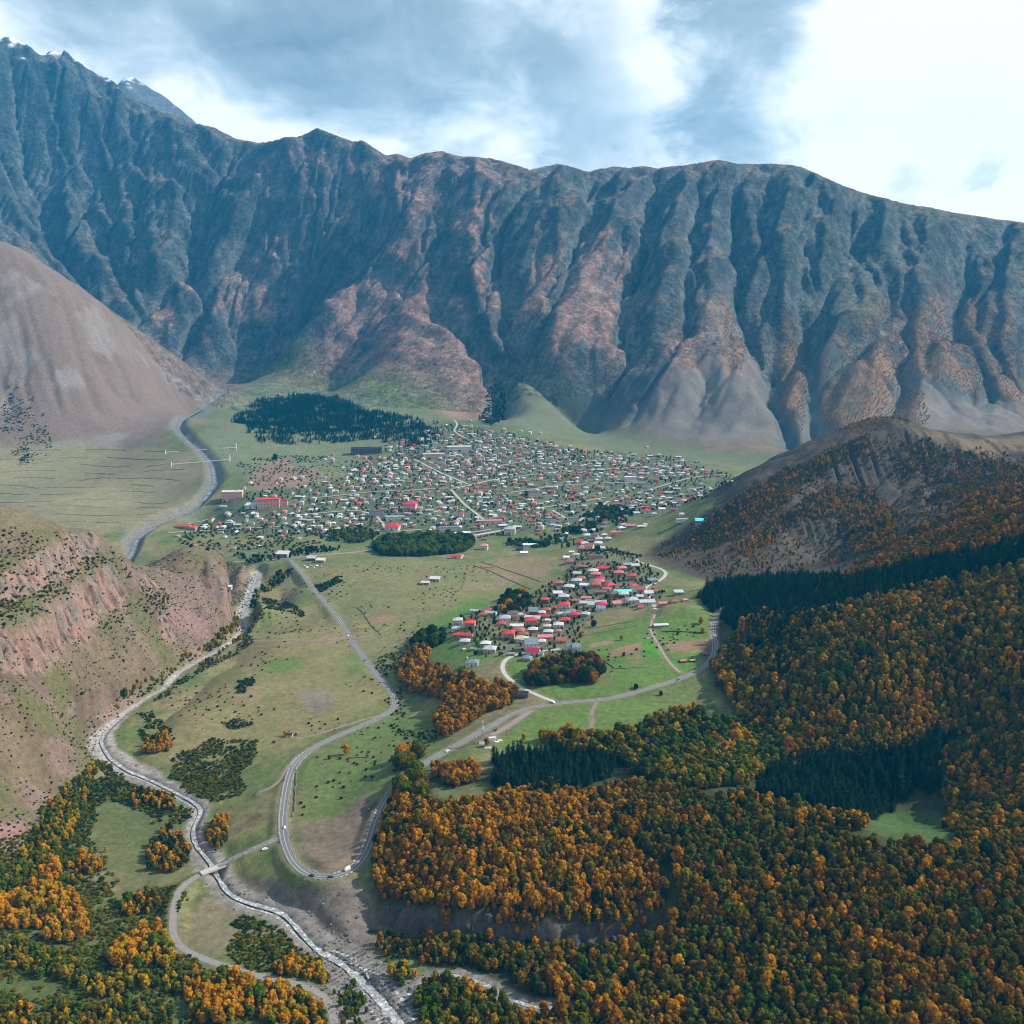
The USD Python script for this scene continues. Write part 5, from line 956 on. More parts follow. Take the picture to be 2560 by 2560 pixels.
# ------------------------------------------------------------------ roads, streets, water
ASPHALT = tinted('asphalt', 0.9, ((0.5, 0.10), (2.5, 0.06)), 0.2, 2.0, 0.03)
def ribbon(w, half, lift=0.0, cross=3, off=0.0, wob=0.0, seed=0):
    """a strip along a path; half may change along it"""
    t = np.gradient(w[:, :2], axis=0); t /= np.linalg.norm(t, axis=1, keepdims=True) + 1e-9
    nrm = np.stack([-t[:, 1], t[:, 0]], 1)
    s = np.r_[0, np.cumsum(np.linalg.norm(np.diff(w[:, :2], axis=0), axis=1))]
    half = np.broadcast_to(half, (len(w),)); v = []
    for k in range(cross):
        a = (k / (cross - 1) * 2 - 1) * half + off
        if wob: a = a + wob * fbm2(s, s * 0 + k * 37.0, 9, 3, seed)
        v.append(np.column_stack([w[:, :2] + nrm * a[:, None], w[:, 2] + lift]))
    v = np.stack(v, 1).reshape(-1, 3); n = len(w); i = (np.arange(n - 1)[:, None] * cross + np.arange(cross - 1)).ravel()
    return v, np.concatenate([np.stack([i, i + cross, i + cross + 1], 1), np.stack([i, i + cross + 1, i + 1], 1)])[:, ::-1]
def strip(name, w, half, col, label, lift=0.0, mat=None, kind='structure', **kw):
    v, f = ribbon(w, half, lift, **kw)
    c = np.broadcast_to(np.array(col, float), v.shape)
    return put_tag(tint_mesh(numbered(name), v, f, c, mat or ASPHALT).GetPrim(), label=label, kind=kind)
GREY, PALE, DUST = (0.125, 0.13, 0.135), (0.36, 0.34, 0.32), (0.25, 0.205, 0.175)
strip('main_road', roads_w['main_road'], 3.3, GREY, 'grey asphalt road with a hairpin up to the village')
strip('village_road', roads_w['village_road'], 2.5, PALE, 'pale concrete road curving into the hillside village', 0.02)
strip('gravel_road', roads_w['bridge_road'], 2.6, (0.2, 0.19, 0.18), 'grey gravel road crossing the stream and winding to the lower edge', 0.01, wob=.25)
strip('valley_road', roads_w['far_road'], 3.1, (0.2, 0.2, 0.2), 'straight road along the far side of the plain', 0.02)
strip('farm_track', roads_w['farm_track'], 1.5, DUST, 'dirt farm track from the road junction up to the village', 0.01, wob=.3)
strip('upper_village_road', roads_w['upper_village_road'], 2.3, PALE, 'pale road leaving the back of the village in a wide bend', 0.01)
strip('dirt_track', roads_w['dirt_track'], 1.2, (0.22, 0.15, 0.12), 'pinkish dirt track winding down from the village road', 0.01, wob=.3)
strip('lay_by', roads_w['roadside_lay_by'], 2.9, (0.22, 0.165, 0.15), 'pinkish gravel lay-by along the road below the village', 0.03, wob=.6)
strip('meadow_path', roads_w['meadow_path'], 0.9, (0.23, 0.18, 0.13), 'worn path across the pasture to the village', 0.02, wob=.3)
for k_, l_ in (('sandy_track', 'sandy track across the pasture near the upper stream'), ('shoulder_track', 'worn track dropping from the road above the hairpin'), ('hut_track', 'worn track from the road to the meadow hut')): strip(k_, roads_w[k_], ROADS[k_][1] * .9, (0.23, 0.185, 0.15), l_, 0.02, wob=.5)
strip('field_path', roads_w['field_path'], 0.8, (0.23, 0.19, 0.14), 'thin path across the far pasture', 0.02, wob=.3)
PAINT = plain('road_paint', (0.7, 0.7, 0.68), 0.6, 0.3, 0.1)
m = roads_w['main_road']
put_tag(usdkit.mesh(stage, '/World/road_marking', ribbon(m, 0.09, 0.03, 2), PAINT).GetPrim(), kind='structure', label='white centre line of the asphalt road')
for sgn in (-1, 1):
    put_tag(usdkit.mesh(stage, numbered('road_edge_line'), ribbon(m, 0.07, 0.03, 2, off=2.95 * sgn), PAINT).GetPrim(), kind='structure', label='white edge line of the asphalt road')
STREETS = [[(850,923),(877,953),(900,970),(916,984)],[(850,923),(883,916),(961,899)],[(746,929),(800,923),(850,921)],[(779,866),(830,892),(883,914)],[(856,792),(863,802),(856,813),(868,822),(882,829)],[(766,854),(867,845)],[(1038,956),(1090,948),(1146,938)],[(345,995),(365,984),(400,975),(447,956)],[(312,1006),(370,1002),(430,998),(500,996),(551,992)],[(868,921),(939,904),(1010,895),(1076,888),(1182,884)],[(1294,924),(1340,918),(1385,912)],[(1016,959),(1070,951)],[(1040,962),(1058,972),(1072,982)],[(700,1000),(745,1003),(800,999)],[(868,1006),(900,1004),(930,998)],[(590,940),(640,935),(700,928),(760,925)],[(560,972),(640,965),(700,962),(790,955)],[(960,930),(1040,918),(1120,912),(1220,910)],[(940,880),(1000,868),(1080,862)],[(1090,985),(1125,960),(1150,945)],[(1220,925),(1290,905),(1370,895)],[(700,962),(720,985),(730,1002)]]
streets_w = []
for l in STREETS:
    w = path_world(l, 8); w = w[np.isfinite(w[:, 0])]; w = smooth_path(w, 1.5); w[:, 2] = H(w[:, 0], w[:, 1]) + 0.7
    streets_w.append(w)
    strip('town_street', w, 3.6, (0.3, 0.29, 0.27), 'pale street through the town across the valley', mat=ASPHALT)
# the bridge over the big river at the town's edge
def deck(name, a, b, z, half, label, cat, piers=4, col=(0.33, 0.32, 0.3), parapet=0.9, depth=12.0):
    a, b = np.array(a), np.array(b); L = np.linalg.norm(b - a); ang = math.atan2(*(b - a)[::-1]); mid = (a + b) / 2
    mat = _first.setdefault('conc', plain('concrete', (0.36, 0.345, 0.33), 0.85, 0.2, 0.18, 0.8))
    t = thing(name, label, cat, (mid[0], mid[1], z), ang)
    bx = lambda e, c: trimesh.creation.box(e, trimesh.transformations.translation_matrix(c))
    part(t, 'deck', bx([L, half * 2, 0.6], [0, 0, -0.28]), mat)
    for sg in (-1, 1): part(t, 'parapet', bx([L, 0.25, parapet], [0, sg * (half - .125), .02 + parapet / 2]), mat)
    for k in range(piers):
        part(t, 'pier', bx([1.0, half * 1.5, depth], [(-.5 + (k + 1) / (piers + 1)) * L, 0, -.58 - depth / 2]), mat)
    for sg in (-1, 1): part(t, 'abutment', bx([3.0, half * 1.8, depth * .5], [sg * (L / 2 - 1.2), 0, -.585 - depth * .25]), mat)
    return t
e0, e1 = P(np.array([895., 958.]), np.array([1017., 1001.]))
deck('road_bridge', e0[:2], e1[:2], max(e0[2], e1[2]) + 2.0, 4.0, 'long pale concrete road bridge between the green grove and the town', 'bridge', 4, depth=14)
w = roads_w['bridge_road']; pu_, pv_, _ = project(w); k = int(np.argmin(np.abs(pu_ - 402) + np.abs(pv_ - 1640)))
deck('stream_bridge', w[k - 3, :2], w[k + 3, :2], w[k, 2] + .32, 2.9, 'small concrete bridge carrying the gravel road over the stream', 'bridge', 0, parapet=.8, depth=6.0)

WATER = usdkit.material(stage, LOOKS + '/stream_water', {
    'g': ('geometry', {}), 'n': ('noise_texture', {'scale': 0.32, 'detail': 7.0, 'roughness': 0.75, 'distortion': 1.0}), 'r': ('rgb_ramp', {'ramp': [(0.0, (0.09, 0.1, 0.1)), (0.42, (0.16, 0.17, 0.17)), (0.52, (0.26, 0.27, 0.27)), (0.6, (0.55, 0.56, 0.56)), (1.0, (0.75, 0.76, 0.76))]}),
    'bn': ('noise_texture', {'scale': 1.6, 'detail': 4.0}), 'b': ('bump', {'strength': 0.6, 'distance': 0.25}), 'p': ('principled_bsdf', {'roughness': 0.28, 'ior': 1.33})},
    [('g.position', 'n.vector'), ('n.fac', 'r.fac'), ('r.color', 'p.base_color'), ('g.position', 'bn.vector'), ('bn.fac', 'b.height'), ('b.normal', 'p.normal'), ('n.fac', 'r.fac')], surface='p.BSDF')
CALM = usdkit.material(stage, LOOKS + '/river_water', {'g': ('geometry', {}), 'n': ('noise_texture', {'scale': 0.08, 'detail': 5.0}), 'r': ('rgb_ramp', {'ramp': [(0.3, (0.08, 0.1, 0.11)), (0.7, (0.22, 0.24, 0.25))]}), 'p': ('principled_bsdf', {'roughness': 0.3, 'ior': 1.33})},
    [('g.position', 'n.vector'), ('n.fac', 'r.fac'), ('r.color', 'p.base_color')], surface='p.BSDF')
def water(name, w, half, mat, label, wob, seed=0):
    v, f = ribbon(w, half, 0, 5, wob=wob, seed=seed)
    return put_tag(usdkit.mesh(stage, numbered(name), (v, f), mat, smooth=True).GetPrim(), label=label, kind='structure')
s_ = river_s; hw = np.interp(s_, [0, 60, 140, 260, 420, 700, 1000], [3.2, 2.8, 2.1, 1.6, 1.4, 1.3, 1.2])
rw = river_w.copy(); rw[:, 2] += .35
water('stream', rw, hw * (1 + .8 * fbm2(s_, s_ * 0, 14, 3, 5)) + .2, WATER, 'whitish mountain stream rushing down its gravel bed', 1.1)
sw = side_w.copy(); sw[:, 2] += .3
water('stream', sw, 1.5, WATER, 'narrow side stream joining from under the wooded slope', .6, 3)
def braid(lo, hi, off, seed, half):
    k = (s_ > lo) & (s_ < hi); w = river_w[k].copy(); t = np.gradient(w[:, :2], axis=0); t /= np.linalg.norm(t, axis=1, keepdims=True)
    env = np.sin(np.pi * (s_[k] - lo) / (hi - lo)) ** .6; a = off * env
    w[:, :2] += np.stack([-t[:, 1], t[:, 0]], 1) * a[:, None]; w[:, 2] = H(w[:, 0], w[:, 1]) + .12
    water('stream', w, half, WATER, 'thin side channel in the gravel bed of the stream', .5, seed)
braid(bed_s[9] - 40, bed_s[10] + 30, 9, 7, .9); braid(bed_s[4] - 30, bed_s[4] + 50, 6, 8, .8); braid(bed_s[1], bed_s[3], -8, 9, 1.0); braid(bed_s[0] - 20, bed_s[1] + 10, 10, 10, 1.1); braid(bed_s[0] - 30, bed_s[2], -11, 11, .9); braid(bed_s[7] - 10, bed_s[9], 6, 12, .7); braid(bed_s[3], bed_s[4] + 10, 5, 13, .7)
tw = terek_w.copy(); tw[:, 2] += .4
water('river', tw, 4 + 2.5 * fbm2(tw[:, 0], tw[:, 1], 70, 3, 8), CALM, 'grey river in its gorge at the foot of the far left slope', 3.0, 4)
# boulders in the bed and on the slopes
ROCKM = {'rock_grey': plain('grey_rock', (0.15, 0.145, 0.14), .9, .2, .45, .7), 'rock_dark': plain('dark_rock', (0.07, 0.07, 0.075), .9, .2, .45, .7), 'rock_pink': plain('pink_rock', (0.24, 0.155, 0.125), .9, .2, .4, .7)}
def boulder(seed):
    rg = np.random.default_rng(seed); m = trimesh.creation.icosphere(2); v = np.array(m.vertices)
    for _ in range(7):
        n = rg.normal(size=3); n /= np.linalg.norm(n); d = rg.uniform(.45, .8); h = v @ n; v = np.where((h > d)[:, None], v - (h - d)[:, None] * n, v)
    return v * [1, .8, .62] + [0, 0, .18], m.faces
BOULD = [boulder(k) for k in range(3)]
def rock_builder(k, m): return lambda owner: part(owner, 'stone', BOULD[k], ROCKM[m])
rx, ry, rs, rk = [], [], [], []
for i in range(4200):
    s0 = RND.uniform(0, bed_s[3] if RND.random() < .75 else s_[-1]); k = int(np.searchsorted(s_, s0).clip(1, len(s_) - 2)); t = river_w[k + 1, :2] - river_w[k - 1, :2]; t /= np.linalg.norm(t)
    bw = BED(s0); right = bed_s[3] > s0
    o = RND.normal(0, bw * .6) + (bw * .55 if right and RND.random() < .6 else 0) * (1 if RND.random() < .5 else -1)
    p = river_w[k, :2] + np.array([-t[1], t[0]]) * o
    rx.append(p[0]); ry.append(p[1]); rs.append(min(2.6, .28 + RND.exponential(.32))); rk.append(RND.choice([0, 1, 2], p=[.6, .4, 0]))
x, y = fill(LEFT_HILL, 6.5, .3, RND, 460); rx += list(x); ry += list(y); rs += list(.25 + RND.exponential(.38, len(x)).clip(0, 2.4)); rk += list(RND.choice([0, 2], len(x), p=[.45, .55]))
for uv in ([(560,1655),(640,1672),(690,1680),(700,1740),(640,1800),(560,1735),(470,1695)], [(570,1340),(600,1320),(625,1320),(590,1350)], [(640,1400),(730,1345),(735,1355),(650,1420),(575,1500),(565,1600),(560,1600),(562,1480)]):
    x, y = fill(region(uv), 3.2, .35, RND, 470); rx += list(x); ry += list(y); rs += list(.2 + RND.exponential(.25, len(x)).clip(0, 1.6)); rk += list(RND.choice([0, 1, 2], len(x), p=[.5, .3, .2]))
for uv in ([(500,1140),(700,1080),(1000,1080),(850,1170),(740,1250),(735,1310),(600,1390),(300,1410),(262,1370),(420,1250)], [(1100,1180),(1330,1150),(1330,1240),(1200,1300),(1080,1310),(960,1290)], [(1050,1340),(1230,1330),(1150,1390),(960,1410)]):
    x, y = fill(region(uv), 11, .42, RND, 480); rx += list(x); ry += list(y); rs += list(.2 + RND.exponential(.22, len(x)).clip(0, 1.3)); rk += list(RND.choice([0, 1, 2], len(x), p=[.6, .15, .25]))
rx, ry, rs, rk = map(np.array, (rx, ry, rs, rk))
rz_ = H(rx, ry); ru, rv, rwd = project(np.stack([rx, ry, rz_], 1))
big = np.zeros(len(rx), bool); ok = np.nonzero((ru > 5) & (ru < PH - 5) & (rv < PH - 5))[0]; big[ok[np.argsort(-(rs / rwd)[ok])][:60]] = True
RN = ['rock_grey', 'rock_dark', 'rock_pink']
for i in np.nonzero(big)[0]:
    hillp = shapely.contains_xy(LEFT_HILL, rx[i], ry[i]); nm = ['grey', 'dark', 'pinkish'][rk[i]]
    place = 'on the stony hillside at the left' if hillp else 'in the bed of the lower stream' if rv[i] > 1660 else 'in the stream bed above the bridge'
    copy_of(f'{RN[rk[i]]}_{"abc"[i % 3]}', rock_builder(i % 3, RN[rk[i]]), 'boulder', f"{'very large' if rs[i] > 1.6 else 'large'} {nm} boulder {place}, {'left' if ru[i] < 560 else 'right'} part, {'nearer' if rwd[i] < 640 else 'farther'}", 'boulder', (rx[i], ry[i], rz_[i]), float(RND.uniform(0, 6)), (rs[i],) * 3, f'{nm} boulders {place}')
k = ~big
scatter('/World/stones', [rock_builder(a, b) for b in RN for a in range(3)], np.stack([rx, ry, rz_], 1)[k], RND.uniform(0, 6.28, k.sum()), rs[k], rk[k] * 3 + RND.integers(0, 3, k.sum()), 'loose stones in the stream bed and on the slopes')
# broken rock standing out of the cliffs
cx_, cy_, cs_, ck_ = [], [], [], []
for g in (near, middle):
    gy_, gx_ = np.gradient(g.Z, g.step); steep = np.hypot(gx_, gy_)
    ok = (cliff_face[id(g)] > .45) & (steep > .7) & (g.Y < 1119 if g is near else g.Y > 1121)
    iy, ix = np.nonzero(ok); pick = RND.random(len(iy)) < (.085 if g is near else .3); iy, ix = iy[pick], ix[pick]
    x, y = g.X[iy, ix] + RND.normal(0, 1, len(iy)), g.Y[iy, ix] + RND.normal(0, 1, len(iy))
    cx_.append(x); cy_.append(y); cs_.append(.8 + RND.exponential(.9, len(x)).clip(0, 3.2)); ck_.append(np.where((y < 760) & (x > -170), 1, RND.choice([0, 2], len(x), p=[.3, .7])))
x, y, s2, k2 = map(np.concatenate, (cx_, cy_, cs_, ck_))
scatter('/World/cliff_rocks', [rock_builder(a, b) for b in RN for a in range(3)], np.stack([x, y, H(x, y) - .3 * s2], 1), RND.uniform(0, 6.28, len(x)), np.stack([s2, s2 * RND.uniform(.6, 1.1, len(x)), s2 * RND.uniform(1.0, 2.6, len(x))], 1), k2 * 3 + RND.integers(0, 3, len(x)), 'broken rock standing out of the cliff faces')
# ------------------------------------------------------------------ houses
def corrug(name, col, rough=.45, vary=.25):
    n = {'tc': ('texture_coordinate', {}), 'w': ('wave_texture', {'wave_type': 'bands', 'bands_direction': 'x', 'scale': 1.3}), 'b': ('bump', {'strength': .5, 'distance': .05}), 'n': ('noise_texture', {'scale': .6, 'detail': 5.0, 'roughness': .7}),
         'r': ('map_range', {'from_min': .3, 'from_max': .7, 'to_min': 1 - vary, 'to_max': 1 + vary}), 'o': ('object_info', {}), 'q': ('map_range', {'to_min': .8, 'to_max': 1.15}), 'c': ('color', {'value': col}), 'v': ('vector_math', {'math_type': 'scale'}), 'u': ('vector_math', {'math_type': 'scale'}), 'p': ('principled_bsdf', {'roughness': rough, 'specular_ior_level': .4})}
    return usdkit.material(stage, f'{LOOKS}/{name}', n, [('tc.object', 'w.vector'), ('w.fac', 'b.height'), ('b.normal', 'p.normal'), ('tc.object', 'n.vector'), ('n.fac', 'r.value'), ('o.random', 'q.value'), ('c.color', 'v.vector1'), ('r.result', 'v.scale'), ('v.vector', 'u.vector1'), ('q.result', 'u.scale'), ('u.vector', 'p.base_color')], surface='p.BSDF')
ROOF = {'red': corrug('red_roof', (0.50, 0.035, 0.035)), 'rust': corrug('rust_roof', (0.27, 0.085, 0.06), .7, .4), 'zinc': corrug('zinc_roof', (0.38, 0.40, 0.41), .4), 'white': corrug('white_roof', (0.5, 0.5, 0.48), .5, .25), 'blue_grey': corrug('blue_grey_roof', (0.16, 0.21, 0.24)), 'brown': corrug('brown_roof', (0.12, 0.085, 0.07), .7, .35),
        'crimson': corrug('crimson_roof', (0.45, 0.02, 0.07)), 'pink': corrug('faded_red_roof', (0.42, 0.15, 0.14), .6), 'turquoise': corrug('turquoise_roof', (0.10, 0.55, 0.66), .4, .15), 'green': corrug('green_roof', (0.06, 0.26, 0.20)), 'beige': corrug('beige_roof', (0.42, 0.38, 0.28), .6), 'black': corrug('black_roof', (0.02, 0.022, 0.025), .5)}
WALL = {'white': plain('white_plaster', (0.5, 0.48, 0.45), .9, .1, .18, .5), 'cream': plain('cream_plaster', (0.5, 0.42, 0.32), .9, .1, .2, .5), 'stone': plain('field_stone', (0.25, 0.225, 0.2), .95, .1, .4, 1.6), 'brick': plain('pale_brick', (0.34, 0.2, 0.15), .95, .1, .3, 1.2), 'grey': plain('grey_render', (0.3, 0.29, 0.28), .9, .1, .25, .5), 'wood': plain('brown_boards', (0.12, 0.075, 0.05), .9, .1, .35, 2.0), 'dark': plain('dark_cladding', (0.05, 0.05, 0.055), .7, .3, .2, 1.0), 'salmon': plain('salmon_plaster', (0.55, 0.3, 0.24), .9, .1, .15, .5)}
GLASS = plain('window_glass', (0.03, 0.04, 0.05), .12, .6, .2, 1.0)
FRAME = plain('window_frame', (0.55, 0.53, 0.5), .7, .2, .1)
DOORM = plain('door_boards', (0.13, 0.07, 0.04), .8, .2, .3)
def box(e, c): return trimesh.creation.box(e, trimesh.transformations.translation_matrix(c))
def gable(L, W, z, rise, over=.45, th=.12):
    """two slabs meeting at a ridge along x"""
    a = W / 2 + over; l = L / 2 + over; dz = rise * over / (W / 2)
    sec = np.array([[-a, z - dz], [0, z + rise], [a, z - dz], [a, z - dz + th], [0, z + rise + th], [-a, z - dz + th]])
    v = np.concatenate([np.column_stack([np.full(6, x), sec]) for x in (-l, l)])
    f = [[0, 1, 4], [0, 4, 5], [1, 2, 3], [1, 3, 4]]; F = [q[::-1] for q in f] + [[i + 6 for i in q] for q in f]
    for i in range(6): j = (i + 1) % 6; F += [[i, j, j + 6], [i, j + 6, i + 6]]
    return v, np.array(F)
def hipped(L, W, z, rise, over=.5, th=.14):
    a, l = W / 2 + over, L / 2 + over; r = max(L / 2 - W / 2, 0.15)
    v = np.array([[-l, -a, z], [l, -a, z], [l, a, z], [-l, a, z], [-r, 0, z + rise], [r, 0, z + rise], [-l, -a, z - th], [l, -a, z - th], [l, a, z - th], [-l, a, z - th]], float)
    f = [[0, 1, 5], [0, 5, 4], [1, 2, 5], [2, 3, 4], [2, 4, 5], [3, 0, 4], [6, 8, 7], [6, 9, 8]]
    for i in range(4): j = (i + 1) % 4; f += [[i, i + 6, j + 6], [i, j + 6, j]]
    return v, np.array(f)
def walls(L, W, h, rise=0, deep=2.2):
    """the walls down into the slope, with gable ends where rise is given"""
    ms = [box([L, W, h + deep], [0, 0, (h - deep) / 2])]
    if rise:
        for x in (-L / 2 + .12, L / 2 - .12):
            v = np.array([[x - .12, -W / 2, h], [x - .12, W / 2, h], [x - .12, 0, h + rise], [x + .12, -W / 2, h], [x + .12, W / 2, h], [x + .12, 0, h + rise]])
            ms.append(trimesh.Trimesh(v, [[0, 2, 1], [3, 4, 5], [0, 1, 4], [0, 4, 3], [1, 2, 5], [1, 5, 4], [2, 0, 3], [2, 3, 5]], process=False))
    return trimesh.util.concatenate(ms)
def openings(o, L, W, h, storeys=1, nx=3, ny=2, door=True, ww=1.0, wh=1.2):
    k = 0
    for st in range(storeys):
        z = (h / storeys) * st + h / storeys * .55
        for side in (-1, 1):
            for i in range(nx):
                if door and st == 0 and side < 0 and i == nx // 2:
                    part(o, 'door', box([1.1, .12, 2.1], [(-.5 + (i + .5) / nx) * L, side * (W / 2 + .03), 1.05]), DOORM); continue
                p = part(o, 'window', box([ww, .1, wh], [(-.5 + (i + .5) / nx) * L, side * (W / 2 + .02), z]), FRAME)
                part(p.GetPrim(), 'pane', box([ww - .2, .06, wh - .2], [(-.5 + (i + .5) / nx) * L, side * (W / 2 + .06), z]), GLASS)
            for i in range(ny):
                p = part(o, 'window', box([.1, ww, wh], [side * (L / 2 + .02), (-.5 + (i + .5) / ny) * W, z]), FRAME)
                part(p.GetPrim(), 'pane', box([.06, ww - .2, wh - .2], [side * (L / 2 + .06), (-.5 + (i + .5) / ny) * W, z]), GLASS)
HOUSE = {  # length, width, height, roof, rise, storeys, windows along, across
 'hip': (11, 9, 3.4, 'hip', 2.3, 1, 3, 2), 'tall': (11, 9.5, 6.2, 'hip', 2.2, 2, 3, 2), 'long': (17, 8, 3.3, 'gable', 2.0, 1, 5, 2), 'gable': (11, 7.5, 3.3, 'gable', 2.6, 1, 3, 2), 'steep': (11, 9, 5.8, 'gable', 4.2, 2, 3, 2), 'shed': (8, 5.5, 2.6, 'gable', 1.2, 1, 1, 0), 'flat': (10, 7, 3.0, 'mono', .9, 1, 3, 1), 'barn': (30, 13, 4.5, 'gable', 2.2, 1, 6, 0), 'block': (22, 11, 9.0, 'flat', .5, 3, 7, 3), 'hall': (34, 13, 6.2, 'flat', .6, 2, 10, 3)}
def house_builder(kind, roof, wall, few=False):
    L, W, h, rt, rise, st, nx, ny = HOUSE[kind]
    def b(owner):
        part(owner, 'wall', walls(L, W, h, rise - .08 if rt == 'gable' else 0), WALL[wall])
        if rt == 'hip': r = hipped(L, W, h + .15, rise)
        elif rt == 'gable': r = gable(L, W, h, rise)
        elif rt == 'mono':
            m = box([L + .9, W + 1.0, .16], [0, 0, h + .55]); v = np.array(m.vertices); v[:, 2] += v[:, 1] * rise / W; r = (v, m.faces)
        else: r = trimesh.util.concatenate([box([L + .5, W + .5, .3], [0, 0, h + .16])] + [box([L + .5, .25, .5], [0, s * (W / 2 + .12), h + .56]) for s in (-1, 1)] + [box([.25, W, .5], [s * (L / 2 + .12), 0, h + .56]) for s in (-1, 1)])
        rp = part(owner, 'roof', r, ROOF[roof])
        if kind not in ('shed', 'barn', 'flat'): part(rp.GetPrim(), 'chimney', box([.6, .6, 1.5], [L * .22, W * .12, h + rise * .75 + .7]), WALL['brick'])
        openings(owner, L, W, h, st, nx, ny, kind not in ('barn',), ww=1.0 if kind != 'shed' else .7, wh=1.25 if kind != 'shed' else .7)
        if kind in ('tall', 'long', 'steep'):
            part(owner, 'porch', trimesh.util.concatenate([box([L * .4, 1.6, .12], [-L * .1, -W / 2 - .85, 2.55])] + [box([.15, .15, 2.6], [-L * .1 + s * L * .18, -W / 2 - 1.5, 1.25]) for s in (-1, 1)]), WALL['wood'])
    return b
ROOFWORD = {'red': 'bright red', 'rust': 'rusty red', 'zinc': 'silvery', 'white': 'white', 'blue_grey': 'blue-grey', 'brown': 'brown', 'crimson': 'crimson', 'pink': 'faded pink', 'turquoise': 'turquoise', 'green': 'green', 'beige': 'beige', 'black': 'black'}
KINDWORD = {'hip': 'hip-roofed house', 'tall': 'two-storey house', 'long': 'long low house', 'gable': 'gabled cottage', 'steep': 'tall house with a steep gable', 'shed': 'small shed', 'flat': 'lean-to building', 'barn': 'big long barn', 'block': 'three-storey block', 'hall': 'long two-storey building'}
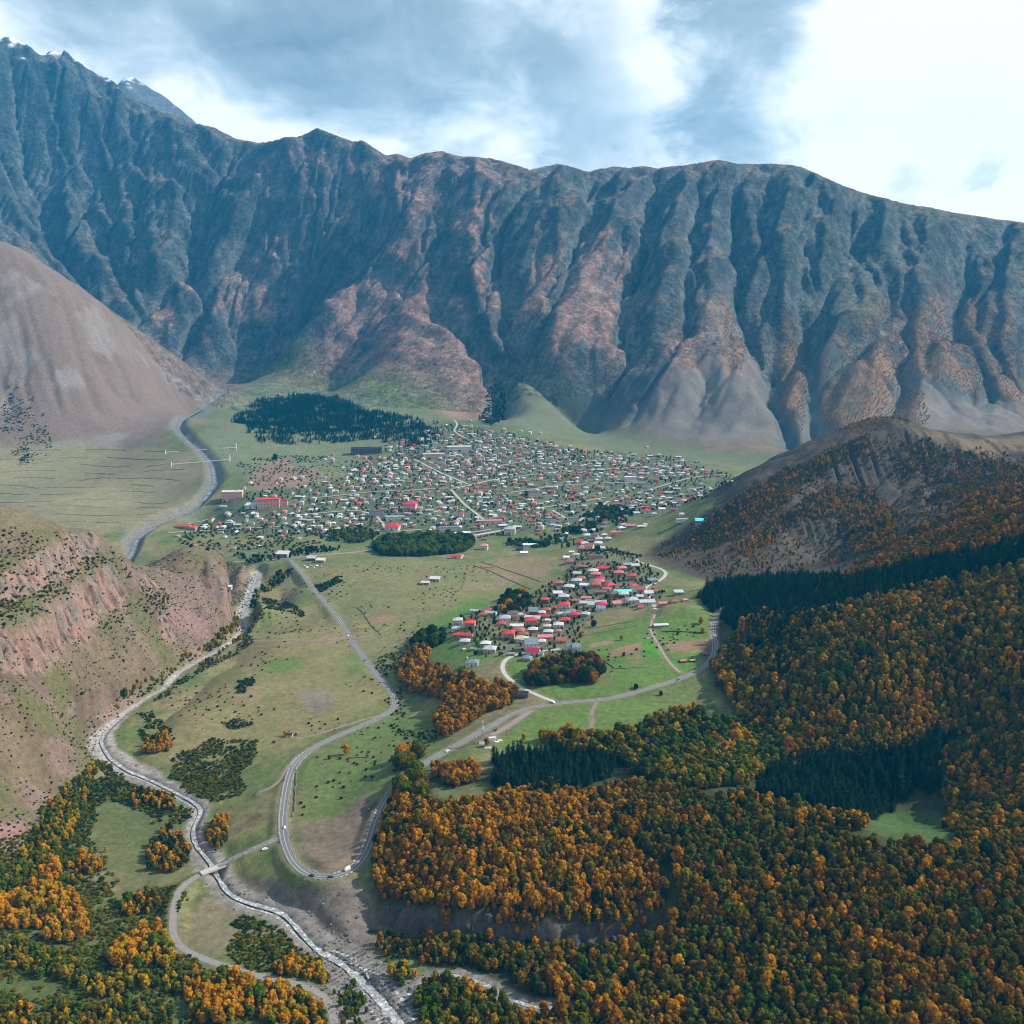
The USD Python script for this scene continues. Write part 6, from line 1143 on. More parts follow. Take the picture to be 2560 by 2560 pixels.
# the hillside village: x, y, width in a crop of the photograph, kind, roof, wall
VILLAGE = [(121,590,62,'tall','zinc','white'),(107,628,52,'hip','zinc','white'),(208,612,66,'tall','red','brick'),(112,672,48,'hip','red','stone'),(180,676,92,'long','red','stone'),(170,722,66,'hip','zinc','stone'),(230,765,40,'shed','blue_grey','stone'),(344,782,86,'hip','zinc','grey'),(315,738,66,'hip','white','stone'),(222,876,82,'hip','blue_grey','white'),(245,505,70,'long','zinc','white'),(300,530,50,'hip','rust','brick'),(350,520,80,'long','zinc','white'),(335,494,40,'hip','red','white'),(438,490,68,'gable','blue_grey','grey'),(510,490,96,'long','zinc','white'),(446,565,104,'hip','zinc','white'),(424,596,54,'hip','red','brick'),(500,545,66,'tall','brown','salmon'),(563,530,46,'hip','zinc','white'),(626,600,108,'tall','red','brick'),(530,612,90,'long','white','stone'),(540,650,76,'hip','rust','brick'),(572,672,64,'hip','rust','brick'),(642,640,62,'hip','zinc','brick'),(475,690,76,'tall','red','brick'),(562,712,82,'hip','beige','white'),(628,762,90,'steep','blue_grey','white'),(645,800,86,'gable','crimson','white'),(600,838,62,'hip','blue_grey','stone'),(688,800,48,'gable','blue_grey','white'),(700,720,58,'hip','white','white'),(725,690,100,'long','pink','salmon'),(740,625,50,'tall','beige','stone'),(748,655,62,'hip','zinc','stone'),(818,608,66,'hip','zinc','white'),(820,640,36,'hip','pink','salmon'),(862,575,66,'hip','red','brick'),(930,535,62,'hip','crimson','brick'),(880,525,56,'hip','blue_grey','white'),(836,530,56,'hip','zinc','stone'),(1005,530,56,'hip','zinc','stone'),(836,715,70,'gable','rust','brick'),(905,768,60,'tall','blue_grey','white'),(943,770,56,'steep','blue_grey','white'),(640,560,104,'long','white','white'),(720,540,70,'long','crimson','brick'),(745,565,36,'shed','white','white'),(645,525,60,'steep','blue_grey','wood'),(700,520,54,'hip','zinc','stone'),(735,500,54,'hip','rust','brick'),(800,480,40,'hip','red','salmon'),(862,470,68,'hip','red','white'),(905,510,54,'hip','blue_grey','stone'),(724,440,50,'tall','red','wood'),(855,415,76,'hip','zinc','stone'),(814,388,66,'flat','white','stone'),(628,445,40,'steep','brown','wood'),(892,345,66,'hip','zinc','stone'),(945,320,66,'tall','zinc','grey'),(820,315,56,'hip','rust','brick'),(1010,330,84,'long','white','white'),(1075,330,80,'hip','rust','brick'),(975,285,56,'hip','rust','stone'),(948,248,52,'flat','zinc','grey'),(1060,235,70,'hip','white','brick'),(1075,258,64,'hip','pink','stone'),(1098,310,66,'hip','pink','brick'),(1105,290,60,'hip','crimson','brick'),(1130,212,86,'long','red','stone'),(990,196,64,'long','rust','wood'),(890,168,56,'hip','rust','stone'),(1235,248,68,'hip','pink','brick'),(1175,335,66,'hip','crimson','brick'),(1325,280,56,'tall','red','brick'),(1340,335,52,'hip','red','white'),(1392,358,50,'gable','crimson','stone'),(1350,195,56,'flat','zinc','grey'),(1258,215,60,'hip','pink','brick'),(1298,190,60,'flat','blue_grey','stone'),(1470,298,62,'flat','blue_grey','stone'),(1260,375,118,'barn','turquoise','white'),(1270,395,64,'hip','zinc','white'),(1110,375,80,'long','brown','brick'),(1205,395,70,'hip','brown','brick'),(1150,360,60,'hip','rust','stone'),(1110,445,78,'long','zinc','white'),(1112,490,60,'gable','blue_grey','white'),(1120,465,60,'hip','crimson','brick'),(1220,455,58,'gable','pink','white'),(1330,440,90,'hip','zinc','white'),(1430,450,104,'long','zinc','white'),(1384,478,40,'shed','red','stone'),(1440,385,60,'gable','zinc','white'),(1380,405,46,'gable','zinc','stone'),(1485,372,50,'hip','rust','stone'),(1545,452,70,'long','pink','brick'),(1612,440,46,'hip','rust','brick'),(1690,428,40,'hip','pink','stone'),(1650,380,60,'flat','zinc','stone'),(990,450,48,'gable','zinc','stone'),(1030,440,50,'gable','blue_grey','stone'),(1042,470,46,'steep','zinc','white'),(1010,415,70,'long','pink','brick'),(940,430,60,'long','rust','stone'),(1525,605,66,'barn','white','stone'),(1678,848,38,'shed','pink','wood'),(1742,845,38,'shed','pink','wood'),(1828,800,40,'gable','rust','wood'),(495,800,44,'shed','blue_grey','stone'),
 (110,130,76,'long','red','white'),(303,70,72,'tall','pink','white'),(140,125,40,'shed','white','white'),(550,75,60,'flat','black','dark'),(580,105,60,'flat','white','white'),(625,50,100,'barn','white','white'),(1075,130,104,'hall','brown','brick'),(1032,75,60,'steep','pink','white'),(965,30,40,'hip','red','brick'),(1000,40,46,'hip','white','white'),(985,75,50,'hip','pink','brick'),(1110,75,70,'hip','zinc','white'),(910,95,36,'shed','white','white')]
VILLAGE2 = [(1060,805,60,'tall','pink','salmon'),(850,778,62,'hip','zinc','white'),(925,778,56,'hip','white','white'),(1175,745,84,'long','pink','salmon'),(1115,762,50,'hip','white','stone'),(880,812,56,'hip','white','white'),(930,822,66,'tall','brown','salmon'),(995,806,40,'hip','zinc','white'),(960,838,58,'hip','zinc','white'),(688,838,80,'flat','blue_grey','white'),(720,800,60,'hip','zinc','grey'),(830,852,40,'hip','red','white'),(862,866,44,'hip','white','white'),(845,892,46,'hip','pink','brick'),(955,868,56,'hip','white','white'),(800,945,44,'hip','zinc','white'),(735,962,40,'flat','white','white'),(610,700,40,'tall','blue_grey','cream'),(780,830,40,'hip','rust','stone'),(1020,835,46,'hip','zinc','stone'),(1100,790,46,'hip','rust','brick'),(900,845,40,'shed','rust','wood'),(760,780,44,'hip','white','white'),(830,745,40,'hip','rust','stone'),(1130,735,40,'hip','zinc','white'),(1290,640,60,'hip','crimson','white'),(1165,650,60,'hip','zinc','white'),(1220,655,66,'flat','zinc','white'),(1395,628,56,'flat','white','white'),(1110,635,50,'flat','zinc','white'),(1340,660,40,'hip','zinc','white')]
VILLAGE += [(int((868 + X * .2734 - 830.2) / .2734), int((792.4 + Y * .2734 - 1018.8) / .2734), w, k, r, a) for X, Y, w, k, r, a in VILLAGE2]
vil = np.array([(830.2 + a[0] * .2734, 1018.8 + a[1] * .2734) for a in VILLAGE])
vw = P(vil[:, 0], vil[:, 1])
# others along the plain: u, v, width px, kind, roof, wall
OTHERS = [(1135,1519,16,'shed','blue_grey','grey'),(985,1318,22,'gable','black','dark'),(545,1391,12,'gable','black','cream'),(820,1098,18,'flat','white','stone'),(803,1104,14,'shed','white','brick'),(588,1058,16,'gable','white','dark'),(604,1062,16,'flat','white','brick'),(532,1052,22,'flat','white','grey'),(718,1036,16,'hip','blue_grey','stone'),(880,1010,14,'shed','white','white'),(430,1111,12,'flat','white','grey'),(846,1308,9,'shed','blue_grey','grey'),(620,1014,12,'hip','blue_grey','stone'),(505,960,40,'block','red','salmon'),(528,956,26,'block','crimson','salmon'),(437,944,36,'block','white','salmon'),(473,960,22,'flat','zinc','white'),(345,998,26,'long','rust','brick'),(362,1000,14,'hip','red','brick'),(690,858,74,'hall','black','dark'),(818,865,40,'hall','beige','salmon'),(800,864,30,'hall','brown','brick'),(866,852,44,'hall','white','white'),(1082,986,20,'block','green','cream'),(1035,984,28,'hall','black','white'),(1325,990,22,'flat','turquoise','stone'),(1290,985,26,'hall','zinc','white'),(773,965,30,'tall','crimson','salmon'),(710,975,26,'block','brown','grey'),(745,982,34,'hall','zinc','white'),(845,1002,34,'hall','blue_grey','white'),(740,1002,30,'hip','red','white'),(1010,940,24,'block','brown','cream'),(1000,935,20,'block','blue_grey','dark'),(1190,910,22,'block','white','white'),(962,1010,20,'tall','zinc','cream'),(930,990,36,'hall','pink','cream')]
ow = P(np.array([o[0] for o in OTHERS], float), np.array([o[1] for o in OTHERS], float))
# the town: houses in rows between the streets
rgt = np.random.default_rng(11)
tx, ty = fill(TOWN_REG.buffer(130), 26, 0, rgt, 0)
rot = -0.12
tz = H(tx, ty); tu, tv, td = project(np.stack([tx, ty, tz], 1))
keep = (fbm2(tx, ty, 160, 3, 81) * .5 + .5 + .25 * np.exp(-((tu - 880) / 260) ** 2 - ((tv - 950) / 60) ** 2) + rgt.normal(0, .1, len(tx))) > .36
edge = np.array([(1 if TOWN_REG.contains(p_) else -1) * TOWN_REG.exterior.distance(p_) for p_ in shapely.points(tx, ty)]); keep &= rgt.random(len(tx)) < .08 + .92 * sstep(edge, -60, 110)
stree = cKDTree(np.concatenate([w[:, :2] for w in streets_w])); keep &= stree.query(np.stack([tx, ty], 1))[0] > 11
special = cKDTree(np.concatenate([ow[:, :2], vw[:, :2]])); keep &= special.query(np.stack([tx, ty], 1))[0] > 20
keep &= ~((tz > 45) & (tx > 330))
keep &= cKDTree(terek_w[:, :2]).query(np.stack([tx, ty], 1))[0] > 70
tx, ty, tz, tu, tv, td = (a[keep] for a in (tx, ty, tz, tu, tv, td))
KTOWN = [('hip', 'zinc', 'white'), ('hip', 'white', 'white'), ('hip', 'red', 'brick'), ('hip', 'rust', 'stone'), ('hip', 'pink', 'salmon'), ('tall', 'zinc', 'cream'), ('tall', 'brown', 'cream'), ('tall', 'pink', 'salmon'), ('long', 'white', 'stone'), ('long', 'zinc', 'grey'), ('long', 'rust', 'brick'), ('flat', 'zinc', 'grey'), ('flat', 'white', 'white'), ('gable', 'blue_grey', 'white'), ('gable', 'crimson', 'white'), ('block', 'brown', 'cream'), ('shed', 'white', 'stone'), ('shed', 'rust', 'wood')]
pk = np.array([.13, .07, .055, .09, .08, .07, .07, .04, .04, .08, .06, .06, .02, .08, .02, .02, .03, .03]); pk /= pk.sum()
tk = rgt.choice(len(KTOWN), len(tx), p=pk); tr = rot + np.where(rgt.random(len(tx)) < .5, 0, math.pi / 2) + rgt.normal(0, .12, len(tx)); ts = rgt.uniform(.75, 1.1, len(tx))
# where things are: the nearest of these, and on which side of it as one looks at the picture
MARKS = [('the turquoise barn', 1174, 1121), ('the tall blue-grey gabled house at the village foot', 1002, 1227), ('the dark village fir', 1150, 1140), ('the white-roofed field barn', 1247, 1184), ('the village road bend', 952, 1255), ('the dark copse', 1060, 1268), ('the long road bridge', 925, 1008), ('the pink-roofed house by the bridge', 913, 1038), ('the brown two-storey hall', 1124, 1054), ('the cell tower', 910, 1395), ('the two-winged hotel', 510, 955), ('the green-roofed block', 1082, 984), ('the long black hotel', 690, 856), ('the pale three-winged block', 437, 944), ('the green grove', 800, 1032), ('the far road junction', 548, 1055), ('the wide bend behind the village', 1250, 1085), ('the orange scarp', 860, 1300), ('the bare brown hill', 1380, 930), ('the dark pine wood', 640, 800), ('the town square', 860, 935), ('the upper crossroads', 883, 914)]
def near_mark(u, v, skip=3.0):
    d = [math.hypot(u - a, (v - b) * 1.6) for _, a, b in MARKS]; o = np.argsort(d)
    k = o[0] if d[o[0]] > skip else o[1]; nm, a, b = MARKS[k]
    dx, dy = u - a, (v - b) * 1.6; far_ = 'just' if d[k] < 22 else 'close' if d[k] < 50 else 'some way' if d[k] < 95 else 'far'
    side = ('right of' if dx > 0 else 'left of') if abs(dx) > abs(dy) else ('below' if dy > 0 else 'above')
    return f'{far_} {side} {nm}'
seen = {}
def one_label(base, u, v):
    """the label alone if nothing else bears it, else with a second landmark"""
    lab = f'{base} {near_mark(u, v)}'
    if lab in seen:
        seen[lab] += 1; n = seen[lab]
        d = sorted(MARKS, key=lambda q: math.hypot(u - q[1], v - q[2]))
        for q in d[1:6]:
            l2 = f"{lab}, {'right' if u > q[1] else 'left'} of {q[0]}"
            if l2 not in seen and len(l2.split()) <= 16: lab = l2; break
    if len(lab.split()) > 16: lab = ' '.join(w for w in lab.split() if w not in ('just', 'close', 'some', 'way', 'far', 'tall'))
    seen.setdefault(lab, 1); return lab
def put_house(kind, roof, wall, p, u, v, yaw, s, group):
    lab = one_label(f'{ROOFWORD[roof]}-roofed {"shed" if kind == "shed" else KINDWORD[kind].replace("hip-roofed ", "")}', u, v)
    cat = {'shed': 'shed', 'barn': 'barn', 'block': 'building', 'hall': 'building', 'flat': 'outbuilding'}.get(kind, 'house')
    nm = {'shed': 'garden_shed', 'barn': 'barn', 'block': 'apartment_block', 'hall': 'long_building', 'flat': 'outbuilding', 'long': 'long_house', 'gable': 'cottage'}.get(kind, 'house')
    copy_of(f'{nm}_{kind}_{roof}_{wall}', house_builder(kind, roof, wall), nm, lab, cat, p, yaw, (s, s, s), group)
rgv = np.random.default_rng(17)
for (X, Y, wpx, kind, roof, wall), p, (u, v) in zip(VILLAGE, vw, vil):
    dist = project(p)[2]; want = wpx * .2734 / FOC * dist
    s = float(np.clip(want / (HOUSE[kind][0] * .97), .62, 1.35))
    put_house(kind, roof, wall, (p[0], p[1] + HOUSE[kind][1] * s * .5, p[2] + .15), u, v, -0.1 + rgv.normal(0, .1) + (0.25 if u > 1150 else 0), s, 'houses of the hillside village' if v > 1045 else 'houses between village and town')
for (u, v, wpx, kind, roof, wall), p in zip(OTHERS, ow):
    dist = project(p)[2]; s = float(np.clip(wpx / FOC * dist / (HOUSE[kind][0] * .97), .45, 2.6))
    put_house(kind, roof, wall, (p[0], p[1] + HOUSE[kind][1] * s * .5, p[2] + .15), u, v, 0.12 if kind in ('block', 'hall') else -.1, s, 'buildings by themselves')
n_single = max(0, 290 - len(VILLAGE) - len(OTHERS))
o = np.argsort(td - 250 * (np.isin(tk, [15])))[:n_single]; alone = np.zeros(len(tx), bool); alone[o] = True
for i in np.nonzero(alone)[0]:
    put_house(*KTOWN[tk[i]], (tx[i], ty[i], tz[i] + .2), tu[i], tv[i], tr[i], float(ts[i]), 'houses at the near edge of the town')
def town_house(kind, roof, wall):
    L, W, h, rt, rise, st, nx, ny = HOUSE[kind]
    return house_builder(kind, roof, wall)
k = ~alone
scatter('/World/town_houses', [town_house(*q) for q in KTOWN], np.stack([tx, ty, tz + .2], 1)[k], tr[k], ts[k], tk[k], 'houses of the town across the valley, mostly silvery and red roofs')
# trees and gardens between the houses
gx, gy = fill(TOWN_REG, 18, .36, rgt, 9)
ok = (cKDTree(np.stack([tx, ty], 1)).query(np.stack([gx, gy], 1))[0] > 8) & (stree.query(np.stack([gx, gy], 1))[0] > 5)
gx, gy = gx[ok], gy[ok]
va, vb = fill(region([(845,1195),(860,1165),(930,1150),(960,1140),(1040,1110),(1080,1060),(1100,1030),(1180,1035),(1250,1090),(1240,1140),(1180,1150),(1120,1160),(1080,1200),(1080,1230),(1000,1240),(900,1230)]), 11, .3, rgt, 10)
ok = cKDTree(vw[:, :2] + [0, 5]).query(np.stack([va, vb], 1))[0] > 9
gx, gy = np.r_[gx, va[ok]], np.r_[gy, vb[ok]]
keys = [('broad', 0, 'dark'), ('broad', 1, 'dark'), ('broad', 0, 'green'), ('birch', 0, 'olive'), ('broad', 1, 'olive'), ('birch', 2, 'orange'), ('pine', 0, 'pine')]
scatter('/World/garden_trees', [tree_builder(*q) for q in keys], np.stack([gx, gy, H(gx, gy)], 1), rgt.uniform(0, 6, len(gx)), np.where(gy > 1900, rgt.uniform(.32, .62, len(gx)), rgt.uniform(.28, .5, len(gx))), rgt.choice(7, len(gx), p=[.16, .15, .33, .14, .14, .04, .04]), 'garden trees between the houses of town and village')
# ------------------------------------------------------------------ single trees, vehicles, the mast, walls and lesser things
LONE = [(653,1423,'birch',0,'orange',1.25,'round bright orange tree standing alone on the meadow inside the road bend'),(538,1388,'birch',1,'orange',.75,'small orange tree beside the dark-roofed meadow hut'),(1150,1147,'pine',0,'pine',1.05,'tall dark fir in the middle of the hillside village'),(970,1198,'birch',0,'yellow',.7,'yellow tree by the foot of the village'),(1098,1202,'birch',2,'orange',.95,'round orange tree on the slope right of the village houses'),(1172,1208,'birch',0,'orange',.8,'second round orange tree further right on the terraced slope'),(1120,1182,'broad',0,'dark',.8,'dark green tree right behind the blue-grey village house'),(1040,1118,'birch',0,'orange',.9,'orange tree at the upper left edge of the village'),(1052,1120,'birch',3,'olive',.8,'olive tree beside the orange tree at the upper edge of the village'),(1322,1178,'birch',2,'orange',1.15,'orange tree by the dark road at the right end of the village'),(1325,1195,'birch',0,'orange',1.0,'lower orange tree by the dark road at the right end of the village'),(1246,1178,'shrub',0,'dark',.8,'small dark bush beside the white field barn'),(1155,1145,'pine',1,'pine',.5,'young fir beside the tall village fir'),(1200,1300,'broad',1,'dark',.55,'round dark bush-like tree above the road left of the junction'),(1247,1312,'broad',0,'dark',.45,'dark round tree below the road left of the junction'),(988,1398,'birch',1,'orange',.95,'single orange tree before the green mound'),(918,1408,'birch',2,'rust',.95,'russet tree by the road below the cell tower'),(1060,1035,'poplar',0,'dark',1.1,'dark poplar behind the brown two-storey hall'),(1082,1030,'poplar',1,'dark',1.0,'second dark poplar right of the first behind the hall'),(1072,1033,'broad',1,'dark',1.0,'broad dark tree by the poplars behind the hall'),(1128,1040,'broad',0,'dark',1.0,'dark tree right of the brown hall'),(1126,1034,'birch',0,'orange',.7,'orange-topped tree right of the brown hall'),(826,1258,'shrub',2,'dark',2.2,'black-green bush on the edge of the orange scarp'),(622,1432,'broad',1,'olive',.4,'small olive tree on the meadow inside the hairpin'),(816,1452,'birch',3,'orange',1.1,'narrow orange tree standing above the road cutting'),(105,1256,'birch',0,'orange',.5,'lone orange bush on the stony hillside'),(370,1240,'birch',2,'orange',.6,'orange bush beside the upper stream'),(470,1215,'birch',2,'orange',.6,'orange bush at the bend of the upper stream'),(520,868,'broad',0,'dark',1.6,'tall dark tree on the edge of the brown plots'),(1360,1185,'birch',1,'rust',1.1,'russet tree beside the dark road'),(760,1565,'poplar',0,'olive',.75,'tall slender tree at the left edge of the knoll wood'),(1250,1700,'pine',0,'pine',1.1,'single dark spruce amid the russet knoll wood'),(1690,1905,'poplar',1,'green',1.3,'tall green poplar rising from the lower right wood'),(1720,1900,'poplar',0,'green',1.2,'second green poplar in the lower right wood'),(1925,1720,'poplar',1,'green',1.2,'green poplar at the right edge of the wood'),(1560,1960,'poplar',0,'green',1.1,'green poplar at the bottom edge of the wood'),(1590,1962,'poplar',1,'olive',1.0,'olive poplar at the bottom edge of the wood')]
lw = P(np.array([l[0] for l in LONE], float), np.array([l[1] for l in LONE], float))
for (u, v, form, k, col, s, lab), p in zip(LONE, lw):
    nm, cat = WORD[form]
    copy_of(f'{form}_{"abcd"[k]}_{col}', tree_builder(form, k, col), nm, lab, cat, p - [0, 0, .1], u * .37, (s, s, s))
# vehicles
CARP = {'white': plain('white_car_paint', (0.75, 0.75, 0.75), .25, .6, .03), 'black': plain('black_car_paint', (0.015, 0.016, 0.018), .2, .6, .05), 'blue': plain('blue_grey_car_paint', (0.08, 0.12, 0.17), .25, .6, .05), 'silver': plain('silver_car_paint', (0.42, 0.43, 0.44), .3, .6, .05)}
TYRE, LAMP = plain('tyre_rubber', (0.02, 0.02, 0.02), .8, .2), plain('lamp_glass', (0.6, 0.6, 0.55), .15, .6)
def side_solid(prof, w):
    """a side outline (x, z) given a width, with the upper part drawn in a little"""
    p = np.array(prof, float); n = len(p); top = p[:, 1].max(); tuck = np.clip((p[:, 1] - .95) / max(top - .95, .1), 0, 1) * .16
    v = np.concatenate([np.column_stack([p[:, 0], -w / 2 + tuck, p[:, 1]]), np.column_stack([p[:, 0], w / 2 - tuck, p[:, 1]])])
    t = trimesh.creation.triangulate_polygon(shapely.Polygon(p), engine='earcut')
    idx = cKDTree(p).query(t[0])[1][t[1]]
    f = [list(q) for q in idx] + [[a + n for a in q[::-1]] for q in idx]
    for i in range(n): j = (i + 1) % n; f += [[i, j, j + n], [i, j + n, i + n]]
    m = trimesh.Trimesh(v, f, process=False); m.fix_normals(); return m
CARS = {'car': ([(-2.1, .35), (-2.15, .75), (-1.95, .98), (-1.3, 1.02), (-.75, 1.46), (.75, 1.48), (1.45, 1.05), (2.1, .98), (2.18, .6), (2.1, .35)], 1.75, [(-.7, 1.4), (.72, 1.42), (1.3, 1.07), (-1.15, 1.05)], 1.32),
        'van': ([(-2.5, .4), (-2.55, 1.0), (-2.1, 1.2), (-1.6, 2.0), (-1.3, 2.1), (2.4, 2.1), (2.5, 1.9), (2.5, .4)], 1.95, [(-1.55, 1.85), (2.1, 1.85), (2.1, 1.3), (-1.95, 1.3)], 1.6)}
def car_builder(kind, col):
    prof, w, win, ax = CARS[kind]
    def b(o):
        part(o, 'body', side_solid(prof, w), CARP[col])
        for s in (-1, 1):
            q = np.array(win); pts = np.column_stack([q[:, 0], s * (w / 2 - .16 * np.clip((q[:, 1] - .95) / .55, 0, 1) + .012), q[:, 1]])
            part(o, 'side_window', (pts, np.array([[0, 1, 2], [0, 2, 3]]) if s < 0 else np.array([[0, 2, 1], [0, 3, 2]])), GLASS)
            for a in (-1, 1):
                c = trimesh.creation.cylinder(.33, .22, 14); c.apply_transform(trimesh.transformations.rotation_matrix(math.pi / 2, [1, 0, 0])); c.apply_translation([a * ax, s * (w / 2 - .1), .33])
                wl = part(o, 'wheel', c, TYRE); h = trimesh.creation.cylinder(.17, .24, 10); h.apply_transform(trimesh.transformations.rotation_matrix(math.pi / 2, [1, 0, 0])); h.apply_translation([a * ax, s * (w / 2 - .09), .33]); part(wl.GetPrim(), 'rim', h, CARP['silver'])
            part(o, 'headlight', box([.08, .32, .16], [prof[1][0] + .05, s * w * .34, .78]), LAMP)
        zf = .5 * (prof[2][1] + prof[4][1]); x0, x1 = prof[3][0], prof[4][0]
        m = box([.03, w * .74, abs(prof[4][1] - prof[3][1]) * 1.05 + .1], [0, 0, 0]); m.apply_transform(trimesh.transformations.rotation_matrix(math.atan2(x1 - x0, prof[4][1] - prof[3][1]), [0, 1, 0])); m.apply_translation([(x0 + x1) / 2 - .04, 0, (prof[3][1] + prof[4][1]) / 2 + .03]); part(o, 'windscreen', m, GLASS)
    return b
VEH = [(542,1560,'car','white','main_road','white car driving down the straight above the hairpin'),(500,1603,'car','white','bridge_road','white car stopped beside the gravel road to the stream bridge'),(586,1655,'car','black','main_road','black car entering the hairpin, first of the two'),(617,1661,'car','black','main_road','black car in the lowest point of the hairpin'),(655,1640,'van','white','main_road','white minibus climbing out of the hairpin'),(845,1416,'car','white','main_road','white car on the road below the cell tower'),(935,1379,'car','black','roadside_lay_by','black car parked on the lay-by near the cell tower'),(1043,1326,'van','white','village_road','white van parked at the fork of the village road'),(685,1247,'car','blue','main_road','blue-grey car on the straight road across the plain'),(1350,1201,'car','white','main_road','white car on the dark road by the pine belt'),(1060,1279,'van','white',None,'white van parked under the dark copse'),(1074,1279,'car','white',None,'white car parked under the dark copse beside the van'),(1092,1284,'car','white',None,'white car parked alone right of the dark copse'),(1280,1283,'car','blue','main_road','blue-grey car near the road junction'),(655,1140+60,'car','white','main_road','white car in the middle of the straight road across the plain'),
 (574,1068,'car','white',None,'white car in the front row of the far car park, leftmost'),(580,1071,'van','white',None,'white van in the far car park'),(586,1068,'car','silver',None,'silver car in the far car park'),(592,1071,'car','white',None,'white car at the right end of the far car park'),(598,1068,'van','white',None,'white van behind the right end of the far car park'),(582,1064,'car','blue',None,'blue-grey car at the back of the far car park'),(605,1070,'car','silver',None,'silver car by the far car park exit'),(1222,1205,'car','silver',None,'silver car beside the bright green field'),(876,1225,'car','white',None,'white car on the lowest meadow of the village'),(882,1242,'car','white',None,'white car parked on the grass below the village houses'),(1018,1255,'car','white',None,'white car on the grass beside the village road bend'),(1015,1223,'car','silver',None,'silver car before the crimson-roofed house')]
vwld = P(np.array([q[0] for q in VEH], float), np.array([q[1] for q in VEH], float))
for (u, v, kind, col, road, lab), p in zip(VEH, vwld):
    yaw, z = u * .7, H(p[0], p[1]) + .02
    if road:
        w = roads_w[road]; k = int(np.clip(road_trees[road].query(p[:2])[1], 1, len(w) - 2)); t = w[k + 1] - w[k - 1]; yaw = math.atan2(t[1], t[0])
        if road == 'main_road' and np.linalg.norm(p[:2] - w[k, :2]) < 6:
            n_ = np.array([-t[1], t[0]]) / np.hypot(t[0], t[1]); sd = 1 if (p[:2] - w[k, :2]) @ n_ > 0 else -1; p = np.array([*(w[k, :2] + n_ * sd * 1.5), 0]); z = w[k, 2] + .04
    copy_of(f'{kind}_{col}', car_builder(kind, col), 'parked_van' if kind == 'van' else 'car', lab, kind, (p[0], p[1], float(z)), yaw)
# concrete blocks and posts along the hairpin
CONC = _first['conc']
def block_builder(o):
    part(o, 'block', (lambda s: (s.vertices, s.faces))(trimesh.convex.convex_hull(np.array([[a * 1.0, b * c, z] for a in (-1, 1) for b in (-1, 1) for c, z in ((.3, -.2), (.28, .12), (.12, .75))]))), CONC)
m = roads_w['main_road']; mu, mv, _ = project(m)
sel = (mv > 1420) & (mu < 720) & (mv < 1664)
ms = np.r_[0, np.cumsum(np.linalg.norm(np.diff(m[:, :2], axis=0), axis=1))]
for sgn in (-1, 1):
    for s0 in np.arange(ms[sel][0], ms[sel][-1], 4.6 if sgn < 0 else 5.4):
        k = int(np.searchsorted(ms, s0).clip(1, len(m) - 2)); t = m[k + 1] - m[k - 1]; n_ = np.array([-t[1], t[0]]) / np.hypot(t[0], t[1])
        c = m[k, :2] + n_ * sgn * 3.75; leg_ = 'before the gravel turn-off' if mv[k] < 1575 and mu[k] < 620 else 'in the tight bend' if mv[k] > 1630 and mu[k] < 640 else 'between turn-off and bend' if mu[k] < 620 else 'after the bend'
        copy_of('roadside_block', block_builder, 'roadside_block', f"pale concrete block along the {'inner' if sgn > 0 else 'outer'} edge of the hairpin road {leg_}", 'barrier', (c[0], c[1], m[k, 2]), math.atan2(t[1], t[0]), group=f"concrete blocks on the {'inner' if sgn > 0 else 'outer'} edge of the hairpin road {leg_}")
# the lattice mast, its pads and cabin
STEEL = plain('galvanised_steel', (0.3, 0.31, 0.32), .5, .4, .15, 1.0, .4)
def beam(a, b, r):
    a, b = np.array(a, float), np.array(b, float); d = b - a; L = np.linalg.norm(d)
    m = trimesh.creation.box([r * 2, r * 2, L]); m.apply_transform(trimesh.geometry.align_vectors([0, 0, 1], d / L)); m.apply_translation((a + b) / 2); return m
tp = P(np.array([911., 929., 921., 937., 943.]), np.array([1402., 1397., 1409., 1400., 1397.]))
mast = thing('cell_tower', 'grey steel lattice mast with antennas beside the road below the village', 'mast', tp[0], .4)
Hm, b0, b1 = 22.0, 1.5, .45
corner = lambda t, k: [(b0 + (b1 - b0) * t) * (1, 1, -1, -1)[k], (b0 + (b1 - b0) * t) * (1, -1, -1, 1)[k], Hm * t]
for k in range(4): part(mast, 'leg', beam(corner(0, k), corner(1, k), .11), STEEL)
br = []
for lv in range(9):
    for k in range(4):
        br.append(beam(corner(lv / 9, k), corner((lv + 1) / 9, (k + 1) % 4), .05)); br.append(beam(corner((lv + 1) / 9, k), corner((lv + 1) / 9, (k + 1) % 4), .05))
part(mast, 'bracing', trimesh.util.concatenate(br), STEEL)
for k, (z, a) in enumerate([(21, 0), (21, 2.1), (21, 4.2), (18, 1), (18, 3.1)]):
    part(mast, 'antenna', box([.3, .35, 2.2], [1.1 * math.cos(a), 1.1 * math.sin(a), z]), CARP['white'])
for z in (16.5, 14.5):
    d = trimesh.creation.cylinder(.75, .3, 16); d.apply_transform(trimesh.transformations.rotation_matrix(math.pi / 2, [1, 0, 0])); d.apply_translation([0, -1.1, z]); part(mast, 'dish', d, CARP['white'])
cab = thing('equipment_cabin', 'white box cabin beside the cell tower', 'cabin', tp[1], .25)
part(cab, 'body', box([6.5, 3, 3.2], [0, 0, 1.4]), CARP['white']); part(cab, 'roof', box([6.9, 3.4, .2], [0, 0, 3.11]), WALL['white']); part(cab, 'door', box([1, .1, 2], [-1.6, -1.54, 1.1]), STEEL)
for k in range(3): part(cab, 'rib', box([.12, .1, 3], [.2 + k * .9, -1.53, 1.4]), CARP['silver'])
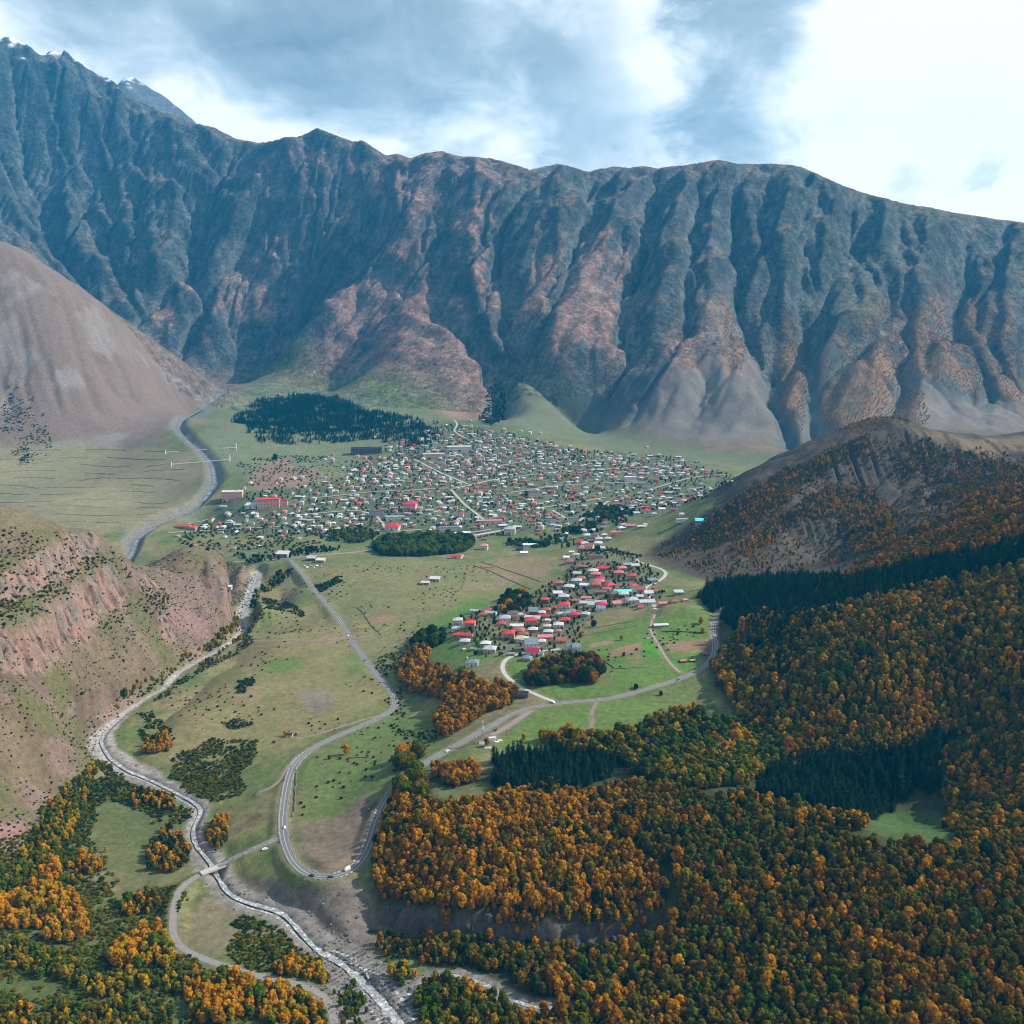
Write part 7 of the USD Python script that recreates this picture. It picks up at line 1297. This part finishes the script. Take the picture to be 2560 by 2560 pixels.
for k, lab in ((0, 'pale concrete slab under the cell tower'), (2, 'pinkish concrete slab in front of the cell tower')):
    p = tp[k]; put_tag(usdkit.mesh(stage, numbered('concrete_slab'), trimesh.creation.box([7, 6 if k == 0 else 4, 1.2], trimesh.transformations.translation_matrix([p[0], p[1] - (0 if k == 0 else 2), H(p[0], p[1]) - .35])), CONC).GetPrim(), lab, 'slab')
for k, lab in ((3, 'white tarpaulin bundle lying on the grass right of the cabin, nearer one'), (4, 'white tarpaulin bundle lying on the grass right of the cabin, farther one')):
    s = trimesh.creation.icosphere(2); v = np.array(s.vertices) * [2.6, 1.0, .5] * (1 + .12 * RND.normal(size=(len(s.vertices), 1))); put_tag(usdkit.mesh(stage, numbered('tarpaulin_bundle'), (v + tp[k] + [0, 0, .2], s.faces), CARP['white'], smooth=40).GetPrim(), lab, 'bundle')
# two pipes slung across the gorge from frames
for (a, b, lab) in (((313, 857), (446, 848), 'white pipe slung across the gorge between two frames, farther one'), ((324, 880), (434, 871), 'white pipe slung across the gorge between two frames, nearer one')):
    q = P(np.array([a[0], b[0]], float), np.array([a[1], b[1]], float)); mid = q.mean(0); t = thing('pipe_crossing', lab, 'pipeline', mid)
    ends = [q[0] + [0, 0, 6] - mid, q[1] + [0, 0, 6] - mid]
    part(t, 'pipe', beam(ends[0], ends[1], .75), CARP['white'])
    d = (ends[1] - ends[0])[:2]; n_ = np.array([-d[1], d[0]]) / np.linalg.norm(d) * 3.5
    for e, hh in zip(ends, (6, 12)):
        part(t, 'frame', trimesh.util.concatenate([beam([e[0] + s * n_[0], e[1] + s * n_[1], e[2] - 9], [e[0] + s * n_[0] * .4, e[1] + s * n_[1] * .4, e[2] + hh], .45) for s in (-1, 1)] + [beam([e[0] - n_[0] * .4, e[1] - n_[1] * .4, e[2] + hh], [e[0] + n_[0] * .4, e[1] + n_[1] * .4, e[2] + hh], .4)]), CARP['white'])
    top = [ends[0] + [0, 0, 6], ends[1] + [0, 0, 12]]; m_ = (ends[0] + ends[1]) / 2 + [0, 0, 1.5]; c = [top[0] * (1 - s) ** 2 + 2 * s * (1 - s) * (m_ - [0, 0, 4]) + top[1] * s * s for s in np.linspace(0, 1, 14)]
    part(t, 'cable', trimesh.util.concatenate([beam(c[i], c[i + 1], .16) for i in range(13)]), STEEL)
# power poles along the village road and the plain
def pole_builder(o):
    part(o, 'post', _cone(.16, .11, -1, 8.5, 8), WALL['wood']); part(o, 'crossarm', box([1.8, .14, .14], [0, 0, 8.0]), WALL['wood'])
    for s in (-.8, 0, .8): part(o, 'insulator', box([.1, .1, .24], [s, 0, 8.2]), CARP['white'])
POLES = [(1097,1318,'beside the village road fork'),(1192,1302,'beside the road left of the junction'),(1253,1281,'beside the road just before the junction'),(1300,1268,'at the road junction'),(1010,1235,'at the foot of the village'),(1150,1280,'on the field above the village road'),(955,1390,'by the lay-by'),(1240,1215,'by the bright green field'),(700,1290,'beside the straight road'),(662,1235,'beside the straight road farther off'),(1000,1082,'on the ochre plots'),(1050,1080,'at the right end of the ochre plots'),(1330,1225,'by the sheds at the dark road')]
pw_ = P(np.array([p[0] for p in POLES], float), np.array([p[1] for p in POLES], float))
for (u, v, lab), p in zip(POLES, pw_): copy_of('utility_pole', pole_builder, 'utility_pole', 'wooden power pole ' + lab, 'power pole', p, .3)
# dry-stone walls: on the far-left fields, the pastures and round the village plots
DRY = plain('dry_stone', (0.14, 0.12, 0.1), .95, .1, .5, .6)
def wall_of(line, h, th, label, group, step=6):
    w = path_world(line, step); w = w[np.isfinite(w[:, 0])]
    if len(w) < 3: return
    w = smooth_path(w, 1.2); w[:, :2] += .6 * RND.normal(size=(len(w), 2)); z = H(w[:, 0], w[:, 1]); hh = h * (1 + .35 * fbm2(w[:, 0], w[:, 1], 14, 3, 91))
    t = np.gradient(w[:, :2], axis=0); t /= np.linalg.norm(t, axis=1, keepdims=True) + 1e-9; n_ = np.stack([-t[:, 1], t[:, 0]], 1)
    ring = [np.column_stack([w[:, :2] + n_ * a, zz]) for a, zz in ((-th, z - 1), (-th * .6, z + hh), (th * .6, z + hh), (th, z - 1))]
    v = np.stack(ring, 1).reshape(-1, 3); n = len(w); F = []
    for i in range(n - 1):
        for k in range(3): a = i * 4 + k; F += [[a, a + 1, a + 5], [a, a + 5, a + 4]]
    F += [[0, 2, 1], [0, 3, 2], [n * 4 - 4, n * 4 - 3, n * 4 - 2], [n * 4 - 4, n * 4 - 2, n * 4 - 1]]
    put_tag(usdkit.mesh(stage, numbered('stone_wall'), (v, np.array(F)), DRY).GetPrim(), label, 'stone wall', group)
rgw = np.random.default_rng(23)
for r in range(11):
    v0 = 850 + r * 13.5; u0 = -20 + rgw.uniform(0, 50)
    while u0 < 330 - r * 4:
        L = rgw.uniform(50, 130); n = 6
        us = np.linspace(u0, min(u0 + L, 375 - r * 8), n); vs = v0 + np.cumsum(rgw.normal(0, .9, n)) + 2.5 * np.sin(us / 40 + r)
        if us[-1] - us[0] > 25: wall_of(np.column_stack([us, vs]), 1.0, .9, 'low dark field wall running along the terraces of the far left fields', 'terrace walls of the far left fields', 10)
        u0 += L + rgw.uniform(6, 50)
for l, lab in [([(870,1112),(880,1085),(900,1072),(935,1070)],'on the plain left of the ochre plots'),([(890,1066),(930,1080),(975,1100),(1002,1112)],'running down the ochre plots, nearer one'),([(905,1060),(950,1074),(1000,1090),(1020,1098)],'running down the ochre plots, farther one'),([(700,1255),(735,1215),(790,1195)],'below the upper end of the orange scarp'),([(680,1150),(700,1180),(720,1200)],'on the pasture beside the straight road'),([(1095,1228),(1140,1245),(1160,1262)],'above the dark copse'),([(1150,1262),(1200,1262),(1240,1256),(1255,1243)],'crossing the field right of the dark copse'),([(1090,1202),(1150,1190),(1205,1180)],'on the upper terrace right of the village'),([(1100,1190),(1150,1180),(1200,1172)],'along the terrace just under the village'),([(560,1450),(556,1500),(552,1545)],'along the inside of the road above the hairpin'),([(650,1432),(680,1428),(700,1430)],'on the meadow right of the round orange tree')]:
    wall_of(l, .9, .6, 'low dark stone wall ' + lab, None)
# animals and heaps would be specks; the ruined wall heap on the lower field is not
hp = P(np.array([1225.]), np.array([1398.]))[0]
for k in range(9):
    a = k * .9; q = hp + [(k - 4) * 3.2 + math.sin(a) * 1.5, math.cos(a * 2) * 2.5, 0]; q[2] = H(q[0], q[1])
    copy_of(f'rock_pink_{"abc"[k % 3]}' if k % 2 else f'rock_grey_{"abc"[k % 3]}', rock_builder(k % 3, 'rock_pink' if k % 2 else 'rock_grey'), 'boulder', 'stone of the heap on the field above the green mound', 'boulder', q, a, (1.3 + .5 * math.sin(a * 3),) * 3, 'stones of the heap above the green mound')
# ------------------------------------------------------------------ sky, sun and air
def sky_light():
    dome = UsdLux.DomeLight.Define(stage, '/World/sky')
    put_tag(dome.GetPrim(), kind='structure')
    n, l = {}, []
    def N(name, kind, inputs=None, **links):
        n[name] = (kind, inputs or {})
        for k, v in links.items(): l.append((v, f'{name}.{k}'))
        return name
    N('tc', 'texture_coordinate'); N('xyz', 'separate_xyz', vector='tc.generated')
    # clouds lie on a level sheet: direction over height
    N('zz', 'math', {'math_type': 'maximum', 'value2': 0.0}, value1='xyz.z'); N('z1', 'math', {'math_type': 'add', 'value2': 0.45}, value1='zz.value')
    N('iz', 'math', {'math_type': 'divide', 'value1': 1.0}, value2='z1.value')
    N('sheet', 'vector_math', {'math_type': 'scale'}, vector1='tc.generated', scale='iz.value')
    N('mp', 'mapping', {'scale': (1.0, 0.75, 1.6), 'location': CLOUD_SHIFT}, vector='sheet.vector')
    N('big', 'noise_texture', {'scale': 2.3, 'detail': 8.0, 'roughness': 0.52, 'distortion': 0.25}, vector='mp.vector')
    N('puff', 'noise_texture', {'scale': 8.5, 'detail': 9.0, 'roughness': 0.58, 'distortion': 0.35}, vector='mp.vector')
    N('s', 'sky_texture', {'sky_type': 'single_scattering', 'sun_disc': False, 'sun_elevation': SUN_EL, 'sun_rotation': SUN_AZ, 'altitude': 2000.0})
    # the grey bank hangs lower towards the middle, breaks once and ends on the sun's side
    N('edge', 'math', {'math_type': 'multiply_add', 'value2': 0.21}, value1='xyz.x', value3='xyz.z')
    N('bank', 'map_range', {'range_type': 'smoothstep', 'from_min': 0.105, 'from_max': 0.215, 'to_min': -0.22, 'to_max': 0.085, 'clamp': True}, value='edge.value')
    N('gx', 'math', {'math_type': 'subtract', 'value2': 0.125}, value1='xyz.x'); N('gw', 'math', {'math_type': 'multiply_add', 'value2': 0.22, 'value3': -0.11}, value1='puff.fac'); N('gy', 'math', {'math_type': 'add'}, value1='gx.value', value2='gw.value'); N('ga', 'math', {'math_type': 'absolute'}, value1='gy.value')
    N('gap', 'map_range', {'range_type': 'smoothstep', 'from_min': 0.0, 'from_max': 0.075, 'to_min': -0.13, 'to_max': 0.0, 'clamp': True}, value='ga.value')
    N('end', 'map_range', {'range_type': 'smoothstep', 'from_min': 0.17, 'from_max': 0.40, 'to_min': 0.0, 'to_max': -0.42, 'clamp': True}, value='xyz.x')
    N('a0', 'math', {'math_type': 'multiply_add', 'value2': 0.55}, value1='puff.fac', value3='big.fac'); N('a1', 'math', {'math_type': 'subtract', 'value2': 0.125}, value1='a0.value')
    N('a2', 'math', {'math_type': 'add'}, value1='a1.value', value2='bank.result')
    N('a3', 'math', {'math_type': 'add'}, value1='a2.value', value2='gap.result')
    N('a4', 'math', {'math_type': 'add'}, value1='a3.value', value2='end.result')
    N('ramp', 'rgb_ramp', {'ramp': [(0.0, (9.2, 9.0, 8.8)), (0.50, (8.7, 8.7, 8.6)), (0.57, (6.5, 6.9, 7.0)), (0.64, (4.6, 5.3, 5.6)), (0.72, (3.2, 3.9, 4.25)), (0.84, (2.3, 2.9, 3.25)), (1.0, (1.0, 1.45, 1.8))]}, fac='a4.value')
    N('cov', 'map_range', {'range_type': 'smoothstep', 'from_min': 0.02, 'from_max': 0.6, 'to_min': 0.96, 'to_max': 0.72, 'clamp': True}, value='xyz.z')
    N('mix', 'mix', {}, fac='cov.result', color1='s.color', color2='ramp.color')
    N('b', 'background_shader', {'strength': SKY_STRENGTH}, color='mix.color')
    m = usdkit.material(stage, LOOKS + '/cloudy_sky', n, l, surface='b.background')
    UsdShade.MaterialBindingAPI.Apply(dome.GetPrim()).Bind(m)
    sun = UsdLux.DistantLight.Define(stage, '/World/sun')
    sun.CreateNormalizeAttr(True); sun.CreateIntensityAttr(SUN_INT); sun.CreateAngleAttr(0.5); sun.CreateColorAttr(Gf.Vec3f(1.0, 0.93, 0.82))
    L = Gf.Vec3d(math.sin(SUN_AZ) * math.cos(SUN_EL), math.cos(SUN_AZ) * math.cos(SUN_EL), math.sin(SUN_EL))
    sun.AddTransformOp().Set(Gf.Matrix4d(Gf.Rotation(Gf.Vec3d(0, 0, 1), L), Gf.Vec3d(0, 0, 3000)))
CLOUD_SHIFT = (0.35, 0.2, 0.0)
sky_light()
def air():
    b = trimesh.creation.box(bounds=[[-5600, -700, float(min(outer.Z.min(), g_v[:, 2].min())) - 5], [5600, 8900, float(outer.Z.max()) + 60]])
    m = usdkit.material(stage, LOOKS + '/air', {'v': ('principled_volume', {'color': HAZE_COL, 'density': HAZE_DENSITY, 'anisotropy': 0.0})}, [], volume='v.volume')
    put_tag(usdkit.mesh(stage, '/World/haze', b, m).GetPrim(), kind='stuff', label='thin blue air that fades the far range')
HAZE_COL, HAZE_DENSITY = (0.015, 0.47, 1.0), 4.0e-5
air()
